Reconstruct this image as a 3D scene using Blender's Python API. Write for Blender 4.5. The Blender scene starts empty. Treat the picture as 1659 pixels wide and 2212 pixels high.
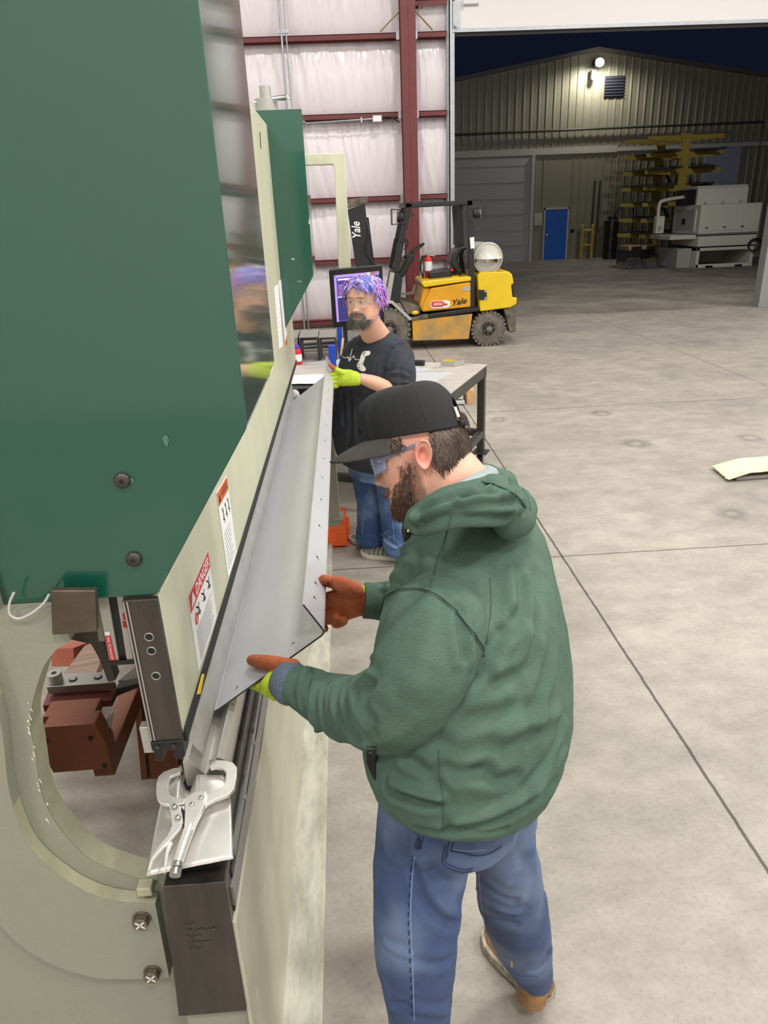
import bpy, bmesh, math, random
import numpy as np
from mathutils import Vector, Matrix, noise
from mathutils.bvhtree import BVHTree
random.seed(7)
SC = bpy.context.scene
COL = SC.collection
# ------------------------------------------------------------------ camera model
IW, IH, FPX = 1659.0, 2212.0, 1550.0
YAW, PIT, ROL = [math.radians(a) for a in (-2.375, 22.51, 2.372)]
def _rot():
    c, s = math.cos(YAW), math.sin(YAW)
    Rz = np.array([[c, -s, 0], [s, c, 0], [0, 0, 1]])
    c, s = math.cos(-PIT), math.sin(-PIT)
    Rx = np.array([[1, 0, 0], [0, c, -s], [0, s, c]])
    c, s = math.cos(ROL), math.sin(ROL)
    Ry = np.array([[c, 0, s], [0, 1, 0], [-s, 0, c]])
    return Rz @ Rx @ Ry
RC = _rot()
CAM = np.array([0.0, 0.0, 2.05])
def ray(u, v):
    return RC @ np.array([(u - IW/2)/FPX, 1.0, (IH/2 - v)/FPX])
def on_y(u, v, y):
    d = ray(u, v); return Vector(CAM + d*((y - CAM[1])/d[1]))
def on_x(u, v, x):
    d = ray(u, v); return Vector(CAM + d*((x - CAM[0])/d[0]))
def on_z(u, v, z):
    d = ray(u, v); return Vector(CAM + d*((z - CAM[2])/d[2]))
def V(*a): return Vector(a)
# ------------------------------------------------------------------ materials
def lin(c):
    return tuple(((x/255.0)/12.92 if x/255.0 <= 0.04045 else ((x/255.0 + 0.055)/1.055)**2.4) for x in c)
MATS = {}
def mat(name, col, rough=0.5, metal=0.0, var=0.0, vscale=4.0, bump=0.0, bscale=60.0, stretch=(1, 1, 1),
        spec=0.5, emit=None, estr=0.0, alpha=1.0, trans=0.0, col2=None, coat=0.0, attr=None, detail=5.0, rvar=0.0):
    if name in MATS: return MATS[name]
    m = bpy.data.materials.new(name); m.use_nodes = True
    nt = m.node_tree; N = nt.nodes; L = nt.links
    b = N['Principled BSDF']
    c = lin(col); b.inputs['Base Color'].default_value = (*c, 1)
    b.inputs['Roughness'].default_value = rough; b.inputs['Metallic'].default_value = metal
    b.inputs['Specular IOR Level'].default_value = spec
    b.inputs['Coat Weight'].default_value = coat; b.inputs['Coat Roughness'].default_value = 0.07
    b.inputs['Transmission Weight'].default_value = trans
    if alpha < 1: b.inputs['Alpha'].default_value = alpha
    if emit:
        b.inputs['Emission Color'].default_value = (*lin(emit), 1); b.inputs['Emission Strength'].default_value = estr
    tc = N.new('ShaderNodeTexCoord'); mp = N.new('ShaderNodeMapping')
    mp.inputs['Scale'].default_value = stretch
    L.new(tc.outputs['Object'], mp.inputs['Vector'])
    src = None
    if attr:
        a = N.new('ShaderNodeAttribute'); a.attribute_name = attr; src = a.outputs['Color']
        L.new(src, b.inputs['Base Color'])
    if var > 0:
        n = N.new('ShaderNodeTexNoise'); n.inputs['Scale'].default_value = vscale; n.inputs['Detail'].default_value = detail
        n.inputs['Roughness'].default_value = 0.65
        L.new(mp.outputs[0], n.inputs['Vector'])
        r = N.new('ShaderNodeValToRGB'); r.color_ramp.elements[0].position = 0.32; r.color_ramp.elements[1].position = 0.68
        c2 = lin(col2) if col2 else tuple(x*(1 - var) for x in c)
        r.color_ramp.elements[0].color = (*c2, 1); r.color_ramp.elements[1].color = (*c, 1)
        L.new(n.outputs['Fac'], r.inputs['Fac'])
        if attr:
            r.color_ramp.elements[0].color = (1 - var, 1 - var, 1 - var, 1); r.color_ramp.elements[1].color = (1, 1, 1, 1)
            mx = N.new('ShaderNodeMix'); mx.data_type = 'RGBA'; mx.blend_type = 'MULTIPLY'; mx.inputs['Factor'].default_value = 1
            L.new(src, mx.inputs[6]); L.new(r.outputs['Color'], mx.inputs[7]); L.new(mx.outputs[2], b.inputs['Base Color'])
        else:
            L.new(r.outputs['Color'], b.inputs['Base Color'])
        if rvar:
            mr = N.new('ShaderNodeMapRange'); mr.inputs['To Min'].default_value = rough - rvar; mr.inputs['To Max'].default_value = rough + rvar
            L.new(n.outputs['Fac'], mr.inputs['Value']); L.new(mr.outputs[0], b.inputs['Roughness'])
    if bump > 0:
        n2 = N.new('ShaderNodeTexNoise'); n2.inputs['Scale'].default_value = bscale; n2.inputs['Detail'].default_value = 4
        L.new(mp.outputs[0], n2.inputs['Vector'])
        bp = N.new('ShaderNodeBump'); bp.inputs['Strength'].default_value = bump; bp.inputs['Distance'].default_value = 0.01
        L.new(n2.outputs['Fac'], bp.inputs['Height']); L.new(bp.outputs[0], b.inputs['Normal'])
    MATS[name] = m
    return m
# ------------------------------------------------------------------ mesh builder
class MB:
    def __init__(s): s.v = []; s.f = []
    def add(s, vs, fs):
        o = len(s.v); s.v += [Vector(p) for p in vs]; s.f += [tuple(i + o for i in f) for f in fs]; return s
    def box(s, lo, hi):
        x0, y0, z0 = lo; x1, y1, z1 = hi
        return s.add([(x0,y0,z0),(x1,y0,z0),(x1,y1,z0),(x0,y1,z0),(x0,y0,z1),(x1,y0,z1),(x1,y1,z1),(x0,y1,z1)],
            [(0,3,2,1),(4,5,6,7),(0,1,5,4),(1,2,6,5),(2,3,7,6),(3,0,4,7)])
    def obox(s, c, ax, ay, az):
        c = Vector(c); ax = Vector(ax); ay = Vector(ay); az = Vector(az); vs = []
        for k in (-1, 1):
            for i, j in ((-1,-1),(1,-1),(1,1),(-1,1)): vs.append(c + ax*i + ay*j + az*k)
        return s.add(vs, [(0,3,2,1),(4,5,6,7),(0,1,5,4),(1,2,6,5),(2,3,7,6),(3,0,4,7)])
    def bar(s, p0, p1, w, h, up=(0, 0, 1)):
        p0 = Vector(p0); p1 = Vector(p1); d = p1 - p0; L = d.length; d.normalize(); up = Vector(up)
        sd = d.cross(up)
        if sd.length < 1e-4: sd = d.cross(Vector((0, 1, 0)))
        sd.normalize(); u2 = sd.cross(d)
        return s.obox((p0 + p1)/2, d*(L/2), sd*(w/2), u2*(h/2))
    def cyl(s, p0, p1, r0, r1=None, n=24, caps=True):
        r1 = r0 if r1 is None else r1
        return s.tube([p0, p1], [r0, r1], n, caps)
    def tube(s, pts, r, n=8, caps=True, closed=False):
        pts = [Vector(p) for p in pts]; k = len(pts)
        rs = [r]*k if not hasattr(r, '__len__') else list(r)
        tang = []
        for i in range(k):
            if closed: t = pts[(i+1) % k] - pts[i-1]
            else: t = pts[min(i+1, k-1)] - pts[max(i-1, 0)]
            tang.append(t.normalized() if t.length > 1e-9 else Vector((0, 0, 1)))
        a = tang[0].orthogonal().normalized(); rings = []
        for i in range(k):
            a = a - tang[i]*a.dot(tang[i])
            a = a.normalized() if a.length > 1e-6 else tang[i].orthogonal().normalized()
            b = tang[i].cross(a)
            rings.append([pts[i] + (a*math.cos(2*math.pi*j/n) + b*math.sin(2*math.pi*j/n))*rs[i] for j in range(n)])
        return s.loft(rings, caps and not closed, closed)
    def loft(s, rings, caps=True, closed=False):
        n = len(rings[0]); k = len(rings); vs = [p for r in rings for p in r]; fs = []
        for i in range(k if closed else k-1):
            i2 = (i+1) % k
            for j in range(n):
                j2 = (j+1) % n
                fs.append((i*n+j, i*n+j2, i2*n+j2, i2*n+j))
        if caps: fs.append(tuple(range(n-1, -1, -1))); fs.append(tuple((k-1)*n+j for j in range(n)))
        return s.add(vs, fs)
    def prism(s, poly, d):
        """closed 3-D polygon extruded by vector d"""
        poly = [Vector(p) for p in poly]; d = Vector(d); n = len(poly)
        fs = [tuple(range(n)), tuple(range(2*n-1, n-1, -1))]
        for i in range(n): fs.append((i, (i+1) % n + 0, (i+1) % n + n, i + n))
        return s.add(poly + [p + d for p in poly], fs)
    def xz(s, poly, y0, y1): return s.prism([(x, y0, z) for x, z in poly], (0, y1-y0, 0))
    def yz(s, poly, x0, x1): return s.prism([(x0, y, z) for y, z in poly], (x1-x0, 0, 0))
    def xy(s, poly, z0, z1): return s.prism([(x, y, z0) for x, y in poly], (0, 0, z1-z0))
    def sphere(s, c, r, nu=24, nv=14, M=None):
        c = Vector(c); r = (r, r, r) if not hasattr(r, '__len__') else r; vs = []; fs = []
        for i in range(nv+1):
            t = math.pi*i/nv
            for j in range(nu):
                p = 2*math.pi*j/nu
                q = Vector((math.sin(t)*math.cos(p)*r[0], math.sin(t)*math.sin(p)*r[1], math.cos(t)*r[2]))
                if M: q = M @ q
                vs.append(c + q)
        for i in range(nv):
            for j in range(nu):
                j2 = (j+1) % nu; fs.append((i*nu+j, (i+1)*nu+j, (i+1)*nu+j2, i*nu+j2))
        return s.add(vs, fs)
    def torus(s, c, ax, R, r, n=32, m=10):
        ax = Vector(ax).normalized(); a = ax.orthogonal().normalized(); b = ax.cross(a); c = Vector(c)
        return s.tube([c + (a*math.cos(2*math.pi*i/n) + b*math.sin(2*math.pi*i/n))*R for i in range(n)], r, m, closed=True)
    def build(s, name, m, parent=None, bevel=0.0, smooth=None, seg=2, clean=True):
        me = bpy.data.meshes.new(name)
        org = Vector((0, 0, 0))
        if parent is not None: org = root_loc(parent)
        else:
            lo = Vector((min(p[i] for p in s.v) for i in range(3))); hi = Vector((max(p[i] for p in s.v) for i in range(3)))
            org = Vector(((lo.x+hi.x)/2, (lo.y+hi.y)/2, lo.z))
        me.from_pydata([p - org for p in s.v], [], s.f)
        if clean:
            bm = bmesh.new(); bm.from_mesh(me)
            bmesh.ops.remove_doubles(bm, verts=bm.verts, dist=1e-5)
            bmesh.ops.recalc_face_normals(bm, faces=bm.faces); bm.to_mesh(me); bm.free()
        return link_mesh(name, me, m, parent, org, bevel, smooth, seg)
def root_loc(o):
    while o.parent is not None: o = o.parent
    return Vector(o.location)
def link_mesh(name, me, m, parent=None, org=None, bevel=0.0, smooth=None, seg=2):
    ms = m if isinstance(m, (list, tuple)) else [m]
    for q in ms: me.materials.append(q)
    if smooth is not None:
        me.polygons.foreach_set('use_smooth', [True]*len(me.polygons))
        if smooth < 179: me.set_sharp_from_angle(angle=math.radians(smooth))
    o = bpy.data.objects.new(name, me); COL.objects.link(o)
    if parent is not None: o.parent = parent
    else: o.location = org if org is not None else (0, 0, 0)
    if bevel:
        b = o.modifiers.new('edge_bevel', 'BEVEL'); b.width = bevel; b.segments = seg; b.limit_method = 'ANGLE'; b.angle_limit = math.radians(40)
        if smooth is None:
            me.polygons.foreach_set('use_smooth', [True]*len(me.polygons)); b.harden_normals = True
            me.set_sharp_from_angle(angle=math.radians(30))
    return o
def tag(o, label, cat, group=None, kind=None):
    o['label'] = label; o['category'] = cat
    if group: o['group'] = group
    if kind: o['kind'] = kind
    return o
def thing(name, label, cat, loc, group=None):
    o = bpy.data.objects.new(name, None); COL.objects.link(o); o.location = loc; o.empty_display_size = 0.1
    return tag(o, label, cat, group)
def struct(o):
    o['kind'] = 'structure'; return o
def dup(root, loc, label=None):
    r = root.copy(); COL.objects.link(r); r.location = loc
    if label: r['label'] = label
    for ch in list(root.children):
        c = ch.copy(); COL.objects.link(c); c.parent = r
        for g in list(ch.children):
            d = g.copy(); COL.objects.link(d); d.parent = c
    return r
def text_geo(txt, bold=0.0, spacing=1.0):
    cu = bpy.data.curves.new('t', 'FONT'); cu.body = txt; cu.size = 1.0; cu.offset = bold; cu.resolution_u = 3; cu.space_character = spacing
    o = bpy.data.objects.new('t', cu); COL.objects.link(o)
    dg = bpy.context.evaluated_depsgraph_get(); e = o.evaluated_get(dg); me = e.to_mesh()
    vs = [v.co.copy() for v in me.vertices]; fs = [tuple(p.vertices) for p in me.polygons]
    e.to_mesh_clear(); bpy.data.objects.remove(o); bpy.data.curves.remove(cu)
    x0 = min(v.x for v in vs); x1 = max(v.x for v in vs); y0 = min(v.y for v in vs); y1 = max(v.y for v in vs)
    return [((v.x-x0)/(x1-x0), (v.y-y0)/(y1-y0)) for v in vs], fs, (x1-x0)/(y1-y0)
def text(mb, txt, p, ux, uy, off=(0, 0, 0), bold=0.0, shear=0.0):
    """text filling the parallelogram p + s*ux + t*uy"""
    vs, fs, _ = text_geo(txt, bold); p = Vector(p); ux = Vector(ux); uy = Vector(uy); off = Vector(off)
    mb.add([p + ux*(a + shear*b) + uy*b + off for a, b in vs], fs)
    return mb
def remesh_obj(mb, voxel, smooth=4, fac=0.5):
    me = bpy.data.meshes.new('tmp'); me.from_pydata([tuple(p) for p in mb.v], [], mb.f)
    bm = bmesh.new(); bm.from_mesh(me); bmesh.ops.recalc_face_normals(bm, faces=bm.faces); bm.to_mesh(me); bm.free()
    o = bpy.data.objects.new('tmp', me); COL.objects.link(o)
    r = o.modifiers.new('r', 'REMESH'); r.mode = 'VOXEL'; r.voxel_size = voxel
    if smooth:
        q = o.modifiers.new('s', 'SMOOTH'); q.iterations = smooth; q.factor = fac
    dg = bpy.context.evaluated_depsgraph_get()
    res = bpy.data.meshes.new_from_object(o.evaluated_get(dg))
    bpy.data.objects.remove(o); bpy.data.meshes.remove(me)
    return res
def coords(me):
    a = np.empty(len(me.vertices)*3, dtype=np.float32); me.vertices.foreach_get('co', a); return a.reshape(-1, 3).astype(np.float64)
def normals(me):
    a = np.empty(len(me.vertices)*3, dtype=np.float32); me.vertex_normals.foreach_get('vector', a); return a.reshape(-1, 3).astype(np.float64)
def set_coords(me, a):
    me.vertices.foreach_set('co', a.astype(np.float32).ravel()); me.update()
def set_col(me, arr, name='Col'):
    at = me.color_attributes.new(name, 'FLOAT_COLOR', 'POINT')
    full = np.ones((len(me.vertices), 4), dtype=np.float32); full[:, :3] = arr
    at.data.foreach_set('color', full.ravel())
def smoothstep(a, b, x):
    t = np.clip((x - a)/(b - a), 0, 1); return t*t*(3 - 2*t)
def bvh_of(me):
    return BVHTree.FromPolygons([tuple(v.co) for v in me.vertices], [tuple(p.vertices) for p in me.polygons])
def hit(bvh, u, v, off=0.0):
    d = Vector(ray(u, v)).normalized(); r = bvh.ray_cast(Vector(CAM), d)
    if r[0] is None: return None
    return r[0] + r[1]*off if r[1].dot(d) < 0 else r[0] - r[1]*off
def seg_dist(P, pts):
    """distance of every vertex to a polyline"""
    best = np.full(len(P), 9.0)
    for a, b in zip(pts[:-1], pts[1:]):
        a = np.array(a); b = np.array(b); d = b - a; L = (d*d).sum()
        t = np.clip(((P - a) @ d)/max(L, 1e-9), 0, 1)
        best = np.minimum(best, np.linalg.norm(P - (a + t[:, None]*d), axis=1))
    return best
def smooth_line(pts, n=6):
    """Catmull-Rom through points"""
    P = [Vector(p) for p in pts]; out = []
    for i in range(len(P)-1):
        p0 = P[max(i-1, 0)]; p1 = P[i]; p2 = P[i+1]; p3 = P[min(i+2, len(P)-1)]
        for k in range(n):
            t = k/n
            out.append(0.5*((2*p1) + (p2-p0)*t + (2*p0-5*p1+4*p2-p3)*t*t + (-p0+3*p1-3*p2+p3)*t**3))
    out.append(P[-1]); return out
# ------------------------------------------------------------------ shared materials
m_olive = mat('olive_paint', (212, 212, 184), 0.38, var=0.14, vscale=3.0, stretch=(6, 2.5, 0.7), bump=0.03, bscale=30)
m_frame = mat('frame_paint', (150, 150, 134), 0.5, var=0.06, vscale=6, bump=0.12, bscale=180)
m_frame_edge = mat('frame_edge_lit', (186, 184, 156), 0.45, var=0.22, vscale=9, stretch=(1, 1, 2))  # frame paint lightened to stand for light on the plate edges
m_green = mat('cover_green', (20, 82, 66), 0.25, var=0.06, vscale=2, bump=0.012, bscale=5, rvar=0.05, coat=1.0)
m_steel_dark = mat('dark_steel', (92, 86, 82), 0.38, metal=0.75, var=0.35, vscale=6, stretch=(3, 3, 0.6))
m_steel = mat('ground_steel', (182, 180, 176), 0.33, metal=0.85, var=0.12, vscale=14)
m_tool = mat('tool_steel', (196, 194, 190), 0.42, metal=0.3, var=0.22, vscale=20, stretch=(1, 0.5, 1))
m_rail = mat('rail_steel', (150, 150, 148), 0.4, metal=0.6, var=0.25, vscale=9, stretch=(1, .3, 1))
m_black = mat('black_paint', (20, 20, 21), 0.45, var=0.2, vscale=9)
m_rubber = mat('black_rubber', (34, 34, 35), 0.7, var=0.25, vscale=14)
m_chrome = mat('chrome', (205, 205, 205), 0.16, metal=1.0)
m_nickel = mat('nickel_plate', (236, 233, 226), 0.3, metal=0.55, var=0.12, vscale=40)
m_sheet = mat('sheet_metal', (208, 210, 214), 0.42, metal=0.4, var=0.06, vscale=3, stretch=(1, 1, 1), rvar=0.05)
m_scrap = mat('scrap_sheet', (214, 211, 205), 0.3, metal=0.6, var=0.1, vscale=7, rvar=0.08)
m_white = mat('white_plastic', (236, 236, 234), 0.45)
m_paper = mat('paper', (240, 240, 238), 0.85)
m_ink = mat('print_black', (26, 26, 28), 0.7)
m_red_ink = mat('print_red', (206, 40, 44), 0.55)
m_orange_ink = mat('print_orange', (230, 112, 52), 0.55)
m_yellow_ink = mat('tape_yellow', (236, 200, 40), 0.5)
m_brown = mat('anodised_brown', (158, 98, 72), 0.32, metal=0.3, var=0.1, vscale=12, stretch=(1, 4, 1))
m_brown_lt = mat('extrusion_tan', (206, 166, 138), 0.3, metal=0.5, var=0.25, vscale=10, stretch=(14, 0.5, 1))
m_redox = mat('red_oxide', (112, 48, 48), 0.55, var=0.18, vscale=7, bump=0.05, bscale=60)
m_galv = mat('galvanised', (178, 182, 186), 0.38, metal=0.7, var=0.15, vscale=12)
m_fork_y = mat('truck_yellow', (232, 196, 28), 0.38, var=0.10, vscale=5, bump=0.02, bscale=40)
m_fork_o = mat('truck_amber', (224, 160, 22), 0.42, var=0.12, vscale=5)
m_fork_dirty = mat('truck_dirty', (214, 158, 42), 0.55, var=0.6, vscale=3.2, col2=(142, 126, 98), detail=8)
m_fork_k = mat('truck_black', (30, 31, 32), 0.45, var=0.3, vscale=9)
m_dirty_k = mat('truck_dusty_black', (62, 58, 52), 0.75, var=0.45, vscale=8, col2=(128, 118, 102))
m_tyre = mat('tyre', (126, 118, 106), 0.85, var=0.3, vscale=16, col2=(84, 79, 72), bump=0.1, bscale=90)
m_seat = mat('seat_vinyl', (26, 27, 28), 0.4)
m_alu = mat('aluminium', (190, 190, 182), 0.42, metal=0.6, var=0.15, vscale=10)
m_tabletop = mat('table_steel', (200, 194, 186), 0.45, metal=0.15, var=0.25, vscale=7, stretch=(1, 5, 1), col2=(158, 150, 142))
m_tube = mat('table_tube', (78, 76, 74), 0.42, metal=0.5, var=0.25, vscale=8)
m_wood = mat('wood', (206, 166, 118), 0.65, var=0.25, vscale=6, stretch=(1, 8, 8))
m_blue = mat('blue_paint', (18, 66, 176), 0.45)
m_orange = mat('pedal_orange', (236, 98, 40), 0.42, var=0.12, vscale=10)

# ------------------------------------------------------------------ floor material
def floor_mat(name, base, dark, joints=True):
    m = bpy.data.materials.new(name); m.use_nodes = True
    nt = m.node_tree; N = nt.nodes; L = nt.links; b = N['Principled BSDF']
    g = N.new('ShaderNodeNewGeometry'); pos = g.outputs['Position']
    def noise_(scale, detail=6, stretch=(1, 1, 1), rough=0.65):
        mp = N.new('ShaderNodeMapping'); mp.inputs['Scale'].default_value = stretch; L.new(pos, mp.inputs[0])
        n = N.new('ShaderNodeTexNoise'); n.inputs['Scale'].default_value = scale; n.inputs['Detail'].default_value = detail
        n.inputs['Roughness'].default_value = rough; L.new(mp.outputs[0], n.inputs['Vector']); return n.outputs['Fac']
    def ramp(f, a, c0, bb, c1):
        r = N.new('ShaderNodeValToRGB'); e = r.color_ramp.elements
        e[0].position = a; e[0].color = (*c0, 1); e[1].position = bb; e[1].color = (*c1, 1); L.new(f, r.inputs[0]); return r.outputs[0]
    def mul(a, c, fac=1.0):
        x = N.new('ShaderNodeMix'); x.data_type = 'RGBA'; x.blend_type = 'MULTIPLY'
        if hasattr(fac, 'is_linked'): L.new(fac, x.inputs[0])
        else: x.inputs[0].default_value = fac
        L.new(a, x.inputs[6])
        if isinstance(c, tuple): x.inputs[7].default_value = (*c, 1)
        else: L.new(c, x.inputs[7])
        return x.outputs[2]
    def mth(op, a, c=None, c2=None):
        x = N.new('ShaderNodeMath'); x.operation = op
        for i, q in enumerate((a, c, c2)):
            if q is None: continue
            if isinstance(q, (int, float)): x.inputs[i].default_value = q
            else: L.new(q, x.inputs[i])
        return x.outputs[0]
    c = ramp(noise_(0.75, 9), 0.34, lin(dark), 0.65, lin(base))
    c = mul(c, ramp(noise_(4, 9, (1, 1.5, 1), .72), 0.32, (0.72, 0.715, 0.71), 0.62, (1, 1, 1)))
    c = mul(c, ramp(noise_(60, 3), 0.25, (0.80, 0.80, 0.80), 0.5, (1, 1, 1)))
    c = mul(c, ramp(noise_(220, 2), 0.2, (0.75, 0.75, 0.75), 0.42, (1, 1, 1)))
    sx = N.new('ShaderNodeSeparateXYZ'); L.new(pos, sx.inputs[0])
    if joints:
        wob = mth('MULTIPLY', mth('SUBTRACT', noise_(9, 5), 0.5), 0.014)
        def line(coord, at, w, depth):
            nonlocal c
            d = mth('ABSOLUTE', mth('SUBTRACT', mth('ADD', coord, wob), at))
            f = N.new('ShaderNodeMapRange'); f.inputs[1].default_value = w*0.55; f.inputs[2].default_value = w
            f.inputs[3].default_value = depth; f.inputs[4].default_value = 0.0; L.new(d, f.inputs[0])
            c = mul(c, (0.16, 0.145, 0.13), f.outputs[0])
        X, Y = sx.outputs[0], sx.outputs[1]
        line(X, 1.288, 0.0085, 0.9); line(X, 4.94, 0.012, 0.55); line(X, -2.37, 0.009, 0.8)
        line(Y, 4.04, 0.0065, 0.9); line(Y, 7.64, 0.011, 0.6); line(Y, 0.44, 0.007, 0.9); line(Y, 11.24, 0.012, 0.4)
        for (x, y, r) in STAINS:
            dx = mth('SUBTRACT', X, x); dy = mth('SUBTRACT', Y, y)
            d = mth('SQRT', mth('ADD', mth('MULTIPLY', dx, dx), mth('MULTIPLY', dy, dy)))
            d = mth('ADD', d, mth('MULTIPLY', mth('SUBTRACT', noise_(7, 4), 0.5), r*0.9))
            f = N.new('ShaderNodeMapRange'); f.inputs[1].default_value = r*0.45; f.inputs[2].default_value = r
            f.inputs[3].default_value = 0.5; f.inputs[4].default_value = 0.0; L.new(d, f.inputs[0])
            f2 = N.new('ShaderNodeMapRange'); f2.inputs[1].default_value = r*0.2; f2.inputs[2].default_value = r*0.45; L.new(d, f2.inputs[0])
            c = mul(c, (0.28, 0.27, 0.28), mth('MULTIPLY', f.outputs[0], f2.outputs[0]))
    L.new(c, b.inputs['Base Color'])
    rr = N.new('ShaderNodeMapRange'); rr.inputs[3].default_value = 0.42; rr.inputs[4].default_value = 0.7
    L.new(noise_(3, 5), rr.inputs[0]); L.new(rr.outputs[0], b.inputs['Roughness'])
    bp = N.new('ShaderNodeBump'); bp.inputs['Strength'].default_value = 0.08; bp.inputs['Distance'].default_value = 0.01
    L.new(noise_(90, 4), bp.inputs['Height']); L.new(bp.outputs[0], b.inputs['Normal'])
    return m
STAINS = [(p.x, p.y, r) for p, r in ((on_z(1375, 958, 0), .17), (on_z(1078, 906, 0), .12), (on_z(1300, 893, 0), .14), (on_z(1580, 1110, 0), .13), (on_z(1622, 946, 0), .15))]
m_floor = floor_mat('concrete_floor', (174, 167, 155), (148, 142, 134))
m_yard = floor_mat('yard_concrete', (168, 160, 148), (120, 112, 102), False)

struct(MB().box((-8, -6, -0.2), (14, 14.95, 0)).build('floor', m_floor))
struct(MB().box((-14, 14.95, -0.2), (32, 46, -0.012)).build('trim_yard', m_yard))
# ------------------------------------------------------------------ building shell (insulated steel building)
m_insul = mat('vinyl_insulation', (236, 228, 232), 0.26, var=0.06, vscale=2.5, bump=0.15, bscale=14, stretch=(2.5, 1, 1))
m_ceil = mat('ceiling_vinyl', (225, 222, 220), 0.5)
struct(MB().box((-8.2, -6, 0), (-8, 15, 8)).build('wall_left', m_ceil))
struct(MB().box((14, -6, 0), (14.2, 15, 8)).build('wall_right', m_ceil))
struct(MB().box((-8, -6.2, 0), (14, -6, 8)).build('wall_front', m_ceil))
struct(MB().box((-8.2, -6.2, 8), (14.2, 15.2, 8.2)).build('ceiling', m_ceil))
GIRTS = [0.10, 1.216, 2.313, 3.689, 4.908, 6.3]
def insulation(x0, x1, dx=0.022):
    nx = int((x1-x0)/dx); nz = int(7.9/dx); mb = MB(); vs = []; fs = []
    for k in range(nz+1):
        z = 7.9*k/nz
        lo = max([g for g in [-0.3] + GIRTS if g <= z] or [0]); hi = min([g for g in GIRTS + [8.0] if g > z] or [8])
        t = (z-lo)/(hi-lo); bul = math.sin(math.pi*min(max(t, 0), 1))**0.6
        for i in range(nx+1):
            x = x0 + (x1-x0)*i/nx
            bay = min(abs(x-1.35), 0.25)/0.25
            w = 0
            if z < 6.6:
                n1 = noise.noise(Vector((x*7 + z*1.3 + 0.5*math.sin(z*2+lo*9), z*0.55, lo*3)))
                n2 = noise.noise(Vector((x*16 - z*2.2, z*0.9, 5+lo*2)))
                w = (1-abs(n1)*2.4)*0.018*(0.35+t) + max(0, 0.35-abs(n2))*0.040*(0.25+t*t)
            vs.append((x, 14.98 - 0.13*bul*bay - w, z))
    for k in range(nz):
        for i in range(nx):
            a = k*(nx+1)+i; fs.append((a, a+1, a+nx+2, a+nx+1))
    return mb.add(vs, fs)
o = insulation(-2.0, 2.06).build('wall_back', m_insul, smooth=180); struct(o)
struct(MB().box((-8, 14.95, 0), (-2.0, 15.15, 8)).build('wall_back_left', m_insul))
struct(MB().box((-2.0, 15.0, 0), (2.06, 15.2, 8)).build('wall_back_sheeting', m_galv))
struct(MB().box((8.9, 14.95, 0), (14, 15.15, 8)).build('wall_back_right', m_insul))
# girts (Z purlins), two bays
n = 0
def girt(x0, x1, z, drop):
    global n; n += 1
    mb = MB().box((x0, 14.70, z-0.03), (x1, 14.99, z-0.018)).box((x0, 14.70, z-0.10), (x1, 14.715, z-0.018)).box((x0, 14.99, z-0.10), (x1, 15.0, z+0.12)).box((x0, 14.86, z-0.11), (x1, 14.875, z-0.03))
    return struct(mb.build('trim_%d' % n, m_redox))
for z, sl in ((4.985, .0), (3.77, 0), (2.39, 0), (1.29, 0), (0.16, 0)):
    girt(-2.0, 1.24, z, 0.2); girt(1.47, 2.05, z, 0.2)
girt(1.47, 2.05, 5.45, .2)
col = MB().box((1.22, 14.40, 0), (1.48, 14.42, 8)).box((1.22, 14.66, 0), (1.48, 14.68, 8)).box((1.343, 14.42, 0), (1.357, 14.66, 8)).box((1.346, 14.395, 0), (1.354, 14.40, 8))
struct(col.build('trim_column', m_redox, bevel=0.004))
m_brace = mat('brace_yellow', (186, 172, 120), 0.5)
for sx in (-1, 1):
    struct(MB().bar((1.35+sx*.13, 14.5, 5.24), (1.35+sx*.46, 14.72, 4.99), .03, .012).build('trim_brace', m_brace))
for z in (4.93, 3.71, 2.33, 1.23):   # girt clips
    for x in (1.20, 1.50):
        struct(MB().box((x-.035, 14.68, z-.07), (x+.035, 14.74, z+.05)).build('trim_clip', m_galv))
# door opening: tracks, header panel, right jamb
mb = MB().box((2.05, 14.78, 0), (2.10, 15.02, 8)).box((2.10, 14.70, 0), (2.15, 14.72, 8)).box((2.10, 14.70, 0), (2.112, 14.80, 8)).box((2.16, 14.80, 0), (2.205, 15.0, 8)).cyl((2.075, 14.74, 0), (2.075, 14.74, 8), .016, n=10)
struct(mb.build('trim_door_track', m_galv))
mb = MB().box((8.46, 14.74, 0), (8.78, 14.98, 8)).box((8.82, 14.70, 0), (8.90, 15.0, 8)).cyl((8.80, 14.68, 0), (8.80, 14.68, 7.9), .045, n=12)
struct(mb.build('trim_jamb', mat('jamb_grey', (150, 152, 152), 0.5, metal=.3), bevel=.004))
m_panel = mat('door_panel_white', (226, 222, 222), 0.45, bump=0.05, bscale=120)
d = struct(MB().box((2.16, 14.80, 5.0), (8.6, 14.86, 6.55)).box((2.16, 14.80, 6.56), (8.6, 14.86, 7.98)).build('door_1', m_panel, bevel=.006))
MB().box((2.14, 14.78, 4.955), (8.6, 14.88, 5.01)).build('bottom_rail', m_galv, d, bevel=.004)
MB().box((2.16, 14.82, 4.90), (8.6, 14.85, 4.957)).build('seal', m_rubber, d)
h = MB().box((2.17, 14.775, 5.0), (2.30, 14.80, 5.42)).build('end_stile', m_galv, d, bevel=.003)
MB().cyl((2.34, 14.77, 5.36), (2.62, 14.77, 5.36), .014, n=10).cyl((2.34, 14.76, 5.30), (2.34, 14.76, 5.42), .01, n=8).build('roller_latch', m_galv, d)
MB().cyl((2.22, 14.70, 5.05), (2.22, 14.80, 5.05), .03, n=12).build('roller', m_galv, d)
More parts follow.
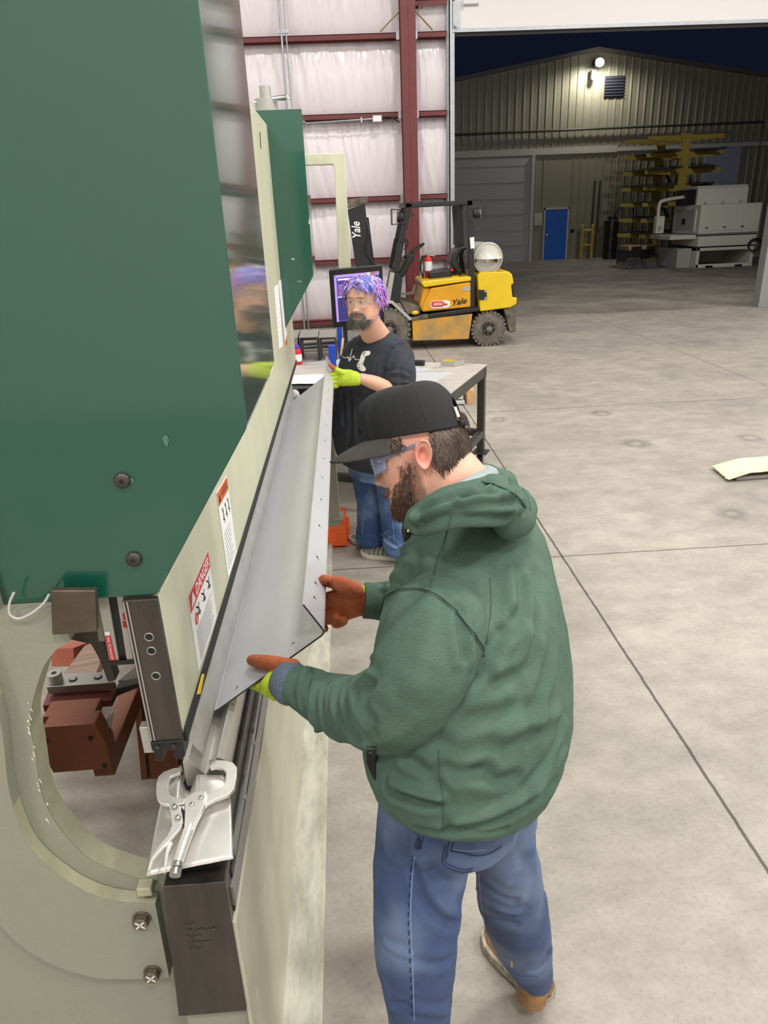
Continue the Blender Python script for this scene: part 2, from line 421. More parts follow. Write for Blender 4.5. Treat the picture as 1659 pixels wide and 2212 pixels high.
# conduit on the wall
t = thing('conduit', 'thin grey vertical conduit pipe in front of the insulated wall', 'pipe', (-0.82, 14.66, 0))
MB().cyl((-0.82, 14.66, 0), (-0.82, 14.66, 7.9), .02, n=10).build('pipe_run', m_galv, t, smooth=40)
MB().cyl((-0.74, 14.68, 0), (-0.74, 14.68, 7.9), .014, n=10).build('pipe_run', m_galv, t, smooth=40)
MB().box((-0.88, 14.65, 5.0), (-0.70, 14.69, 5.05)).build('pipe_strap', m_galv, t)
t = thing('junction_box', 'small white electrical box with conduit fixed under the second wall beam', 'electrical box', (0.62, 14.66, 3.60))
MB().box((0.70, 14.64, 3.60), (0.86, 14.70, 3.70)).build('box_body', m_white, t, bevel=.005)
MB().tube(smooth_line([(-1.2, 14.67, 3.60), (0.3, 14.67, 3.64), (0.70, 14.67, 3.65)], 4), .012, 8).build('pipe_run', m_galv, t)
MB().tube(smooth_line([(0.86, 14.67, 3.65), (1.0, 14.67, 3.68), (1.18, 14.67, 3.58)], 4), .012, 8).build('cable', m_black, t)
MB().box((0.48, 14.65, 3.60), (0.51, 14.69, 3.68)).build('pipe_strap', m_galv, t)
# ------------------------------------------------------------------ the yard and the building across it
m_fac = mat('far_cladding', (140, 137, 118), 0.5, var=0.12, vscale=1.2)
PKX, PKZ, FY = 10.33, 7.63, 32.0
def roof_z(x): return PKZ - 0.156*abs(x-PKX)
t = thing('warehouse', 'dark ribbed metal gable building across the yard beyond the open door', 'building', (PKX, FY, 0))
mb = MB(); prof = []
mb.prism([(-6, FY, -.05), (27, FY, -.05), (27, FY, roof_z(27)), (PKX, FY, PKZ), (-6, FY, roof_z(-6))], (0, .3, 0))
mb.build('wall', m_fac, t)
mb = MB(); x = -5.9
while x < 26.9:
    zt = roof_z(x) - .03
    for (a, bb) in ((4.28, zt), (-.05, 4.02)):
        if a < 1 and (4.2 < x < 8.05 or 8.5 < x < 9.6 or 15 < x < 16.7): continue
        mb.prism([(x-.05, FY, a), (x-.022, FY-.022, a), (x+.022, FY-.022, a), (x+.05, FY, a)], (0, 0, bb-a))
    x += 0.305
mb.build('rib', m_fac, t)
m_trimw = mat('far_trim', (186, 184, 176), 0.5)
mb = MB(); mb.bar((PKX, FY-.08, PKZ), (-6, FY-.08, roof_z(-6)), .16, .13); mb.bar((PKX, FY-.08, PKZ), (27, FY-.08, roof_z(27)), .16, .13)
mb.build('roof_edge', mat('far_roof_edge', (96, 94, 88), .6), t)
mb = MB().box((-6, FY-.06, 4.03), (11.4, FY, 4.27)).box((11.4, FY-.05, 4.06), (27, FY, 4.2)); mb.build('band', m_trimw, t)
d = MB().box((4.3, FY-.03, -.05), (7.9, FY+.02, 3.96)).build('rolling_door', mat('far_door_grey', (172, 172, 170), .5), t)
mb = MB()
for k in range(1, 7): mb.box((4.3, FY-.045, k*.61), (7.9, FY-.028, k*.61+.03))
mb.build('door_section_line', mat('far_door_line', (158, 158, 156), .5), d)
MB().box((7.9, FY-.12, -.05), (8.04, FY, 4.03)).build('door_jamb', m_trimw, t)
d = MB().box((8.57, FY-.05, -.03), (9.50, FY, 1.97)).build('side_door', mat('far_blue', (14, 92, 190), .4), t, bevel=.01)
MB().box((8.51, FY-.06, -.03), (8.57, FY, 2.03)).box((9.5, FY-.06, -.03), (9.56, FY, 2.03)).box((8.51, FY-.06, 1.97), (9.56, FY, 2.03)).build('door_frame', m_trimw, d)
MB().sphere((8.66, FY-.09, .97), .035, 10, 6).build('door_knob', m_chrome, d)
MB().box((8.12, FY-.05, 1.38), (8.44, FY-.035, 1.86)).build('wall_sign', m_trimw, t)
MB().box((9.66, FY-.09, 1.04), (9.82, FY-.02, 1.18)).build('keypad_box', m_black, t)
mb = MB().box((10.70, FY-.05, 5.98), (11.47, FY-.02, 6.72)); mb.build('gable_vent', mat('vent_dark', (58, 60, 72), .5, metal=.4), t)
mb = MB()
for k in range(7): mb.bar((10.72, FY-.07, 6.03+k*.1), (11.45, FY-.07, 6.03+k*.1), .05, .02)
mb.build('vent_louvre', mat('vent_louvre', (70, 72, 84), .5, metal=.4), t)
MB().box((15.1, FY-.04, -.05), (16.6, FY, 4.04)).build('panel_door', mat('far_panel', (150, 158, 176), .5), t)
lampcol = (255, 240, 214)
l = MB().box((10.12, FY-.55, 7.0), (10.42, FY-.35, 7.24)).build('flood_lamp', m_black, t)
MB().sphere((10.27, FY-.6, 7.10), (.17, .06, .15), 14, 8).build('lamp_lens', mat('lamp_glow', (255, 250, 235), .4, emit=(255, 246, 226), estr=60), l)
MB().cyl((10.27, FY-.4, 7.1), (10.27, FY, 7.15), .03, n=8).build('lamp_arm', m_black, l)
l = MB().box((10.08, FY-.3, 6.60), (10.24, FY-.05, 6.9)).build('lantern', m_trimw, t)
MB().sphere((10.16, FY-.33, 6.66), (.09, .05, .11), 12, 8).build('lamp_lens', mat('lamp_glow2', (255, 250, 235), .4, emit=(255, 246, 226), estr=18), l)
mb = MB().tube([(4.4, FY-.14, 4.86), (17.3, FY-.14, 4.92), (17.3, FY-.14, .2)], .045, 8).build('pipe', mat('far_pipe', (70, 68, 60), .5), t)
# guard rail, tanks, rack and machine in the yard
m_fy = mat('yard_yellow', (188, 162, 70), .5, var=.15, vscale=5)
t = thing('guard_post', 'yellow steel guard frame beside the blue door across the yard', 'bollard', (10.2, 31.3, 0))
for x in (9.98, 10.40): MB().cyl((x, 31.3, -.012), (x, 31.3, 1.28), .07, n=14).sphere((x, 31.3, 1.28), .07, 12, 6).build('post', m_fy, t, smooth=40)
for z in (1.12, .55): MB().cyl((9.98, 31.3, z), (10.40, 31.3, z), .05, n=12).build('rail', m_fy, t, smooth=40)
m_tank = mat('tank_dark', (66, 64, 62), .35, metal=.6)
t = thing('dust_collector', 'dark standing tank with a bright steel stripe beside the yellow guard frame', 'tank', (11.05, 30.9, 0))
MB().cyl((11.05, 30.9, -.012), (11.05, 30.9, 1.38), .28, n=24).build('tank_body', m_tank, t, smooth=40)
MB().cyl((11.05, 30.9, 1.38), (11.05, 30.9, 1.46), .33, n=24).cyl((11.05, 30.9, 1.5), (11.05, 30.9, 1.62), .18, n=20).build('tank_lid', m_tank, t, smooth=40)
MB().bar((11.02, 30.6, 0.02), (11.02, 30.6, 1.36), .07, .04, (0, 1, 0)).build('steel_stripe', m_chrome, t)
MB().tube(smooth_line([(11.1, 30.9, 1.6), (11.3, 30.9, 1.9), (11.7, 30.9, 2.05), (11.9, 30.9, 1.8), (11.9, 30.9, .6)], 5), .03, 8).build('hose', m_black, t)
t = thing('pole_pair', 'pair of thin dark poles leaning on the far wall above the yellow guard', 'pole', (10.6, 31.7, 0))
for x in (10.5, 10.72): MB().cyl((x, 31.75, -.012), (x+.05, 31.85, 3.0), .035, n=8).build('pole', m_tank, t)
t = thing('cantilever_rack', 'tall yellow cantilever rack loaded with dark steel stock across the yard', 'rack', (12.3, 27.8, 0))
RK = []
for (xc, yc, zt, dz) in ((12.28, 27.6, 4.20, 0.0), (11.98, 29.0, 4.22, -0.02)):
    MB().box((xc-.15, yc-.09, .0), (xc+.15, yc+.09, zt+.06)).build('upright', m_fy, t, bevel=.01)
    MB().box((xc-1.0, yc-.14, -.012), (xc+1.0, yc+.14, .2)).build('base_beam', m_fy, t, bevel=.01)
    for k in range(7):
        z = zt - .09 - k*.535
        for sx in (-1, 1):
            xe = xc + sx*1.36
            MB().prism([(xc+sx*.1, yc-.05, z-.10), (xe, yc-.05, z-.02), (xe, yc-.05, z+.10), (xc+sx*.1, yc-.05, z+.10)], (0, .1, 0)).build('arm', m_fy, t)
        RK.append((xc, yc, z))
MB().bar((12.28, 27.6, 2.2), (11.98, 29.0, 3.4), .06, .06).bar((12.28, 27.6, 1.2), (11.98, 29.0, 2.2), .06, .06).build('brace', m_fork_k, t)
m_stock = mat('stock_steel', (84, 84, 84), .4, metal=.5, var=.3, vscale=6)
rs = random.Random(3)
first = True
for k in range(1, 7):
    z = 4.20 - .09 - k*.535 + .10
    for sx in (-1, 1):
        hh = rs.uniform(.05, .11); x0 = 12.2 + sx*.75; w = rs.uniform(.35, .52)
        o = MB()
        for q in range(4):
            o.box((x0-w+q*w/2, 26.9+rs.uniform(-.3, .3), z), (x0-w+q*w/2+w*.42, 29.9+rs.uniform(-.3, .3), z+hh*rs.uniform(.5, 1)))
        o = o.build('steel_stock', m_stock)
        tag(o, 'dark steel bars on the yellow rack, %s side, %s level from the top' % ('left' if sx < 0 else 'right', ('', 'second', 'third', 'fourth', 'fifth', 'sixth', 'seventh')[k]), 'steel bars', 'steel bundles on the yellow rack')
# big pale machine in the yard
m_mach = mat('machine_cream', (222, 220, 206), .45, var=.05, vscale=3)
m_mach2 = mat('machine_grey', (176, 176, 170), .45)
MX0, MX1, MY0, MY1 = 11.78, 13.72, 24.7, 26.7
t = thing('cutting_machine', 'large cream enclosed cutting machine parked outside on the yard', 'machine', (12.7, 25.6, -.012))
mb = MB().box((MX0, MY0, -.012), (MX0+.10, MY1, .62)).box((MX1-.12, MY0, -.012), (MX1, MY1, .62)).box((MX0, MY0, .52), (MX1, MY1, .62)).box((MX0, MY0, -.012), (MX1, MY0+.1, .10)).box((MX0, MY1-.1, 0), (MX1, MY1, .62))
mb.build('base', m_mach, t, bevel=.01)
for q in (.35, 1.35): MB().box((MX0+q, MY0-.004, -.01), (MX0+q+.25, MY0+.02, .05)).build('fork_pocket', m_black, t)
MB().box((MX0-.02, MY0-.02, .66), (MX1+.02, MY1, .98)).build('lower_body', m_mach, t, bevel=.012)
MB().box((MX0, MY0, .62), (MX1, MY1, .66)).box((MX0, MY0, .98), (MX1, MY1, 1.06)).build('shadow_gap', m_black, t)
MB().box((MX0-.04, MY0-.02, 1.05), (MX1+.04, MY1, 1.94)).build('upper_body', m_mach, t, bevel=.015)
MB().box((MX0-.05, MY0-.03, 1.015), (MX1+.05, MY1, 1.035)).build('trim_strip', m_mach2, t)
MB().yz([(25.4, 1.94), (26.5, 1.94), (26.5, 2.42), (26.4, 2.52), (25.5, 2.52), (25.4, 2.42)], MX0+.12, MX1-.1).build('hood', m_mach, t, bevel=.01)
for k in range(3): MB().cyl((MX0+.4+k*.6, 25.38, 1.95), (MX0+.4+k*.6, 25.38, 2.03), .05, n=10).build('hood_hinge', m_mach2, t)
for k in range(3):
    x0 = MX0+.10+k*.6
    p = MB().box((x0, MY0-.032, 1.14), (x0+.56, MY0-.018, 1.76)).build('side_panel', m_mach, t, bevel=.004)
    MB().box((x0+.06, MY0-.04, 1.22), (x0+.16, MY0-.028, 1.255)).build('panel_handle', m_black, p)
    MB().box((x0, MY0-.026, .72), (x0+.56, MY0-.018, .88)).build('lower_panel', m_mach, t, bevel=.003)
MB().box((MX0-.055, MY0+.35, 1.15), (MX0-.038, MY1-.25, 1.80)).build('door', m_mach2, t, bevel=.004)
MB().box((MX0-.075, MY0+.25, 1.13), (MX0-.04, MY0+.38, 1.80)).build('door_pillar', m_mach, t)
for y in (25.72, 25.84): MB().box((MX0-.09, y, 1.34), (MX0-.055, y+.05, 1.52)).build('door_handle', m_black, t)
MB().box((MX0-.9, MY0+.15, .90), (MX0-.02, MY1-.2, 1.03)).build('loading_tray', m_mach, t, bevel=.01)
MB().box((MX0-.5, MY0+.35, -.012), (MX0-.02, MY1-.1, .60)).build('side_cabinet', m_mach2, t, bevel=.01)
MB().tube(smooth_line([(MX0+.1, 25.6, 1.94), (MX0, 25.6, 2.16), (MX0-.25, 25.6, 2.2), (MX0-.95, 25.5, 2.12), (MX0-1.1, 25.5, 2.0), (MX0-1.1, 25.5, 1.62)], 6), .055, 10).build('console_arm', m_mach, t, smooth=60)
p = MB().box((MX0-1.2, 25.35, 1.10), (MX0-.92, 25.6, 1.64)).build('console', m_mach, t, bevel=.02)
MB().box((MX0-1.14, 25.335, 1.18), (MX0-1.0, 25.35, 1.34)).build('keypad', m_mach2, p)
MB().box((MX0-.25, 25.5, 1.95), (MX0+.15, 26.2, 2.42)).build('extractor', m_black, t, bevel=.03)
for k in range(3): MB().torus((MX1-.05, MY0-.10, .62+.02*k), (0.3, 1, .2*k), .17+.02*k, .018, 20, 6).build('cable_coil', m_black, t)
# scrap and tarp on the ground below the rack
rs = random.Random(5)
mb = MB(); vs = []; fs = []; nx, ny = 26, 20
for j in range(ny+1):
    for i in range(nx+1):
        a, b_ = i/nx, j/ny; e = min(a, 1-a, b_, 1-b_)*4
        h_ = min(1, e)*(.16 + .28*noise.noise(Vector((a*4, b_*4, 1))) + .1*noise.noise(Vector((a*11, b_*11, 3)))); vs.append((9.6+a*1.5, 25.4+b_*1.6, max(-.005, h_)))
for j in range(ny):
    for i in range(nx): q = j*(nx+1)+i; fs.append((q, q+1, q+nx+2, q+nx+1))
vs2 = [(x_, y_, -.012) for x_, y_, z_ in vs]; N0 = len(vs)
mb.add(vs, fs); mb.add(vs2, [tuple(reversed(f)) for f in fs])
tag(mb.build('tarpaulin', mat('tarp', (62, 58, 52), .7), smooth=180), 'crumpled dark tarpaulin heaped on the ground below the yellow rack', 'tarp')
t = thing('pallet', 'wooden pallet with a white tag lying beside the rack on the yard', 'pallet', (11.0, 27.6, .45))
for k in range(5): MB().box((10.4, 27.2+k*.2, .62), (11.6, 27.34+k*.2, .645)).build('board', m_wood, t)
for x in (10.42, 10.95, 11.48): MB().box((x, 27.2, .50), (x+.1, 28.2, .62)).build('runner', m_wood, t)
MB().box((10.9, 27.19, .53), (11.08, 27.2, .66)).build('tag', m_paper, t)
t = thing('steel_bin', 'dark low steel bin under the wooden pallet on the yard', 'bin', (11.0, 27.7, -.012))
MB().box((10.4, 27.15, -.012), (11.2, 28.3, .50)).build('bin_body', m_tank, t, bevel=.01); MB().box((10.36, 27.12, .44), (11.24, 28.34, .498)).build('bin_rim', m_tank, t)
# ------------------------------------------------------------------ forklift (side on, parallel to the far wall)
TY = 11.70      # near side plane
def cf(X, Y, y=TY):
    p = on_y(820 + X/5.352, 420 + Y/5.352, y); return (p.x, p.z)
ft = thing('forklift', 'yellow and black propane forklift parked side on by the insulated wall', 'forklift', (1.5, 12.25, 0))
def fpoly(name, pts, y0, y1, m, par=None, bevel=.012):
    return MB().xz([cf(*p) for p in pts], y0, y1).build(name, m, par or ft, bevel=bevel)
FYB = TY + 1.08
fpoly('frame_panel', [(375, 1455), (1075, 1378), (1030, 1672), (385, 1692)], TY-.01, FYB, m_fork_dirty)
fpoly('step_bar', [(558, 1385), (1145, 1300), (1150, 1348), (550, 1432)], TY-.035, FYB+.03, m_fork_k)
fpoly('floor_plate', [(340, 1440), (560, 1385), (560, 1430), (375, 1462)], TY-.03, FYB+.03, m_dirty_k)
# engine hood with a sloped front and chamfered top edge
hood = [(495, 1365), (500, 1290), (590, 1085), (1060, 1008), (1060, 1310)]
fpoly('engine_hood', hood, TY+.02, FYB-.02, m_fork_o, bevel=.03)
fpoly('hood_corner', [(470, 1290), (510, 1085), (600, 1085), (560, 1365), (497, 1365)], TY+.07, FYB-.07, m_fork_o, bevel=.03)
fpoly('hood_lid', [(480, 1028), (500, 1005), (1060, 948), (1060, 1000), (515, 1078)], TY+.0, FYB, m_fork_y, bevel=.02)
# counterweight
cw = fpoly('counterweight', [(1130, 940), (1165, 897), (1490, 890), (1535, 925), (1552, 1030), (1522, 1048), (1538, 1192), (1590, 1190), (1585, 1268), (1515, 1308), (1160, 1355)], TY-.01, FYB, m_fork_y, bevel=.035)
fpoly('counterweight_slot', [(1515, 1045), (1553, 1035), (1570, 1188), (1535, 1195)], TY+.03, FYB-.03, m_fork_k)
fpoly('rear_skirt', [(1440, 1322), (1585, 1272), (1580, 1590), (1505, 1602), (1480, 1480)], TY+.02, FYB-.02, m_dirty_k, bevel=.02)
p = MB().xz([cf(1140, 1100), cf(1232, 1105), cf(1236, 1208), cf(1145, 1220)], TY-.035, TY-.008).build('hinge_plate', m_fork_k, ft, bevel=.004)
for q in ((1218, 1115), (1217, 1195)):
    x, z = cf(*q); MB().cyl((x, TY-.05, z), (x, TY-.03, z), .018, n=12).build('bolt', m_galv, p)
x, z = cf(1005, 1092); MB().xz([cf(958, 1070), cf(1048, 1058), cf(1050, 1110), cf(962, 1125)], TY+.012, TY+.02).build('data_plate', m_alu, ft)
# lettering and hire sticker
mb = MB(); a = cf(826, 1290); b = cf(1003, 1270); c = cf(826, 1222)
text(mb, 'Yale', (a[0], TY+.012, a[1]), (b[0]-a[0], 0, b[1]-a[1]+.012), (0, 0, c[1]-a[1]), bold=.02, shear=.1)
mb.build('lettering', m_ink, ft)
def capsule(x0, x1, z, r, y, n=10):
    return [(x1 + r*math.sin(math.pi*i/n), y, z + r*math.cos(math.pi*i/n)) for i in range(n+1)] + [(x0 - r*math.sin(math.pi*i/n), y, z - r*math.cos(math.pi*i/n)) for i in range(n+1)]
a = cf(628, 1275); b = cf(725, 1268)
st = MB().prism(capsule(a[0], b[0]+.07, a[1], .058, TY+.010), (0, .008, 0)).build('hire_sticker', m_white, ft)
MB().prism(capsule(a[0], b[0]-.01, a[1]+.006, .044, TY+.006), (0, .004, 0)).build('sticker_red', m_red_ink, st)
MB().prism(capsule(b[0]-.02, b[0]+.07, a[1]-.004, .014, TY+.004), (0, .004, 0)).build('sticker_red', m_red_ink, st)
mb = MB(); text(mb, 'ARNOLD', (a[0]-.01, TY+.002, a[1]-.016), (.15, 0, .004), (0, 0, .045), bold=.02); mb.build('sticker_text', m_white, st)
# overhead guard
def bar2(mb, p, q, w, y0, y1):
    a = Vector((cf(*p)[0], 0, cf(*p)[1])); b = Vector((cf(*q)[0], 0, cf(*q)[1])); d = (b-a).normalized(); nrm = Vector((-d.z, 0, d.x))*w/2
    pts = [a+nrm, b+nrm, b-nrm, a-nrm]; mb.xz([(k.x, k.z) for k in pts], y0, y1); return mb
for y0 in (TY+.03, FYB-.11):
    g = MB()
    bar2(g, (1047, 70), (1078, 1310), .085, y0, y0+.08)
    bar2(g, (300, 128), (1075, 88), .06, y0, y0+.08)
    bar2(g, (352, 100), (255, 560), .085, y0, y0+.07)
    bar2(g, (255, 540), (185, 900), .095, y0, y0+.07)
    g.build('guard_frame', m_fork_k, ft, bevel=.008)
g = MB()
for k in range(6):
    x0, z0 = cf(380+k*110, 100); g.box((x0, TY+.05, z0-.03), (x0+.03, FYB-.05, z0+.02))
x0, z0 = cf(310, 118); g.box((x0-.03, TY+.03, z0-.04), (x0+.04, FYB-.03, z0+.03)); x0, z0 = cf(1050, 90); g.box((x0-.04, TY+.03, z0-.04), (x0+.04, FYB-.03, z0+.03))
g.build('roof_bars', m_fork_k, ft)
g = MB(); bar2(g, (935, 130), (968, 620), .05, FYB-.4, FYB-.33); bar2(g, (985, 110), (985, 600), .10, FYB-.3, FYB-.2); g.build('rear_grab_post', m_fork_k, ft)
MB().xz([cf(1045, 500), cf(1095, 492), cf(1100, 622), cf(1056, 628)], TY+.015, TY+.03).build('notice_label', m_paper, ft)
# cowl, steering, dash
fpoly('front_cowl', [(165, 905), (215, 895), (270, 985), (235, 1265), (95, 1240)], TY+.04, FYB-.04, m_fork_k, bevel=.02)
g = MB(); bar2(g, (150, 905), (95, 1235), .07, TY+.02, TY+.04); g.build('cowl_edge', m_alu, ft)
fpoly('dash_cover', [(225, 940), (350, 700), (420, 690), (432, 740), (300, 970), (260, 995)], TY+.30, FYB-.42, m_fork_k, bevel=.03)
x, z = cf(430, 665); a = Vector((x, TY+.5, z)); ax = Vector((-.45, 0, .75))
sw = MB().torus(a, ax, .19, .016, 30, 8).cyl(a-ax.normalized()*.03, a+ax.normalized()*.015, .035, n=14)
a1 = ax.orthogonal().normalized(); b1 = ax.normalized().cross(a1)
for k in range(3):
    th = k*2.094; sw.cyl(a, a + (a1*math.cos(th) + b1*math.sin(th))*.18, .011, n=8)
sw.build('steering_wheel', m_fork_k, ft, smooth=50)
g = MB().tube([(cf(330, 520)[0], TY+.2, cf(330, 520)[1]), (cf(345, 570)[0], TY+.2, cf(345, 570)[1]), (cf(300, 650)[0], TY+.2, cf(300, 650)[1])], .012, 8)
g.build('lever', m_fork_k, ft)
for y0 in (TY+.2, FYB-.3): g = MB(); bar2(g, (318, 420), (205, 880), .035, y0, y0+.04); g.build('hose_guard', mat('hose_yellow', (206, 176, 60), .5), ft)
# front fender, sloped floor and pedals
fpoly('front_fender', [(20, 1235), (150, 1228), (375, 1440), (345, 1460), (135, 1262), (20, 1270)], TY-.03, TY+.22, m_alu, bevel=.01)
fpoly('toe_board', [(235, 1235), (492, 1305), (480, 1400), (330, 1400)], TY+.12, FYB-.12, m_dirty_k, bevel=.02)
MB().sphere((cf(418, 1375)[0], TY+.08, cf(418, 1375)[1]), (.06, .03, .035), 14, 8).build('fuel_cap', m_fork_y, ft, smooth=60)
g = MB().xz([cf(235, 1245), cf(480, 1225), cf(500, 1100), cf(470, 1110), (cf(440, 1200)[0], cf(440, 1200)[1]), cf(240, 1215)], FYB-.10, FYB-.05); g.build('far_step', m_alu, ft)
# seat
s_ = MB(); s_.xz([cf(590, 935), cf(610, 905), cf(830, 880), cf(880, 900), cf(880, 985), cf(650, 1005), cf(592, 980)], TY+.30, TY+.82); s_ = s_.build('seat_cushion', m_seat, ft, bevel=.035, seg=3)
MB().xz([cf(850, 790), cf(880, 690), cf(970, 615), cf(1040, 600), cf(1060, 640), cf(985, 660), cf(930, 760), cf(985, 880), cf(1005, 930), cf(930, 915), cf(865, 830)], TY+.28, TY+.84).build('seat_back', m_seat, ft, bevel=.03, seg=3)
MB().xz([cf(900, 900), cf(960, 880), cf(990, 960), cf(940, 975)], TY+.34, TY+.78).build('seat_bracket', m_fork_k, ft, bevel=.01)
g = MB()
for (p_, q_) in (((850, 985), (855, 965)), ((855, 965), (935, 955)), ((935, 955), (940, 975))): bar2(g, p_, q_, .018, TY+.2, TY+.23)
g.build('grab_loop', m_fork_y, ft)
MB().sphere((cf(865, 890)[0], TY+.28, cf(865, 890)[1]), (.03, .015, .018), 10, 6).build('belt_buckle', m_red_ink, ft)
# propane tank, axis across the truck
x, z = cf(1268, 745); r = .235
tk = MB(); rings = []
A = Vector((x, TY+.12, z)); D = Vector((-.10, 1, .0)).normalized()
prof = [(0.0, r*.97), (.0, r), (.05, r), (.06, r*.93), (.10, r*.97), (.16, r), (.62, r), (.70, r*.9), (.74, r*.6)]
tk.tube([A + D*t for t, _ in prof], [q for _, q in prof], 36); tk = tk.build('propane_tank', mat('tank_cream', (206, 204, 190), .4, metal=.2, var=.1, vscale=6), ft, smooth=50)
MB().torus(A - D*.005, D, r*.95, .022, 36, 8).build('tank_collar', m_alu, tk, smooth=60)
MB().cyl(A - D*.002, A - D*.012, r*.86, n=30).build('tank_end', m_alu, tk)
for (du, dz_) in ((-.10, .03), (-.02, -.02)): MB().cyl(A + V(du, 0, dz_) - D*.012, A + V(du, 0, dz_) - D*.05, .03, n=14).build('gauge', m_white, tk)
MB().cyl(A + V(.09, 0, .05) - D*.012, A + V(.11, 0, -.05) - D*.09, .025, n=10).cyl(A + V(.05, 0, .1) - D*.012, A + V(.05, 0, .1) - D*.06, .03, n=10).build('valve', mat('brass', (120, 96, 60), .4, metal=.6), tk)
g = MB().xz([cf(1130, 895), cf(1380, 872), cf(1385, 888), cf(1140, 905)], TY+.15, TY+.95)
for xx in (1180, 1350): g.box((cf(xx, 850)[0]-.03, TY+.25, cf(xx, 880)[1]-.02), (cf(xx, 850)[0]+.03, TY+.32, cf(xx, 850)[1]))
g.build('tank_bracket', m_fork_k, ft)
# extinguisher
x, z = cf(610, 830); e = Vector((x, TY+.55, z))
ex = MB().tube([e + V(0, 0, q) for q in (-.22, -.21, .06, .10, .13)], [.05, .062, .062, .045, .022], 20).build('fire_extinguisher', m_red_ink, ft, smooth=50)
MB().tube([e + V(0, 0, -.10), e + V(0, 0, .04)], [.064, .064], 20, False).build('paper_label', m_white, ex)
MB().cyl(e + V(0, 0, .13), e + V(0, 0, .17), .025, n=10).bar(e + V(-.05, 0, .18), e + V(.12, 0, .22), .025, .015).bar(e + V(-.03, 0, .15), e + V(.11, 0, .12), .025, .015).build('trigger', m_alu, ex)
MB().tube(smooth_line([e + V(0, 0, .14), e + V(-.10, 0, .10), e + V(-.13, 0, -.05), e + V(-.09, 0, -.2)], 5), .012, 8).build('hose', m_fork_k, ex)
MB().bar(e + V(-.09, .02, -.25), e + V(-.06, .02, .02), .02, .02).build('bracket', m_fork_k, ex)
# work lights in wire cages
def worklight(px, sx):
    x, z = cf(*px); c = Vector((x, TY+.05, z)); g = MB().cyl(c - V(.04*sx, 0, 0), c + V(.05*sx, 0, 0), .06, .075, 18)
    o = g.build('work_light', m_fork_k, ft, smooth=50); MB().cyl(c + V(.05*sx, 0, 0), c + V(.056*sx, 0, 0), .068, n=18).build('lamp_lens', m_alu, o)
    w = MB()
    for (yy, zz) in ((-.09, -.09), (.09, -.09), (.09, .10), (-.09, .10)):
        w.cyl(c + V(-.10*sx, yy*.6, zz*.9), c + V(.13*sx, yy*1.15, zz*1.15), .006, n=6)
    for t_ in (.13, .0):
        q = [(c + V(t_*sx, yy*(1.15 if t_ else .9), zz*(1.15 if t_ else 1))) for (yy, zz) in ((-.09, -.09), (.09, -.09), (.09, .10), (-.09, .10))]
        w.tube(q, .006, 6, closed=True)
    w.bar(c - V(.1*sx, 0, 0), c - V(.22*sx, 0, -.03), .03, .03); w.build('wire_cage', m_fork_k, o)
worklight((240, 262), -1); worklight((1125, 225), 1)
# wheels
def wheel(px, r, y0, y1):
    x, _ = cf(*px); z = r
    w = MB(); pr = [(y0+.03, r*.62), (y0+.005, r*.70), (y0, r*.8), (y0+.02, r*.94), (y0+.05, r), (y1-.05, r), (y1-.02, r*.94), (y1, r*.8), (y1, r*.6)]
    w.tube([(x, q, z) for q, _ in pr], [k for _, k in pr], 48); N_ = 26
    for k in range(N_):
        th = 2*math.pi*k/N_; a = Vector((math.cos(th), 0, math.sin(th))); tt = Vector((-math.sin(th), 0, math.cos(th)))
        w.obox(Vector((x, y0+.055, z)) + a*(r-.008), a*.022, tt*(r*.075), Vector((0, .05, 0))); w.obox(Vector((x, y1-.055, z)) + a*(r-.008), a*.022, tt*(r*.075), Vector((0, .05, 0)))
    t_ = w.build('wheel', m_tyre, ft, smooth=40)
    h = MB().cyl((x, y0+.06, z), (x, y0-.0, z), r*.60, r*.52, 32); h.torus((x, y0+.005, z), (0, 1, 0), r*.49, r*.045, 32, 8); h.build('rim', m_dirty_k, t_, smooth=40)
    h = MB().cyl((x, y0+.01, z), (x, y0-.012, z), r*.40, r*.36, 24); h.build('hub_plate', m_fork_k, t_, smooth=40)
    h = MB().tube([(x, y0+.0, z), (x, y0-.03, z), (x, y0-.06, z), (x, y0-.07, z)], [r*.2, r*.19, r*.14, r*.03], 20); h.build('hub', m_tyre, t_, smooth=50)
    for k in range(6):
        th = k*math.pi/3+.3; c = Vector((x + math.cos(th)*r*.29, y0-.01, z + math.sin(th)*r*.29)); MB().cyl(c, c + V(0, -.02, 0), .014, n=6).build('lug_nut', m_tyre, t_)
wheel((1268, 1572), .275, TY+.03, TY+.24); wheel((1268, 1572), .275, FYB-.24, FYB-.03)
wheel((110, 1570), .335, TY-.02, TY+.24); wheel((110, 1570), .335, FYB-.24, FYB+.02)
fpoly('underbody', [(340, 1560), (1480, 1440), (1480, 1600), (340, 1690)], TY+.26, FYB-.26, m_fork_k)
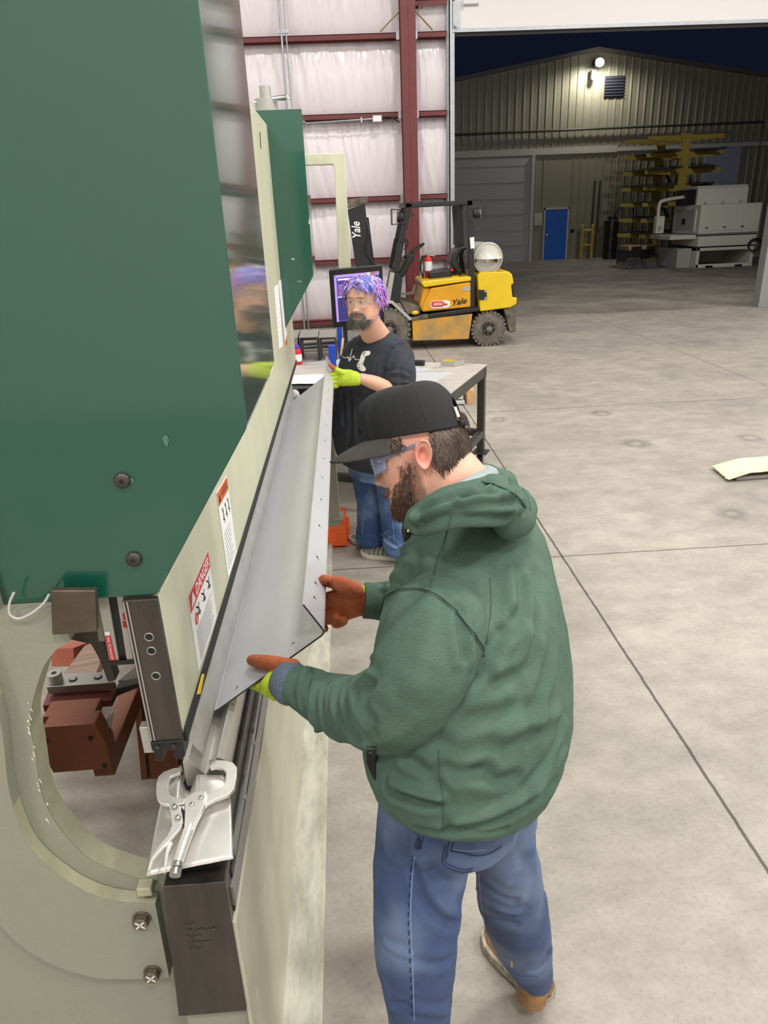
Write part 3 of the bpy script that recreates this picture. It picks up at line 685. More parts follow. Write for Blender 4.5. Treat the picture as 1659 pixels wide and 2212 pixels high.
# mast, carriage and forks pointing away to the left
def pw(u, v, y=TY): q = on_y(u, v, y); return (q.x, q.z)
ms = MB()
for y0 in (TY+.16, FYB-.26):
    a = pw(752, 452); b = pw(789, 440); c = pw(822, 720); d = pw(790, 720)
    ms.xz([a, b, c, d], y0, y0+.10)
ms = ms.build('mast', m_fork_k, ft, bevel=.008)
a = pw(750, 432); b = pw(795, 424); g = MB().xz([a, b, (b[0], b[1]-.08), (a[0], a[1]-.11)], TY+.12, FYB-.16)
g.build('mast_crossbar', m_dirty_k, ft, bevel=.008)
g = MB(); 
for y0 in (TY+.32, FYB-.40): g.cyl((pw(793, 470)[0], y0, pw(793, 470)[1]), (pw(822, 700)[0], y0, pw(822, 700)[1]), .035, n=12)
g.tube(smooth_line([(pw(785, 460)[0], TY+.2, pw(785, 460)[1]), (pw(798, 500)[0], TY+.14, pw(798, 500)[1]), (pw(790, 540)[0], TY+.14, pw(790, 540)[1]), (pw(812, 575)[0], TY+.14, pw(812, 575)[1])], 5), .018, 8)
g.build('lift_cylinder', m_fork_k, ft, smooth=50)
a = Vector((pw(757, 519)[0], TY+.15, pw(757, 519)[1])); b = Vector((pw(754, 481)[0], TY+.15, pw(754, 481)[1])); mb = MB()
up = b - a; rt = V(up.z, 0, -up.x).normalized()
text(mb, 'Yale', a + rt*.165, up, rt*-.13, bold=.02, shear=.1); mb.build('mast_lettering', m_white, ms)
g = MB()
for y0 in (TY+.3, FYB-.42): g.xz([(-.05, .75), (.02, .75), (.02, .06), (-1.1, .04), (-1.1, .06), (-.05, .1)], y0, y0+.12)
g.xz([(.02, .35), (.10, .35), (.10, .75), (.02, .75)], TY+.1, FYB-.1); g = g.build('fork_carriage', m_fork_k, ft)

# ------------------------------------------------------------------ work table (turned about 25 degrees)
TZ = .87
TC = Vector((1.15, 5.907, 0)); TU = Vector((-.906, .4226, 0)); TW = Vector((-.4226, -.906, 0))
def tp(s, w, z=TZ): q = TC + TU*s + TW*w; return Vector((q.x, q.y, z))
TS, TD = 2.25, 1.42
tb = thing('work_table', 'steel plate work table on square tube legs with casters behind both workers', 'table', (0.2, 5.6, 0))
MB().prism([tp(0, 0, TZ-.012), tp(TS, 0, TZ-.012), tp(TS, TD, TZ-.012), tp(0, TD, TZ-.012)], (0, 0, .012)).build('table_top', m_tabletop, tb, bevel=.003)
fr = MB(); h = .045
for (a, b) in (((.0, .03), (TS, .03)), ((.0, TD-.03), (TS, TD-.03)), ((.03, .0), (.03, TD)), ((TS-.03, 0), (TS-.03, TD)), ((TS/2, 0), (TS/2, TD))):
    fr.bar(tp(*a, TZ-.055), tp(*b, TZ-.055), .05, .085)
fr.build('top_frame', m_tube, tb, bevel=.005)
fr = MB()
for (a, b) in (((.03, .03), (TS-.03, .03)), ((.03, TD-.03), (TS-.03, TD-.03)), ((.03, .03), (.03, TD-.03)), ((TS-.03, .03), (TS-.03, TD-.03))):
    fr.bar(tp(*a, .29), tp(*b, .29), .05, .06)
fr.build('lower_frame', m_tube, tb, bevel=.005)
for (s_, w_) in ((.035, .035), (TS-.035, .035), (.035, TD-.035), (TS-.035, TD-.035)):
    lg = MB(); lg.obox(tp(s_, w_, (.125+TZ-.1)/2), TU*.03, TW*.03, V(0, 0, (TZ-.1-.125)/2)); lg = lg.build('leg', m_tube, tb, bevel=.004)
    MB().obox(tp(s_, w_, .12), TU*.065, TW*.065, V(0, 0, .006)).build('caster_plate', m_tube, lg)
    c = tp(s_, w_, .05); MB().cyl(c - TU*.018, c + TU*.018, .05, n=20).build('caster_wheel', m_rubber, lg, smooth=40)
    MB().obox(c + V(0, 0, .025) - TU*.026, TU*.003, TW*.03, V(0, 0, .04)).obox(c + V(0, 0, .025) + TU*.026, TU*.003, TW*.03, V(0, 0, .04)).obox(c + V(0, 0, .064), TU*.028, TW*.03, V(0, 0, .003)).build('caster_fork', m_galv, lg)
def flat(name, label, cat, pix, z, th, m, group=None):
    pts = [on_z(u, v, z) for u, v in pix]; o = MB().prism(pts, (0, 0, th)).build(name, m)
    return tag(o, label, cat, group)
flat('flat_blank', 'flat grey sheet metal blank lying on the table to the right of the far worker', 'sheet metal', [(880, 806), (977, 805), (934, 828), (888, 842)], TZ, .004, m_sheet)
flat('flat_blank', 'pale strip of sheet metal lying on the table behind the far worker', 'sheet metal', [(888, 793), (935, 797), (912, 803), (885, 803)], TZ, .003, m_sheet)
o = flat('steel_ruler', 'thin steel rule lying on the table under the yellow tape', 'ruler', [(933, 794), (1018, 785), (1018, 787), (933, 797)], TZ, .003, m_alu)
t = thing('angle_offcut', 'small bent metal offcut with yellow tape on the table near its far corner', 'metal offcut', on_z(980, 790, TZ))
c = on_z(980, 790, TZ+.004); MB().obox(c + V(-.05, 0, .02), TU*.06, TW*.004, V(0, 0, .018)).obox(c + V(.05, .01, .02), (TU*.6+TW*.8)*.05, TW*.004, V(0, 0, .018)).build('bent_plate', m_alu, t)
MB().obox(c + V(-.03, .04, .025), TU*.05, TW*.002, V(0, 0, .018)).build('yellow_tape', m_yellow_ink, t)
c = on_z(902, 789, TZ); t = thing('tape_holder', 'small black block lying on the table beside the far worker', 'block', c)
MB().obox(c + V(0, 0, .02), TU*.06, TW*.025, V(0, 0, .02)).build('block_body', m_black, t, bevel=.006); MB().obox(c + V(0, 0, .042), TU*.05, TW*.012, V(0, 0, .002)).build('block_label', m_tube, t)
# strips of stock stacked on the floor behind the table, seen under its right-hand edge
b0 = on_z(985, 876, 0)
for k in range(4):
    o = MB().box((b0.x-.75, b0.y+.03*k, .012 + k*.052), (b0.x+.10-.012*k, b0.y+.42, .050 + k*.052)).build('steel_strip', m_sheet, bevel=.002)
    tag(o, 'pale metal bar in the floor stack behind the table, %s' % ('lowest', 'second from bottom', 'second from top', 'topmost')[k], 'metal bar', 'metal bars stacked behind the table')
    for q in (-.6, -.05):
        if k < 3 or True: tag(MB().box((b0.x+q, b0.y+.03*k+.01, (.0 if k == 0 else .050 + (k-1)*.052)), (b0.x+q+.05, b0.y+.40, .012 + k*.052)).build('spacer_lath', m_tube), 'dark lath under the %s metal bar behind the table, %s end' % (('lowest', 'second lowest', 'second highest', 'topmost')[k], 'left' if q < -.3 else 'right'), 'lath', 'laths between the metal bars')
o = MB().box((b0.x+.13, b0.y+.02, 0), (b0.x+.22, b0.y+.36, .17)).build('timber_block', m_wood, bevel=.006); tag(o, 'wooden block on the floor at the right end of the stacked metal bars', 'wood block')
# left end of the table: tray with paper, cloth, bottle, brackets, boxes
pc = on_z(668, 832, TZ+.08); t = thing('tool_tray', 'low black steel tray under a sheet of paper on the table beside the press', 'tray', V(pc.x, pc.y+.12, TZ))
A0 = on_z(622, 842, TZ+.085); A1 = on_z(712, 836, TZ+.085)
dv = V(0.02, .32, 0)
tr = MB().prism([A0 + V(0, 0, -.085), A1 + V(0, 0, -.085), A1, A0], (0.01, .02, 0)).prism([A0 + V(0, 0, -.085), A1 + V(0, 0, -.085), A1 + dv + V(0, 0, -.085), A0 + dv + V(0, 0, -.085)], (0, 0, .01)).prism([A0 + dv + V(0, 0, -.085), A1 + dv + V(0, 0, -.085), A1 + dv, A0 + dv], (0, -.015, 0)).prism([A0, A1, A1 + dv, A0 + dv], (0, 0, -.012))
tr.build('tray_body', m_black, t, bevel=.003)
vs = []; q0, q1, q2, q3 = [on_z(*p, TZ+.088) for p in ((628, 831), (704, 831), (698, 810), (634, 812))]
mb = MB(); nx, ny = 14, 8
for j in range(ny+1):
    for i in range(nx+1):
        a, b_ = i/nx, j/ny; q = q0*(1-a)*(1-b_) + q1*a*(1-b_) + q2*a*b_ + q3*(1-a)*b_
        vs.append(q + V(0, 0, .006 + .008*noise.noise(Vector((a*3, b_*3, 2)))))
fs = [(j*(nx+1)+i, j*(nx+1)+i+1, (j+1)*(nx+1)+i+1, (j+1)*(nx+1)+i) for j in range(ny) for i in range(nx)]
mb.add(vs, fs); o = mb.build('paper_sheet', m_paper, smooth=180); md = o.modifiers.new('th', 'SOLIDIFY'); md.thickness = .001
tag(o, 'white sheet of paper lying on the black tray at the left of the table', 'paper')
o = flat('flat_blank', 'light flat plate on the table in front of the steel frames', 'sheet metal', [(670, 787), (733, 788), (735, 777), (690, 780)], TZ, .004, m_sheet)
# squeeze bottle
c = on_z(645, 787, TZ); t = thing('squeeze_bottle', 'red squeeze bottle with a purple cap on the table beside the press', 'bottle', c)
MB().tube([c + V(0, 0, q) for q in (0, .01, .06, .10, .125, .14)], [.03, .034, .034, .031, .028, .016], 20).build('bottle_body', m_red_ink, t, smooth=50)
MB().tube([c + V(0, 0, q) for q in (.138, .15, .165, .18)], [.022, .022, .014, .008], 16).build('bottle_cap', mat('purple_cap', (88, 50, 170), .4), t, smooth=50)
MB().tube([c + V(0, 0, .03), c + V(0, 0, .09)], [.0345, .0345], 20, False).build('bottle_label', m_white, t, smooth=50)
# two steel box frames at the back of the table
m_fr = mat('fabricated_steel', (150, 146, 142), .4, metal=.5, var=.2, vscale=6)
def boxframe(u0, u1, lab):
    y0 = 6.42
    a = on_y(u0, 762, y0); b = on_y(u1, 762, y0); zt = on_y(u0, 728, y0).z; y1 = y0+.42
    t = thing('box_frame', lab, 'steel frame', V((a.x+b.x)/2, y0+.2, TZ))
    MB().box((a.x, y0, zt-.012), (b.x, y1, zt)).build('top_plate', m_fr, t, bevel=.003)
    MB().box((a.x, y0, TZ), (a.x+.014, y1, zt-.012)).build('side_plate', m_tube, t); MB().box((b.x-.014, y0, TZ), (b.x, y1, zt-.012)).build('side_plate', m_tube, t)
    MB().box((a.x+.014, y0+.1, TZ), (b.x-.014, y1, TZ+.01)).build('bottom_plate', m_fr, t)
    MB().box((a.x+.014, y1-.05, TZ+.13), (b.x-.014, y1-.02, TZ+.18)).build('wood_strip', m_wood, t)
    return t
boxframe(648, 689, 'open steel box frame at the back of the table, the left of two')
boxframe(690, 728, 'open steel box frame at the back of the table behind the blue block')
o = MB().box((on_y(626, 740, 6.42).x-.25, 6.42, TZ), (on_y(643, 740, 6.42).x, 6.85, on_y(640, 729, 6.42).z)).build('steel_block', m_fr, bevel=.004); tag(o, 'grey steel block at the back left of the table, half behind the press', 'steel block')
c = on_y(718, 772, 6.1); o = MB().box((c.x-.03, 6.1, TZ), (c.x+.03, 6.15, on_y(718, 747, 6.1).z)).build('blue_block', m_blue, bevel=.003); tag(o, 'small bright blue block standing on the table before the steel frames', 'block')
a = on_y(731, 705, 6.95); o = MB().box((a.x-.015, 6.95, .0), (a.x+.03, 7.0, on_y(731, 702, 6.95).z)).build('blue_post', m_blue, bevel=.004); tag(o, 'thin blue steel post standing behind the table under the screen', 'post')
a = on_z(737, 772, TZ); b = on_y(741, 731, a.y+.06); o = MB().bar(V(a.x, a.y, TZ+.012), b, .022, .022, (0, 1, 0)).build('wood_stick', m_wood); tag(o, 'thin pale wooden stick leaning beside the far worker', 'stick')
# ------------------------------------------------------------------ press brake
RX = -.346
YN, YF = 1.10, on_x(637, 752, RX).y
pb = thing('press_brake', 'large green and cream press brake machine filling the left side', 'press brake', (-.5, 2.9, 0))
def part(name, mb, m, par=None, **k): return mb.build(name, m, par or pb, **k)
RTOP = on_x(562, 250, RX).z
part('ram', MB().box((-.403, YN, 1.168), (RX, YF, 1.46)).box((-.403, YN+.02, 1.46), (RX, YF, 2.50)), m_olive, bevel=.003)
# bare steel end of the ram with bolt holes and two polished edges
re = part('ram_end', MB().box((-.405, YN-.012, 1.166), (-.3465, YN+.002, 1.463)), m_steel_dark, bevel=.0015)
for xx in (-.4015, -.3955): MB().box((xx-.0012, YN-.0145, 1.17), (xx+.0012, YN-.011, 1.462)).build('polished_edge', m_chrome, re)
for (u, v) in ((322, 1376), (327, 1406), (337, 1460)):
    c = on_y(u, v, YN-.012); MB().torus(c, (0, 1, 0), .0075, .0013, 22, 8).build('bolt_hole_rim', m_steel, re, smooth=60)
    MB().cyl(c + V(0, -.0006, 0), c + V(0, .001, 0), .0072, n=22).build('bolt_hole', m_black, re)
cl = MB().box((-.404, YN-.016, 1.147), (-.345, YN+.03, 1.167)).xz([(-.402, 1.148), (-.384, 1.148), (-.384, 1.128), (-.389, 1.121), (-.402, 1.121)], YN-.014, YN+.03).xz([(-.366, 1.148), (-.346, 1.148), (-.346, 1.128), (-.352, 1.121), (-.366, 1.126)], YN-.014, YN+.03)
cl = part('punch_clamp', cl, m_black, bevel=.002)
for xx in (-.392, -.362): MB().cyl((xx, YN-.019, 1.157), (xx, YN-.015, 1.157), .0042, n=14).build('clamp_screw', m_steel_dark, cl)
part('clamp_bracket', MB().box((-.425, YN+.0, 1.13), (-.404, YN+.02, 1.19)), m_alu, bevel=.002)
part('clamp_rail', MB().box((-.350, YN+.002, 1.150), (-.3405, YF, 1.176)), m_rubber, bevel=.002)
MB().prism([on_x(u, v, -.340) for u, v in ((425, 1500), (432, 1499), (441, 1456), (436, 1456))], (.0012, 0, 0)).build('yellow_tape', m_yellow_ink, pb)
part('punch', MB().xz([(-.39, 1.168), (-.350, 1.168), (-.350, 1.125), (-.3395, 1.062), (-.345, 1.031), (-.362, 1.06), (-.376, 1.12), (-.39, 1.14)], 1.20, 4.36), m_tool, bevel=.001)
# cylinder covers: same profile near and far, one chamfered lower corner
CP = [(-.605, 1.464), (-.352, 1.464), (-.344, 1.470), (-.166, 1.746), (-.163, 1.756), (-.163, 2.565), (-.605, 2.565)]
cv = part('cylinder_cover', MB().xz(CP, 1.10, 1.615), m_green, bevel=.003, seg=3); cv['label'] = 'near green cover'
c2 = part('cylinder_cover', MB().xz(CP, 4.2, 4.62), m_green, bevel=.003, seg=3); c2['label'] = 'far green cover'
for (u, v) in ((265, 1037), (290, 1207)):
    c = on_y(u, v, 1.10); s = MB().tube([c + V(0, q, 0) for q in (0, -.004, -.007, -.0085)], [.0132, .0132, .0105, .006], 24).build('cover_screw', m_steel_dark, cv, smooth=50)
    MB().cyl(c + V(0, -.0075, 0), c + V(0, -.0092, 0), .0042, n=6).build('hex_socket', m_black, s)
m_chip = mat('paint_chip', (196, 204, 190), .6)
for pts in (((668, 470), (671, 482), (666, 484)), ((628, 560), (634, 557), (637, 562)), ((640, 608), (650, 607), (650, 609))):
    MB().prism([on_y(u, v, 4.1995) for u, v in pts], (0, -.001, 0)).build('paint_chip', m_chip, c2)
for pts in (((350, 945), (360, 938), (366, 950), (362, 965), (356, 962)), ((283, 1031), (290, 1036), (288, 1043), (281, 1042))):
    MB().prism([on_y(u, v, 1.0985) for u, v in pts], (0, -.0006, 0)).build('paint_scuff', mat('paint_scuff', (70, 122, 106), .5), cv)
def lerpq(q, a, b): return q[0]*(1-a)*(1-b) + q[1]*a*(1-b) + q[2]*a*b + q[3]*(1-a)*b
# stickers on the ram face
def sticker(px, name, head, hm, hfrac, word, lines):
    q = [on_x(u, v, RX+.0006) for u, v in px]
    s = MB().prism(q, (.0006, 0, 0)).build(name, m_paper, pb)
    X1 = V(.0008, 0, 0)
    MB().prism([lerpq(q, a, b) + X1 for a, b in ((.02, .015), (.98, .015), (.98, hfrac), (.02, hfrac))], (.0004, 0, 0)).build('header', hm, s)
    o_ = lerpq(q, .3, hfrac*.85); mb = MB()
    text(mb, word, o_ + X1*1.6, lerpq(q, .95, hfrac*.85) - o_, lerpq(q, .3, hfrac*.2) - o_, bold=.02); mb.build('header_word', m_white if hm is m_red_ink else m_ink, s)
    a, b, c = lerpq(q, .07, hfrac*.85), lerpq(q, .25, hfrac*.85), lerpq(q, .16, hfrac*.2)
    MB().prism([a + X1*1.6, b + X1*1.6, c + X1*1.6], (.0003, 0, 0)).build('warning_triangle', m_white if hm is m_red_ink else m_ink, s)
    mb = MB(); rs = random.Random(hash(word) % 97 if False else len(word))
    for k in range(lines):
        b0 = hfrac + (1-hfrac)*(.42 + .54*k/lines)
        mb.prism([lerpq(q, a, b) + X1 for a, b in ((.12, b0), (.12 + rs.uniform(.5, .8), b0), (.12 + rs.uniform(.5, .8), b0+.008), (.12, b0+.008))], (.0003, 0, 0))
    mb.build('fine_print', mat('print_fine', (120, 120, 122), .8), s)
    for k in range(3):
        mb = MB(); a0 = .22 + k*.26; b0 = hfrac+.06
        for (p_, r_) in (((0, 0), (.10, .10)), ((.12, .02), (.06, .16)), ((.02, .16), (.15, .20)), ((.1, .10), (.12, .24))):
            A_ = lerpq(q, a0+p_[0], b0+p_[1]*(1-hfrac)); B_ = lerpq(q, a0+r_[0], b0+r_[1]*(1-hfrac)); mb.bar(A_ + X1, B_ + X1, .004, .0006, (1, 0, 0))
        mb.build('pictogram', m_ink, s)
    return s, q
s, q = sticker(((405, 1289), (449, 1187), (468, 1330), (429, 1450)), 'danger_sticker', 0, m_red_ink, .235, 'DANGER', 13); s['label'] = 'danger sticker with a red header'
c = lerpq(q, .18, .42) + V(.0012, 0, 0); MB().torus(c, (1, 0, 0), .012, .0012, 20, 6).bar(c + V(0, -.008, -.008), c + V(0, .008, .008), .002, .001, (1, 0, 0)).build('no_entry_mark', m_red_ink, s)
s, q = sticker(((467, 1064), (489, 1027), (511, 1192), (493, 1249)), 'warning_sticker', 0, m_orange_ink, .17, 'WARNING', 9); s['label'] = 'warning sticker with an orange header'
m_mark = mat('stain_dark', (150, 150, 120), .6)
# frame: big side plate with throat, and the bolted C-shaped stiffener in front of it
NEAR = [(152, 1385), (128, 1398), (108, 1420), (90, 1451), (68, 1527), (65, 1572), (75, 1620), (87, 1700), (104, 1749), (140, 1803), (203, 1862), (298, 1898), (337, 1905)]
th = [on_y(u, v, 1.08) for u, v in NEAR]; th = smooth_line(th, 5)
def XZ(P_): return [(p.x, p.z) for p in P_]
outer = [(-.43, th[-1].z), (-.43, .66), (-.405, .5), (-.405, .0), (-1.5, .0), (-1.5, 2.6), (-.607, 2.6), (-.607, 1.463), (th[0].x, 1.463)]
# build the C as quads strips: left body + top + bottom (triangulate through bmesh ngon)
mb = MB(); mb.xz(XZ(th) + outer, 1.08, 1.13)
fr_ = part('side_frame', mb, [m_frame], bevel=.0)
# throat lining: lighter strip, light on the worn edge painted in
mb = MB(); vs = []
for p in th: vs += [(p.x+.0006, 1.0805, p.z+.0006), (p.x+.0006, 1.1295, p.z+.0006)]
mb.add(vs, [(2*i, 2*i+1, 2*i+3, 2*i+2) for i in range(len(th)-1)]); mb.build('throat_edge', m_frame_edge, fr_, smooth=60)
RI = [(-75, 1330), (-32, 1450), (-4, 1540), (7, 1600), (18, 1700), (41, 1781), (68, 1835), (113, 1880), (181, 1925), (253, 1948), (335, 1953)]
ARC = [(366, 2113), (235, 2115), (181, 2106), (113, 2084), (45, 2043), (0, 1998), (-60, 1925), (-120, 1820), (-170, 1700), (-200, 1560), (-205, 1400), (-190, 1330)]
ri = smooth_line([on_y(u, v, 1.05) for u, v in RI], 4); ao = smooth_line([on_y(u, v, 1.05) for u, v in ARC], 4)
mb = MB(); mb.xz(XZ(ri) + XZ(ao), 1.05, 1.079)
st_ = part('stiffener_plate', mb, m_frame)
mb = MB(); vs = []
for p in ri: vs += [(p.x, 1.0505, p.z+.0006), (p.x, 1.0785, p.z+.0006)]
mb.add(vs, [(2*i, 2*i+1, 2*i+3, 2*i+2) for i in range(len(ri)-1)]); mb.build('lit_worn_edge', m_frame_edge, st_, smooth=60)  # worn edge coloured lighter, as if light fell on it
c = on_y(318, 1925, 1.06); MB().box((c.x-.018, 1.052, c.z-.006), (c.x+.012, 1.078, c.z+.016)).build('weld_block', m_frame_edge, st_, bevel=.003)
m_bolt = mat('bolt_steel', (128, 120, 104), .35, metal=.8)
for (u, v) in ((307, 1983), (330, 2098)):
    c = on_y(u, v, 1.05); b_ = MB().cyl(c, c + V(0, -.004, 0), .019, n=24).cyl(c + V(0, -.004, 0), c + V(0, -.017, 0), .0165, n=6).build('hex_bolt', m_bolt, st_, bevel=.001)
    d = .0085; MB().bar(c + V(-d, -.0175, -d), c + V(d, -.0175, d), .003, .0008, (0, 1, 0)).bar(c + V(-d, -.0175, d), c + V(d, -.0175, -d), .003, .0008, (0, 1, 0)).build('paint_cross', m_white, b_)
# far side frame
part('side_frame', MB().box((-1.5, 4.45, 0), (-.41, 4.5, .9)).box((-1.5, 4.45, .9), (-.95, 4.5, 2.5)).box((-1.5, 4.45, 1.6), (-.41, 4.5, 2.5)), m_frame)
part('top_beam', MB().box((-1.1, 1.14, 1.95), (-.60, 4.45, 2.5)), m_frame)
# bed
bd = part('bed', MB().xz([(-.428, .53), (-.288, .53), (-.288, .90), (-.403, .90)], 1.0, YF), m_steel_dark, bevel=.002)
mb = MB(); a = on_y(392, 2032, .9985); b = on_y(490, 2000, .9985)
for k, w in enumerate((.4, .9, .55, .75, .5)):
    a_ = on_y(398 + k*3, 2000 + k*13, .9988); 
    for j in range(int(9*w)): mb.box((a_.x + j*.0075, .9984, a_.z), (a_.x + j*.0075 + .004, .9992, a_.z+.0012 + .002*((j*7+k) % 3)))
mb.build('stamped_marks', mat('stamp', (70, 64, 60), .5), bd)
part('bed_housing', MB().box((-.42, 1.02, 0), (-.29, YF, .53)), m_frame)
ap = part('apron', MB().box((-.289, 1.006, .03), (-.280, YF, .785)), mat('apron_paint', (192, 190, 168), .42, var=.16, vscale=3, stretch=(6, 1.2, 1.6), bump=.03, bscale=30), bevel=.002)
part('bed_rail', MB().box((-.2885, 1.03, .80), (-.2815, YF, .852)), m_rail, bevel=.0015)
part('bed_slot', MB().box((-.2885, 1.03, .786), (-.285, YF, .80)).box((-.2885, 1.05, .852), (-.285, YF, .874)), m_black)
part('bed_rail', MB().box((-.2885, 1.08, .874), (-.2805, YF, .897)), m_rail, bevel=.0015)
for (u, v) in ((527, 1672), (548, 1580), (525, 2040), (572, 1480)):
    c = on_x(u, v, -.2815); MB().cyl((-.2822, c.y, c.z), (-.2806, c.y, c.z), .009, n=16).build('bolt_hole', m_black, pb)
for k, (u, v) in enumerate(((533, 1500), (513, 1620))):
    c = on_x(u, v, -.2805); MB().cyl((-.2815, c.y, .885), (-.277, c.y, .885), .006, n=12).build('rail_screw', m_steel, pb)
hd = part('die_holder', MB().box((-.398, 1.03, .90), (-.300, YF-.1, .957)), m_black, bevel=.002)
part('die_holder_side', MB().box((-.300, 1.08, .90), (-.2915, YF-.1, .948)), m_steel_dark, bevel=.0015)
part('die', MB().xz([(-.388, .957), (-.302, .957), (-.302, 1.022), (-.316, 1.030), (-.3455, .985), (-.374, 1.030), (-.388, 1.022)], 1.195, 4.42), m_scrap, bevel=.0012)
fl = part('base_flange', MB().box((-.288, .75, 0), (-.172, 4.46, .03)), mat('flange_dusty', (196, 194, 178), .6, var=.3, vscale=7, stretch=(3, .8, 1), col2=(150, 148, 134)), bevel=.004)
part('base_foot', MB().box((-.24, 4.46, 0), (-.165, 4.62, .075)), m_frame, bevel=.02)
# ram guide, lever, linear scale and cable below the near cover
part('ram_guide', MB().xz(XZ([on_y(u, v, 1.064) for u, v in ((108, 1276), (206, 1276), (209, 1366), (112, 1373))]), 1.064, 1.0785), mat('oily_steel', (104, 92, 76), .35, metal=.5, var=.4, vscale=14), bevel=.003)
part('guide_lever', MB().xz(XZ([on_y(u, v, 1.24) for u, v in ((140, 1284), (215, 1284), (222, 1385), (250, 1470), (233, 1474), (212, 1420), (196, 1392), (142, 1380))]), 1.24, 1.27), m_steel_dark, bevel=.002)
part('guide_lever', MB().xz(XZ([on_y(u, v, 1.2) for u, v in ((194, 1284), (212, 1284), (226, 1386), (213, 1386))]), 1.2, 1.22), m_frame, bevel=.002)
ls = part('linear_scale', MB().xz(XZ([on_y(u, v, 1.12) for u, v in ((208, 1282), (232, 1282), (257, 1428), (236, 1428))]), 1.12, 1.16), m_alu, bevel=.001)
MB().xz(XZ([on_y(u, v, 1.125) for u, v in ((230, 1282), (252, 1282), (276, 1428), (254, 1428))]), 1.125, 1.16).build('scale_slot', m_black, ls)
MB().xz(XZ([on_y(u, v, 1.12) for u, v in ((251, 1282), (264, 1282), (288, 1426), (274, 1426))]), 1.12, 1.16).build('scale_edge', m_alu, ls)
MB().xz(XZ([on_y(u, v, 1.118) for u, v in ((235, 1428), (292, 1425), (293, 1434), (236, 1438))]), 1.118, 1.165).build('scale_end_cap', m_black, ls)
for v0 in (1326, 1343): MB().xz(XZ([on_y(u, v, 1.119) for u, v in ((264, v0), (272, v0), (275, v0+13), (267, v0+13))]), 1.1185, 1.1195).build('red_lamp', m_red_ink, ls)
lp = [on_y(u, v, 1.1192) for u, v in ((227, 1373), (238, 1372), (250, 1425), (238, 1427))]
lb = MB().prism(lp, (0, -.0006, 0)).build('scale_label', m_red_ink, ls)
mb = MB(); o_ = lerpq(lp, .28, .04); text(mb, 'STEEL TECHNOLOGY', o_ + V(0, -.0012, 0), lerpq(lp, .28, .97) - o_, lerpq(lp, .78, .04) - o_, bold=.01); mb.build('label_text', m_white, lb)
MB().prism([on_y(u, v, 1.1192) for u, v in ((226, 1365), (237, 1364), (238, 1372), (227, 1373))], (0, -.0006, 0)).build('label_chip', m_paper, ls)
part('sensor_cable', MB().tube(smooth_line([on_y(u, v, 1.07) for u, v in ((30, 1280), (20, 1305), (22, 1328), (42, 1336), (72, 1322), (95, 1302), (106, 1284))], 6), .0022, 8), mat('cable_grey', (196, 196, 190), .5), smooth=60)
# back gauge seen through the throat
def ypoly(name, px, y, d, m, par=None, bevel=.002): return MB().prism([on_y(u, v, y) for u, v in px], (0, d, 0)).build(name, m, par or pb, bevel=bevel)
def zpoly(name, px, z, d, m, par=None, bevel=.0015): return MB().prism([on_z(u, v, z) for u, v in px], (0, 0, -d)).build(name, m, par or pb, bevel=bevel)
bg = zpoly('gauge_finger', ((100, 1484), (131, 1455), (222, 1451), (250, 1474)), .985, .022, m_steel)
zpoly('gauge_finger', ((255, 1470), (296, 1437), (400, 1420), (390, 1466)), .985, .02, m_steel)
c = on_z(121, 1472, .985); MB().cyl(c, c + V(0, 0, .026), .0175, n=24).build('knurled_knob', m_scrap, bg, bevel=.001); MB().cyl(c + V(0, 0, .0255), c + V(0, 0, .0268), .007, n=6).build('knob_socket', m_black, bg)
for (u, v) in ((158, 1468), (212, 1463)):
    c = on_z(u, v, .985); MB().cyl(c, c + V(0, 0, .0012), .0105, n=20).build('screw_recess', m_black, bg); MB().cyl(c, c + V(0, 0, .003), .007, n=16).build('cap_screw', m_steel, bg)
ga = zpoly('gauge_plate', ((102, 1497), (252, 1487), (240, 1512), (92, 1524)), .955, .02, mat('plate_maroon', (126, 66, 60), .4, metal=.3))
for (u, v) in ((120, 1496), (224, 1487)):
    c = on_z(u, v, .96); MB().cyl(c, c + V(0, 0, .012), .009, n=16).build('cap_screw', m_steel, ga)
fin = MB()
for k in range(26):
    a = on_z(116 + k*4.0, 1537 - k*.25, .90); b = on_z(108 + k*4.0, 1556 - k*.15, .90); fin.bar(a, b, .004, .02)
part('bellows_fin', fin, m_brown_lt)
ypoly('gauge_block', ((92, 1548), (203, 1540), (206, 1563), (92, 1572)), 1.44, .06, m_brown)
gb = ypoly('gauge_block', ((92, 1571), (204, 1563), (231, 1610), (241, 1660), (115, 1670), (98, 1640)), 1.40, .05, m_brown)
for (u, v) in ((196, 1594), (226, 1653), (100, 1602)):
    c = on_y(u, v, 1.40); MB().cyl(c, c + V(0, -.003, 0), .006, n=14).build('cap_screw', m_steel_dark, gb)
A_, B_ = on_y(296, 1478, 1.75), on_y(222, 1660, 1.42)
part('gauge_beam', MB().bar(A_, B_, .05, .05).bar(A_ + V(.02, 0, .02), B_ + V(.02, 0, .02), .012, .03), m_brown, bevel=.003)
ypoly('gauge_tag', ((228, 1552), (246, 1536), (241, 1572), (234, 1573)), 1.42, .004, m_alu)
ypoly('gauge_arm', ((250, 1488), (302, 1476), (300, 1486), (258, 1502), (240, 1516)), 1.5, .03, m_steel_dark)
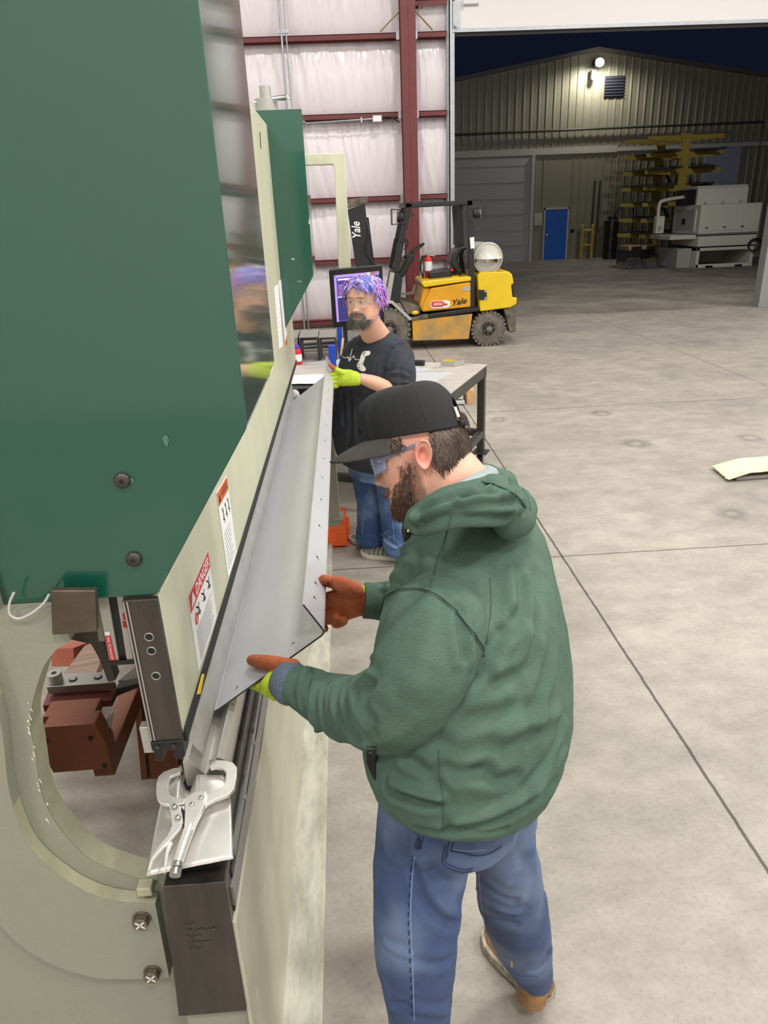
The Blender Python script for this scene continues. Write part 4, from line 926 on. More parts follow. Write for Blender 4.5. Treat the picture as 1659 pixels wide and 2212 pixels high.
# brown post under the ram and cross extrusions further back
gp = ypoly('gauge_post', ((287, 1500), (312, 1496), (392, 1486), (395, 1676), (305, 1686)), 1.72, .08, m_brown)
for (a, b_) in (((303, 1500), (318, 1680)), ((378, 1490), (386, 1672))):
    MB().prism([on_y(u, v, 1.718) for u, v in (a, (a[0]+5, a[1]), (b_[0]+5, b_[1]), b_)], (0, .004, 0)).build('post_slot', m_black, gp)
for (k, (z, y)) in enumerate(((1.02, 2.35), (.95, 2.25), (.90, 2.1))):
    part('gauge_rail', MB().box((-1.5, y, z-.05), (-.62, y+.06, z+.02)), m_brown, bevel=.003)
part('gauge_rail', MB().bar(on_y(170, 1470, 1.9), on_y(215, 1390, 2.9), .11, .03), m_brown_lt, bevel=.002)
part('gauge_rail', MB().bar(on_y(135, 1420, 2.7), on_y(185, 1400, 2.9), .10, .08), mat('guard_red', (196, 110, 84), .5), bevel=.002)
part('gauge_tray', MB().box((-1.45, 2.9, .9), (-.5, 3.3, 1.2)), m_brown_lt, bevel=.01)
# hydraulic cylinder top behind the far cover
yc = 4.30; c = on_y(575, 262, yc)
hy = part('hydraulic_cylinder', MB().cyl((c.x, yc+.1, 2.3), (c.x, yc+.1, 2.56), .055, n=24).cyl((c.x, yc+.1, 2.56), (c.x, yc+.1, 2.585), .085, n=24).cyl((c.x, yc+.1, 2.585), (c.x, yc+.1, 2.64), .06, n=24).cyl((c.x, yc+.1, 2.64), (c.x, yc+.1, 2.70), .03, n=16), m_alu, smooth=40)
MB().tube(smooth_line([(c.x-.06, yc+.08, 2.62), (c.x+.1, yc+.06, 2.64), (c.x+.12, yc+.06, 2.62), (c.x+.12, yc+.06, 2.56)], 5), .014, 10).build('oil_pipe', m_chrome, hy, smooth=60)
MB().prism([on_x(u, v, RX) for u, v in ((560.5, 286), (562, 284), (564, 320), (562.5, 322))], (.0008, 0, 0)).build('ram_slot', m_black, pb)
# pendant arm, monitor
pa = part('pendant_arm', MB().xz([(-.42, 2.345), (-.025, 2.345), (-.014, 2.335), (-.026, 1.70), (.055, 1.70), (.052, 2.395), (.045, 2.405), (-.42, 2.41)], 4.88, 4.96), m_olive, bevel=.004)
MQ = [on_y(u, v, 4.82) for u, v in ((710, 583), (826, 572), (831, 697), (719, 709))]
mo = part('monitor', MB().prism(MQ, (0, .05, 0)), m_black, bevel=.008)
sq = [lerpq(MQ, a, b) + V(0, -.001, 0) for a, b in ((.085, .10), (.93, .10), (.93, .90), (.085, .90))]
m_scr = mat('screen_violet', (66, 54, 128), .3, emit=(92, 80, 170), estr=.55)
sc_ = MB().prism(sq, (0, -.001, 0)).build('screen', m_scr, mo)
m_s1 = mat('screen_pink', (160, 130, 200), .3, emit=(176, 150, 220), estr=.6); m_s2 = mat('screen_white', (230, 228, 250), .3, emit=(236, 232, 255), estr=.9); m_s3 = mat('screen_dark', (46, 40, 96), .3, emit=(70, 66, 140), estr=.45)
def scr(a0, b0, a1, b1, m, nm='screen_bar', d=.0016):
    MB().prism([lerpq(sq, a, b) + V(0, -d, 0) for a, b in ((a0, b0), (a1, b0), (a1, b1), (a0, b1))], (0, -.0004, 0)).build(nm, m, sc_)
scr(0, 0, 1, .06, m_s1); scr(0, .0, .05, 1, m_s1); scr(.05, .5, 1, .96, m_s3, 'screen_pane')
scr(.08, .085, .42, .115, m_s2, 'screen_text'); scr(.08, .155, .3, .175, m_s3, 'screen_text')
for k in range(7): scr(.08, .21 + k*.035, .35 + .09*((k*5) % 4), .222 + k*.035, m_s1, 'screen_text')
scr(.06, .46, .42, .475, m_s2, 'screen_bar'); scr(.10, .80, .7, .81, mat('screen_blue', (110, 150, 255), .3, emit=(110, 160, 255), estr=.7), 'screen_line'); scr(.3, .92, .6, .96, mat('screen_cream', (240, 230, 180), .3, emit=(240, 230, 180), estr=.8), 'screen_bar')
scr(.72, 0.0, .98, .075, m_white, 'screen_icon'); scr(.73, .008, .80, .068, mat('screen_green', (150, 240, 150), .3, emit=(150, 240, 140), estr=.7), 'screen_icon', .0022)
c = lerpq(sq, .855, .035) + V(0, -.0028, 0); MB().torus(c, (0, 1, 0), .009, .003, 16, 6).build('screen_icon', m_red_ink, sc_)
c = lerpq(sq, .935, .035) + V(0, -.0028, 0); MB().torus(c, (0, 1, 0), .008, .003, 16, 6).build('screen_icon', m_frame, sc_)
part('monitor_bracket', MB().box((.0, 4.87, 1.5), (.06, 4.92, 1.72)), m_black)
# papers held to the ram by magnets
def ram_paper(name, px, label, off, lines=True):
    q = [on_x(u, v, RX+off) for u, v in px]; o = MB().prism(q, (.0008, 0, 0)).build(name, m_paper); tag(o, label, 'paper')
    return o, q
o, q = ram_paper('notice_paper', ((592, 622), (601, 613), (611, 747), (603, 754)), 'narrow sheet of printed paper fixed to the cream ram, nearer of the two', .001)
mb = MB()
for k in range(12): mb.prism([lerpq(q, a, .06 + k*.075) + V(.0009, 0, 0) for a in (.1, .9)] + [lerpq(q, a, .065 + k*.075) + V(.0009, 0, 0) for a in (.9, .1)], (.0002, 0, 0))
mb.build('printed_line', mat('print_grey', (170, 172, 190), .8), o)
o, q = ram_paper('notice_paper', ((601, 607), (612, 603), (620, 722), (615, 740)), 'curled white paper fixed to the cream ram, the further of the two', .002)
MB().prism([on_x(u, v, RX+.001) for u, v in ((616, 728), (619, 724), (621, 742), (618, 748))], (.0008, 0, 0)).build('orange_dot_sticker', m_orange_ink, pb)
# white scratches in the ram paint (paint damage with its own shape)
rs = random.Random(11); mb = MB()
for k in range(70):
    y = rs.uniform(1.25, 4.3); z = rs.uniform(1.19, 1.5); L_ = rs.uniform(.002, .02); mb.bar((RX+.0004, y, z), (RX+.0004, y + rs.uniform(-.004, .004), z+L_), .0018, .0005, (1, 0, 0))
for k in range(60):
    y = rs.uniform(1.05, 3.0); z = rs.uniform(.3, .75); L_ = rs.uniform(.003, .05); mb.bar((-.2797, y, z), (-.2797, y + rs.uniform(-.01, .01), z+L_), .0014, .0005, (1, 0, 0))
mb.build('paint_scratch', mat('scratch_white', (232, 230, 214), .6), pb)['kind'] = 'stuff'
mb = MB()
for k in range(22):
    p = rs.choice(NEAR[4:9]); q = on_y(p[0] + rs.uniform(-7, -1), p[1] + rs.uniform(-20, 20), 1.0796); mb.bar(q, q + V(rs.uniform(-.001, .004), 0, -rs.uniform(.002, .012)), .0016, .0005, (0, 1, 0))
mb.build('paint_scratch', MATS['scratch_white'], fr_)['kind'] = 'stuff'

# ------------------------------------------------------------------ the part being bent
YS0, YS1 = 1.35, 4.30
prof = [(-.392, 1.056), (-.352, 1.030), (-.345, 1.0285), (-.338, 1.032)]
A_ = Vector((-.338, 1.032)); B_ = Vector((-.0935, 1.208))
prof = [Vector(p) for p in prof] + [A_.lerp(B_, t) for t in (.25, .5, .75, 1)] + [Vector((-.0885, 1.2135)), Vector((-.0885, 1.2195)), Vector((-.092, 1.226)), Vector((-.127, 1.286))]
TH = .004
def offset(P_, t):
    out = []
    for i, p in enumerate(P_):
        d = (P_[min(i+1, len(P_)-1)] - P_[max(i-1, 0)]).normalized(); out.append(p + Vector((d.y, -d.x))*t)
    return out
lower = offset(prof, TH)
mb = MB()
# flange with real holes is built as strips along y: lip holes are cut by leaving octagonal openings
HL = [1.43, 1.50, 1.64, 1.84, 2.04, 2.24, 2.44, 2.66, 2.88, 3.10, 3.32, 3.54, 3.76, 3.98, 4.16]
poly = [(p.x, p.y) for p in prof] + [(p.x, p.y) for p in reversed(lower)]
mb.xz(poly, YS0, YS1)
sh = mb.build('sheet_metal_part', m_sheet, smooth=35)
tag(sh, 'long bent grey sheet metal channel held in the press between both workers', 'sheet metal')
so = Vector(sh.location)
def child(name, mb, m, par, org):
    """part of a thing that is itself one mesh"""
    me = bpy.data.meshes.new(name); me.from_pydata([p - org for p in mb.v], [], mb.f)
    bm = bmesh.new(); bm.from_mesh(me); bmesh.ops.recalc_face_normals(bm, faces=bm.faces); bm.to_mesh(me); bm.free()
    return link_mesh(name, me, m, par)
# holes as a boolean cut
cut = MB()
l0, l1 = prof[-2], prof[-1]; ld = (l1 - l0).normalized(); ln = Vector((ld.y, -ld.x))
for y in HL:
    c2_ = l0.lerp(l1, .45); c = Vector((c2_.x, y, c2_.y)); nn = Vector((ln.x, 0, ln.y)); cut.cyl(c - nn*.03, c + nn*.03, .0075, n=18)
fd = (B_ - A_).normalized(); fn = Vector((fd.y, -fd.x))
for (t, y) in ((.16, 1.385), (.72, 1.40)):
    c2_ = A_.lerp(B_, t); c = Vector((c2_.x, y, c2_.y)); nn = Vector((fn.x, 0, fn.y)); cut.cyl(c - nn*.03, c + nn*.03, .0065, n=18)
me = bpy.data.meshes.new('cut'); me.from_pydata([p - so for p in cut.v], [], cut.f)
bm = bmesh.new(); bm.from_mesh(me); bmesh.ops.recalc_face_normals(bm, faces=bm.faces); bm.to_mesh(me); bm.free()
co = bpy.data.objects.new('cut', me); COL.objects.link(co); co.location = so
bo = sh.modifiers.new('holes', 'BOOLEAN'); bo.operation = 'DIFFERENCE'; bo.object = co; bo.solver = 'EXACT'
bpy.context.view_layer.update()
nm = bpy.data.meshes.new_from_object(sh.evaluated_get(bpy.context.evaluated_depsgraph_get()))
sh.modifiers.clear(); nm.materials.append(mat('shaded_cut_edge', (70, 70, 72), .5, metal=.4))  # dark laser-cut steel, with the edge's shade put into the colour
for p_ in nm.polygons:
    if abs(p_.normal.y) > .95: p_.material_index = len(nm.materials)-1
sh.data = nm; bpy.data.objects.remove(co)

# ------------------------------------------------------------------ scrap piece and locking pliers on the near end of the die
def on_pl(u, v, off=0.0):
    n_ = Vector((0, -.30, 1)).normalized(); p0 = Vector((-.345, 1.19, 1.012)) + n_*off; d = Vector(ray(u, v)); C = Vector(CAM)
    return C + d*((p0 - C).dot(n_)/d.dot(n_))
NP = Vector((0, -.30, 1)).normalized()
top = [(352, 1705), (370, 1690), (391, 1680), (398, 1694), (405, 1698), (428, 1680), (455, 1680), (482, 1678), (498, 1686)]
zt = [-.004, .002, .012, -.02, -.022, .012, .010, .006, .0]
bot = [(315, 1893), (338, 1889), (361, 1885), (384, 1880), (407, 1876), (430, 1871), (455, 1866), (480, 1860), (504, 1855)]
midw = [(338, 1760), (352, 1758)]
nx, ny = 32, 14; vs = []
for j in range(ny+1):
    t = j/ny
    for i in range(nx+1):
        s_ = i/nx*(len(top)-1); k = min(int(s_), len(top)-2); f = s_-k
        tu = top[k][0]*(1-f) + top[k+1][0]*f; tv = top[k][1]*(1-f) + top[k+1][1]*f; tz = zt[k]*(1-f) + zt[k+1]*f
        bu = bot[k][0]*(1-f) + bot[k+1][0]*f; bv = bot[k][1]*(1-f) + bot[k+1][1]*f
        fall = max(0, 1 - t/.45)**1.5
        p = on_pl(tu*(1-t) + bu*t, tv*(1-t) + bv*t) + NP*(tz*fall + .004*math.sin(i/nx*3.1)*t); vs.append(p)
mb = MB().add(vs, [(j*(nx+1)+i, j*(nx+1)+i+1, (j+1)*(nx+1)+i+1, (j+1)*(nx+1)+i) for j in range(ny) for i in range(nx)])
o = mb.build('scrap_sheet', m_scrap, smooth=180); md = o.modifiers.new('th', 'SOLIDIFY'); md.thickness = .0015
tag(o, 'crumpled scrap of shiny sheet metal clamped over the near end of the die', 'sheet metal')
def cp(X, Y): return (250 + X/3.318, 1350 + Y/3.318)
lpz = thing('locking_pliers', 'silver C-jaw locking pliers clamped on the shiny scrap at the press end', 'pliers', on_pl(*cp(500, 1300)))
def ppoly(name, pts, off, th_, m=m_nickel, par=None, bevel=.0018):
    return MB().prism([on_pl(*cp(*p), off) for p in pts], NP*th_).build(name, m, par or lpz, bevel=bevel)
JL = [(468, 1036), (420, 1044), (350, 1070), (312, 1105), (299, 1160), (298, 1225), (306, 1275), (330, 1300), (400, 1310), (500, 1300), (505, 1262), (440, 1252), (395, 1236), (384, 1205), (386, 1140), (400, 1108), (430, 1090), (470, 1078)]
JR = [(680, 1008), (705, 985), (780, 988), (845, 1003), (872, 1035), (870, 1100), (852, 1195), (815, 1238), (720, 1272), (665, 1300), (640, 1322), (600, 1300), (640, 1235), (720, 1205), (775, 1172), (793, 1125), (796, 1075), (770, 1046), (720, 1040), (682, 1048)]
ppoly('fixed_jaw', JL, .020, .010); ppoly('moving_jaw', JR, .020, .010)
ppoly('jaw_pad', [(462, 1030), (480, 1028), (484, 1056), (466, 1060)], .018, .014, m_steel); ppoly('jaw_pad', [(672, 1000), (720, 985), (732, 1010), (690, 1030)], .018, .016, m_steel)
ppoly('handle_body', [(505, 1262), (560, 1225), (610, 1208), (656, 1210), (640, 1322), (590, 1420), (560, 1490), (498, 1490), (505, 1350)], .026, .012)
ppoly('lever_handle', [(388, 1300), (452, 1298), (478, 1360), (488, 1425), (470, 1475), (432, 1515), (392, 1562), (325, 1632), (272, 1702), (246, 1782), (234, 1778), (258, 1685), (318, 1595), (378, 1525), (408, 1455), (404, 1390)], .024, .009)
ppoly('release_lever', [(400, 1548), (414, 1572), (382, 1640), (362, 1785), (346, 1790), (352, 1690), (366, 1610)], .018, .007)
ppoly('spring_link', [(470, 1310), (500, 1340), (505, 1480), (488, 1480), (478, 1400)], .016, .006, m_steel_dark)
a, b, c, d = [on_pl(*cp(*p), .030) for p in ((535, 1440), (482, 1590), (446, 1700), (440, 1722))]
MB().tube([a, b, c], [.0105, .0095, .009], 18).build('handle_tube', m_nickel, lpz, smooth=50)
e = on_pl(*cp(432, 1750), .030); g_ = on_pl(*cp(424, 1800), .030)
MB().tube([c, d, e], [.006, .0055, .0055], 14).build('screw_shaft', m_steel, lpz, smooth=50)
MB().tube([on_pl(*cp(446, 1706), .03), on_pl(*cp(440, 1738), .03)], [.0095, .0095], 18).build('screw_collar', m_steel, lpz, bevel=.001)
MB().tube([e, g_], [.0105, .0105], 20).build('screw_knob', m_steel, lpz, bevel=.0012)
for p in ((422, 1302), (446, 1380), (612, 1242), (546, 1290)):
    c = on_pl(*cp(*p), .036); MB().tube([c, c + NP*.003, c + NP*.0045], [.0058, .005, .0028], 16).build('rivet', m_steel, lpz, smooth=50)
# ------------------------------------------------------------------ orange foot pedal with post
c0 = on_z(715, 1180, 0); 
fp = thing('foot_pedal', 'orange foot pedal box with a square grey post beside the far worker', 'foot pedal', V(-.12, 4.5, 0))
A1 = on_z(682, 1172, 0); B1 = on_z(751, 1181, 0)
x1 = B1.x; y1 = B1.y; x0 = x1-.33; zt = .135
body = MB().box((x0, y1, .0), (x1, y1+.012, zt)).box((x0, y1, zt-.012), (x1+.0, y1+.36, zt)).box((x0, y1+.34, 0), (x1, y1+.36, zt)).box((x0, y1, 0), (x0+.012, y1+.36, zt)).box((x0, y1, 0), (x1+.01, y1+.36, .012))
body.build('pedal_housing', m_orange, fp, bevel=.003)
MB().box((x1-.012, y1+.012, .10), (x1, y1+.36, zt)).build('housing_lip', m_orange, fp)
MB().prism([(x1-.1, y1+.03, .055), (x1+.02, y1+.03, .075), (x1+.02, y1+.03, .09), (x1-.1, y1+.03, .07)], (0, .28, 0)).build('pedal_plate', m_orange, fp, bevel=.003)
MB().box((x0+.2, y1+.05, zt), (x0+.29, y1+.15, zt+.001)).build('plate_label', m_alu, fp)
MB().box((-.205, y1+.16, zt), (-.115, y1+.25, .80)).build('post', m_frame, fp, bevel=.006)
MB().box((-.23, y1+.13, zt), (-.09, y1+.28, zt+.012)).build('post_base', m_frame, fp, bevel=.003)
# ------------------------------------------------------------------ folded yellow cloth on a pad, right-hand floor
vs = []; nx, ny = 40, 22
q0, q1, q2, q3 = on_z(1573, 1030, .05), on_z(1800, 1012, .05), on_z(1800, 980, .05), on_z(1538, 1001, .05)
for j in range(ny+1):
    for i in range(nx+1):
        a, b_ = i/nx, j/ny; q = q0*(1-a)*(1-b_) + q1*a*(1-b_) + q2*a*b_ + q3*(1-a)*b_
        e = min(a*5, 1); q.z = .03 + .045*e + .006*noise.noise(Vector((a*9, b_*3, 1))); q.x += .02*noise.noise(Vector((b_*14, 0, 0)))*(1-e); vs.append(q)
N0 = len(vs); mb = MB().add(vs, [(j*(nx+1)+i, j*(nx+1)+i+1, (j+1)*(nx+1)+i+1, (j+1)*(nx+1)+i) for j in range(ny) for i in range(nx)])
o = mb.build('yellow_cloth', mat('cloth_yellow', (238, 232, 184), .85, var=.15, vscale=6, bump=.3, bscale=120), smooth=180); md = o.modifiers.new('th', 'SOLIDIFY'); md.thickness = .008
tag(o, 'pale yellow cloth with a frayed end lying over the grey pad on the floor', 'cloth')
p = [on_z(u, v, 0.0) for u, v in ((1590, 1040), (1810, 1025), (1810, 995), (1560, 1010))]
o = MB().prism(p, (0, 0, .034)).build('floor_pad', mat('pad_grey', (120, 112, 110), .7), bevel=.012, seg=3); tag(o, 'flat grey pad on the floor beneath the yellow cloth', 'mat')
# little white cloth bundle on the tray
c = on_y(640, 862, 5.0); me_ = MB()
for k, (u, v, r) in enumerate(((637, 852, .030), (642, 866, .034), (633, 862, .026), (652, 861, .020), (660, 857, .016), (667, 853, .011), (656, 852, .012))):
    q = on_y(u, v, 4.55 + .01*(k % 3)); me_.sphere(q, (r, r*.9, r*1.05), 16, 10)
gm = remesh_obj(me_, .005, 3)
P_ = coords(gm); lo = P_.min(0); hi = P_.max(0); org = np.array([(lo[0]+hi[0])/2, (lo[1]+hi[1])/2, lo[2]]); set_coords(gm, P_ - org)
gm.polygons.foreach_set('use_smooth', [True]*len(gm.polygons))
o = link_mesh('white_glove', gm, mat('cotton_white', (226, 222, 216), .9, bump=.3, bscale=90), None, Vector(org)); tag(o, 'crumpled white cotton glove at the far end of the press beside the tray', 'glove')
# ------------------------------------------------------------------ people: helpers
def head_basis(al, ph, ro):
    F = Vector((-math.cos(al)*math.cos(ph), math.sin(al)*math.cos(ph), -math.sin(ph)))
    L = Vector((-math.sin(al), -math.cos(al), 0)); U = F.cross(L)
    if U.z < 0: U = -U
    return L*math.cos(ro) + U*math.sin(ro), F, -L*math.sin(ro) + U*math.cos(ro)
HU = [-.128, -.122, -.110, -.095, -.07, -.045, -.02, .005, .03, .055, .085, .11, .125, .1325]
HFr = [.052, .072, .086, .091, .0925, .092, .0905, .090, .097, .094, .083, .062, .037, .012]
HBk = [.020, .004, -.022, -.042, -.058, -.074, -.089, -.099, -.105, -.105, -.097, -.078, -.052, -.022]
HWd = [.018, .032, .047, .056, .0635, .069, .0735, .076, .077, .075, .069, .056, .036, .014]
def G(x, s): return math.exp(-(x/s)**2)
class Head:
    def __init__(s, H, al, ph, ro, sc, jaw=1.0, mouth=0.0, wide=1.0, back=1.0):
        s.back = back
        s.H = Vector(H); s.L, s.F, s.U = head_basis(al, ph, ro); s.sc = sc; s.jaw = jaw; s.mouth = mouth; s.wide = wide
    def w(s, l, f, u): return s.H + (s.L*l + s.F*f + s.U*u)*s.sc
    def local(s, P):
        D = (P - np.array(s.H))/s.sc
        return D @ np.array(s.L), D @ np.array(s.F), D @ np.array(s.U)
    def surf(s, th, u, off=0.0):
        """th = 0 straight ahead, positive to the left"""
        fr = np.interp(u, HU, HFr); bk = np.interp(u, HU, HBk); bk *= s.back if bk < 0 else 1; wd = np.interp(u, HU, HWd)*s.wide
        if u < -.02: wd *= 1 + (s.jaw-1)*min(1, (-.02-u)/.05)
        cf_ = (fr+bk)/2; hf = (fr-bk)/2
        n = 2.35; c, sn = math.cos(th), math.sin(th)
        r = (abs(c)**n + abs(sn)**n)**(-1/n)
        l = sn*r*wd; f = cf_ + c*r*hf
        if c > 0:
            k = min(1, c*1.6)
            # nose
            if -.058 < u < .03:
                t = (.022-u)/.062; h = .031*max(0, min(1, t))**1.25
                if u < -.038: h *= max(0, (u+.055)/.017)
                sg = .0085 + .0065*max(0, min(1, t))
                f += h*G(l, sg)*k
                f += .007*G(abs(l)-.013, .006)*G(u+.038, .008)*k
            for sx in (-1, 1):
                f -= .0115*G(l-sx*.032, .017)*G(u-.004, .012)*k
                f += .0045*G(l-sx*.028, .02)*G(u-.027, .008)*k
                f += .004*G(l-sx*.046, .018)*G(u+.022, .018)*k
                f -= .004*G(l-sx*.042, .008)*G(u+.062, .02)*k
            f += .0045*G(l, .022)*G(u+.063, .006)*k + .005*G(l, .019)*G(u+.082, .007)*k
            f -= (.004 + s.mouth*.008)*G(l, .022)*G(u+.072, .0035 + s.mouth*.004)*k
            f -= .004*G(l, .02)*G(u+.093, .006)*k
            f += .008*G(l, .02)*G(u+.112, .012)*k
        d = Vector((math.sin(th), math.cos(th)*.8))
        return Vector((l + d.x*off, f + d.y*off, u))
    def mesh(s, mb, nu=96, nv=84):
        rings = []
        for i in range(nv):
            t = i/(nv-1); u = -.128 + .2605*(0.5-0.5*math.cos(math.pi*t))*1.0
            rings.append([s.w(*s.surf(2*math.pi*j/nu, u)) for j in range(nu)])
        mb.loft(rings)
    def ear(s, mb, sx):
        rings = []; n = 28; c0 = Vector((sx*.0735*s.wide, -.010, -.010)); out = Vector((sx*.86, -.46, .08)).normalized()
        ax = Vector((sx*.40, .88, .10)).normalized(); up = Vector((0, -.16, .98))
        # front face radial profile (r, height) -> closed bowl
        prof = [(.0, -.016), (.30, -.014), (.48, -.002), (.62, .006), (.74, .002), (.80, .006), (.90, .013), (1.0, .012), (1.04, .006), (1.0, 0.0), (.8, -.006), (.55, -.014), (.3, -.022), (0, -.026)]
        for r, h in prof:
            ring = []
            for j in range(n):
                a = 2*math.pi*j/n; ca, sa = math.cos(a), math.sin(a)
                wy = .0165*(1 + .18*sa); wz = .0295
                hh = h
                if ca > .35 and r > .55: hh = min(h, .002) if sa < .5 else h*.6
                if sa < -.6 and r < 1.02: hh = h*.5 + .003
                ring.append(s.w(*(c0 + ax*(ca*r*wy) + up*(sa*r*wz) + out*(hh + .010))))
            rings.append(ring)
        mb.loft(rings)
def strand(mb, pts, r0, n=4, flat=1.0):
    k = len(pts); mb.tube(pts, [r0*(1 - .88*(i/(k-1))**1.4) for i in range(k)], n, True)
def eyes(hd, root, look=(0, 0), skin=None, iris=(70, 60, 48)):
    m_eye = mat('eye_white', (232, 226, 220), .25); m_iris = mat('iris_%d' % iris[0], iris, .2); m_pup = mat('pupil', (12, 12, 12), .1)
    for sx in (-1, 1):
        c = hd.w(sx*.0315, .0765, .0045); e = MB().sphere(c, .0118*hd.sc, 20, 12).build('eye', m_eye, root, smooth=180)
        d = (hd.F + hd.L*look[0] + hd.U*look[1]).normalized()
        a = c + d*(.0113*hd.sc); MB().cyl(a - d*.002, a + d*.0006, .0056, n=18).build('iris', m_iris, e); MB().cyl(a, a + d*.0011, .0026, n=12).build('pupil', m_pup, e)
        # lids: thin shells above and below the eyeball
        for (uu, fo, rr) in ((.0115, .0855, .0042), (-.0035, .0845, .003)):
            pts = [hd.w(sx*.0315 + x, fo - 26*x*x + (.002 if uu > 0 else 0), uu + (.0035 if uu > 0 else -.0015)*0 - (18 if uu > 0 else -10)*x*x) for x in np.linspace(-.0155, .0155, 9)]
            MB().tube(pts, [.0012] + [rr*hd.sc*.8]*7 + [.0012], 8).build('eyelid', skin, root, smooth=180)
def pring(uL, vL, uR, vR, y, S, F, rho, n=48, e=2.2, shift=0.0):
    """horizontal-ish body section whose left/right outline falls on two sight lines"""
    a = on_y(uL, vL, y); b = on_y(uR, vR, y); c = (a+b)/2; hw = (b-a).length/2
    S = Vector(S).normalized(); F = Vector(F).normalized()
    w = hw/math.sqrt(S.x**2 + (F.x*rho)**2); tilt = (b-a).normalized().z
    out = []
    for j in range(n):
        t = 2*math.pi*j/n; ct, st = math.cos(t), math.sin(t); r = (abs(ct)**e + abs(st)**e)**(-1/e)
        p = c + (S*ct*w + F*st*w*rho)*r; p.z += tilt*(p.x-c.x); out.append(p)
    return out
def limb(mb, pts, radii, n=24, sm=5):
    P_ = smooth_line(pts, sm); R_ = []
    for i in range(len(pts)-1):
        for k in range(sm): t = k/sm; t = t*t*(3-2*t); R_.append(radii[i]*(1-t) + radii[i+1]*t)
    R_.append(radii[-1]); mb.tube(P_, R_, n)
    mb.sphere(P_[0], radii[0]*.99, 20, 12); mb.sphere(P_[-1], radii[-1]*.99, 20, 12)
def fbm(P, sc, seed, oct=3):
    out = np.zeros(len(P)); a = 1.0
    for o_ in range(oct):
        out += a*np.array([noise.noise(Vector((p[0]*sc + seed, p[1]*sc, p[2]*sc))) for p in P]); sc *= 2.1; a *= .5
    return out
def fold(P, Nn, bvh, lines):
    """raise (+) or crease (-) cloth along drawn lines"""
    D = np.zeros(len(P))
    for px, amp, wd in lines:
        pts = [hit(bvh, u, v) for u, v in px]; pts = [p for p in pts if p is not None]
        if len(pts) < 2: continue
        pts = smooth_line(pts, 4); d = seg_dist(P, pts); g = np.exp(-(d/wd)**2) - .35*np.exp(-((d-1.9*wd)/(wd*.9))**2)
        D += amp*g
    return P + Nn*D[:, None]
def drape_line(name, bvh, px, r, m, root, off=.0004, n=6, step=4, dash=None):
    pts = [hit(bvh, u, v, off) for u, v in resample(px, step)]; pts = [p for p in pts if p is not None]
    if len(pts) < 3: return None
    mb = MB()
    if dash:
        for i in range(0, len(pts)-1, 2): mb.tube([pts[i], pts[i+1]], r, n)
    else: mb.tube(pts, r, n)
    return mb.build(name, m, root, smooth=180, clean=False)
def resample(px, step):
    P_ = smooth_line([Vector((u, v, 0)) for u, v in px], 8); out = [P_[0]]
    for p in P_[1:]:
        if (p - out[-1]).length >= step: out.append(p)
    return [(p.x, p.y) for p in out]
def drape_patch(name, bvh, px, m, root, off=.0008, sub=3):
    """flat print that follows the cloth"""
    bm = bmesh.new(); f = bm.faces.new([bm.verts.new((u, v, 0)) for u, v in px]); bmesh.ops.triangulate(bm, faces=bm.faces[:])
    for _ in range(sub): bmesh.ops.subdivide_edges(bm, edges=[e for e in bm.edges if e.calc_length() > 5], cuts=1, use_grid_fill=True)
    bmesh.ops.triangulate(bm, faces=bm.faces[:])
    mb = MB(); vs = []; ok = True
    for v in bm.verts:
        h = hit(bvh, v.co.x, v.co.y, off)
        if h is None: h = vs[-1] if vs else None
        vs.append(h)
    fs = [tuple(v.index for v in f.verts) for f in bm.faces]; bm.verts.index_update()
    fs = [tuple(v.index for v in f.verts) for f in bm.faces]; bm.free()
    mb.add(vs, fs); return mb.build(name, m, root, smooth=180, clean=False)
def finish(name, me, m, root, cols=None):
    """mesh in world space -> object (child of root, or root itself)"""
    me.polygons.foreach_set('use_smooth', [True]*len(me.polygons))
    P_ = coords(me)
    if root is None:
        org = Vector(((P_[:, 0].min()+P_[:, 0].max())/2, (P_[:, 1].min()+P_[:, 1].max())/2, P_[:, 2].min()))
    else: org = root_loc(root)
    if cols is not None: set_col(me, cols)
    set_coords(me, P_ - np.array(org))
    return link_mesh(name, me, m, root, org)
m_skin = mat('skin', (222, 170, 146), .5, attr='Col', var=.05, vscale=60, bump=.08, bscale=260)
for _n in (m_skin,):
    _b = _n.node_tree.nodes['Principled BSDF']; _b.inputs['Subsurface Weight'].default_value = .12; _b.inputs['Subsurface Radius'].default_value = (.012, .005, .003)
m_skin2 = mat('skin_lid', (214, 160, 136), .5)
m_hair = mat('hair_brown', (58, 46, 40), .45, var=.4, vscale=30, col2=(96, 76, 62))
m_beard = mat('beard_brown', (82, 62, 54), .6, var=.5, vscale=60, col2=(132, 98, 80))
m_beardg = mat('beard_grey', (70, 66, 62), .6, var=.5, vscale=60, col2=(128, 122, 116))
m_lime = (196, 222, 58); m_palm = (186, 98, 58)
m_glove = mat('glove_knit', (200, 230, 50), .75, attr='Col', var=.25, vscale=45, bump=.25, bscale=300)
m_denim = mat('denim', (84, 112, 160), .85, attr='Col', var=.22, vscale=9, bump=.25, bscale=420)
m_stitch = mat('denim_stitch', (60, 84, 128), .9); m_stitch_d = mat('denim_seam_dark', (34, 46, 78), .9); m_stitch_l = mat('denim_seam_light', (122, 144, 180), .9)
def denim_cols(P_, base, fade, seed, cy=None):
    n1 = fbm(P_, 5, seed, 3); k = smoothstep(-.35, .55, n1)[:, None]
    return np.array(lin(base))*(1-k) + np.array(lin(fade))*k
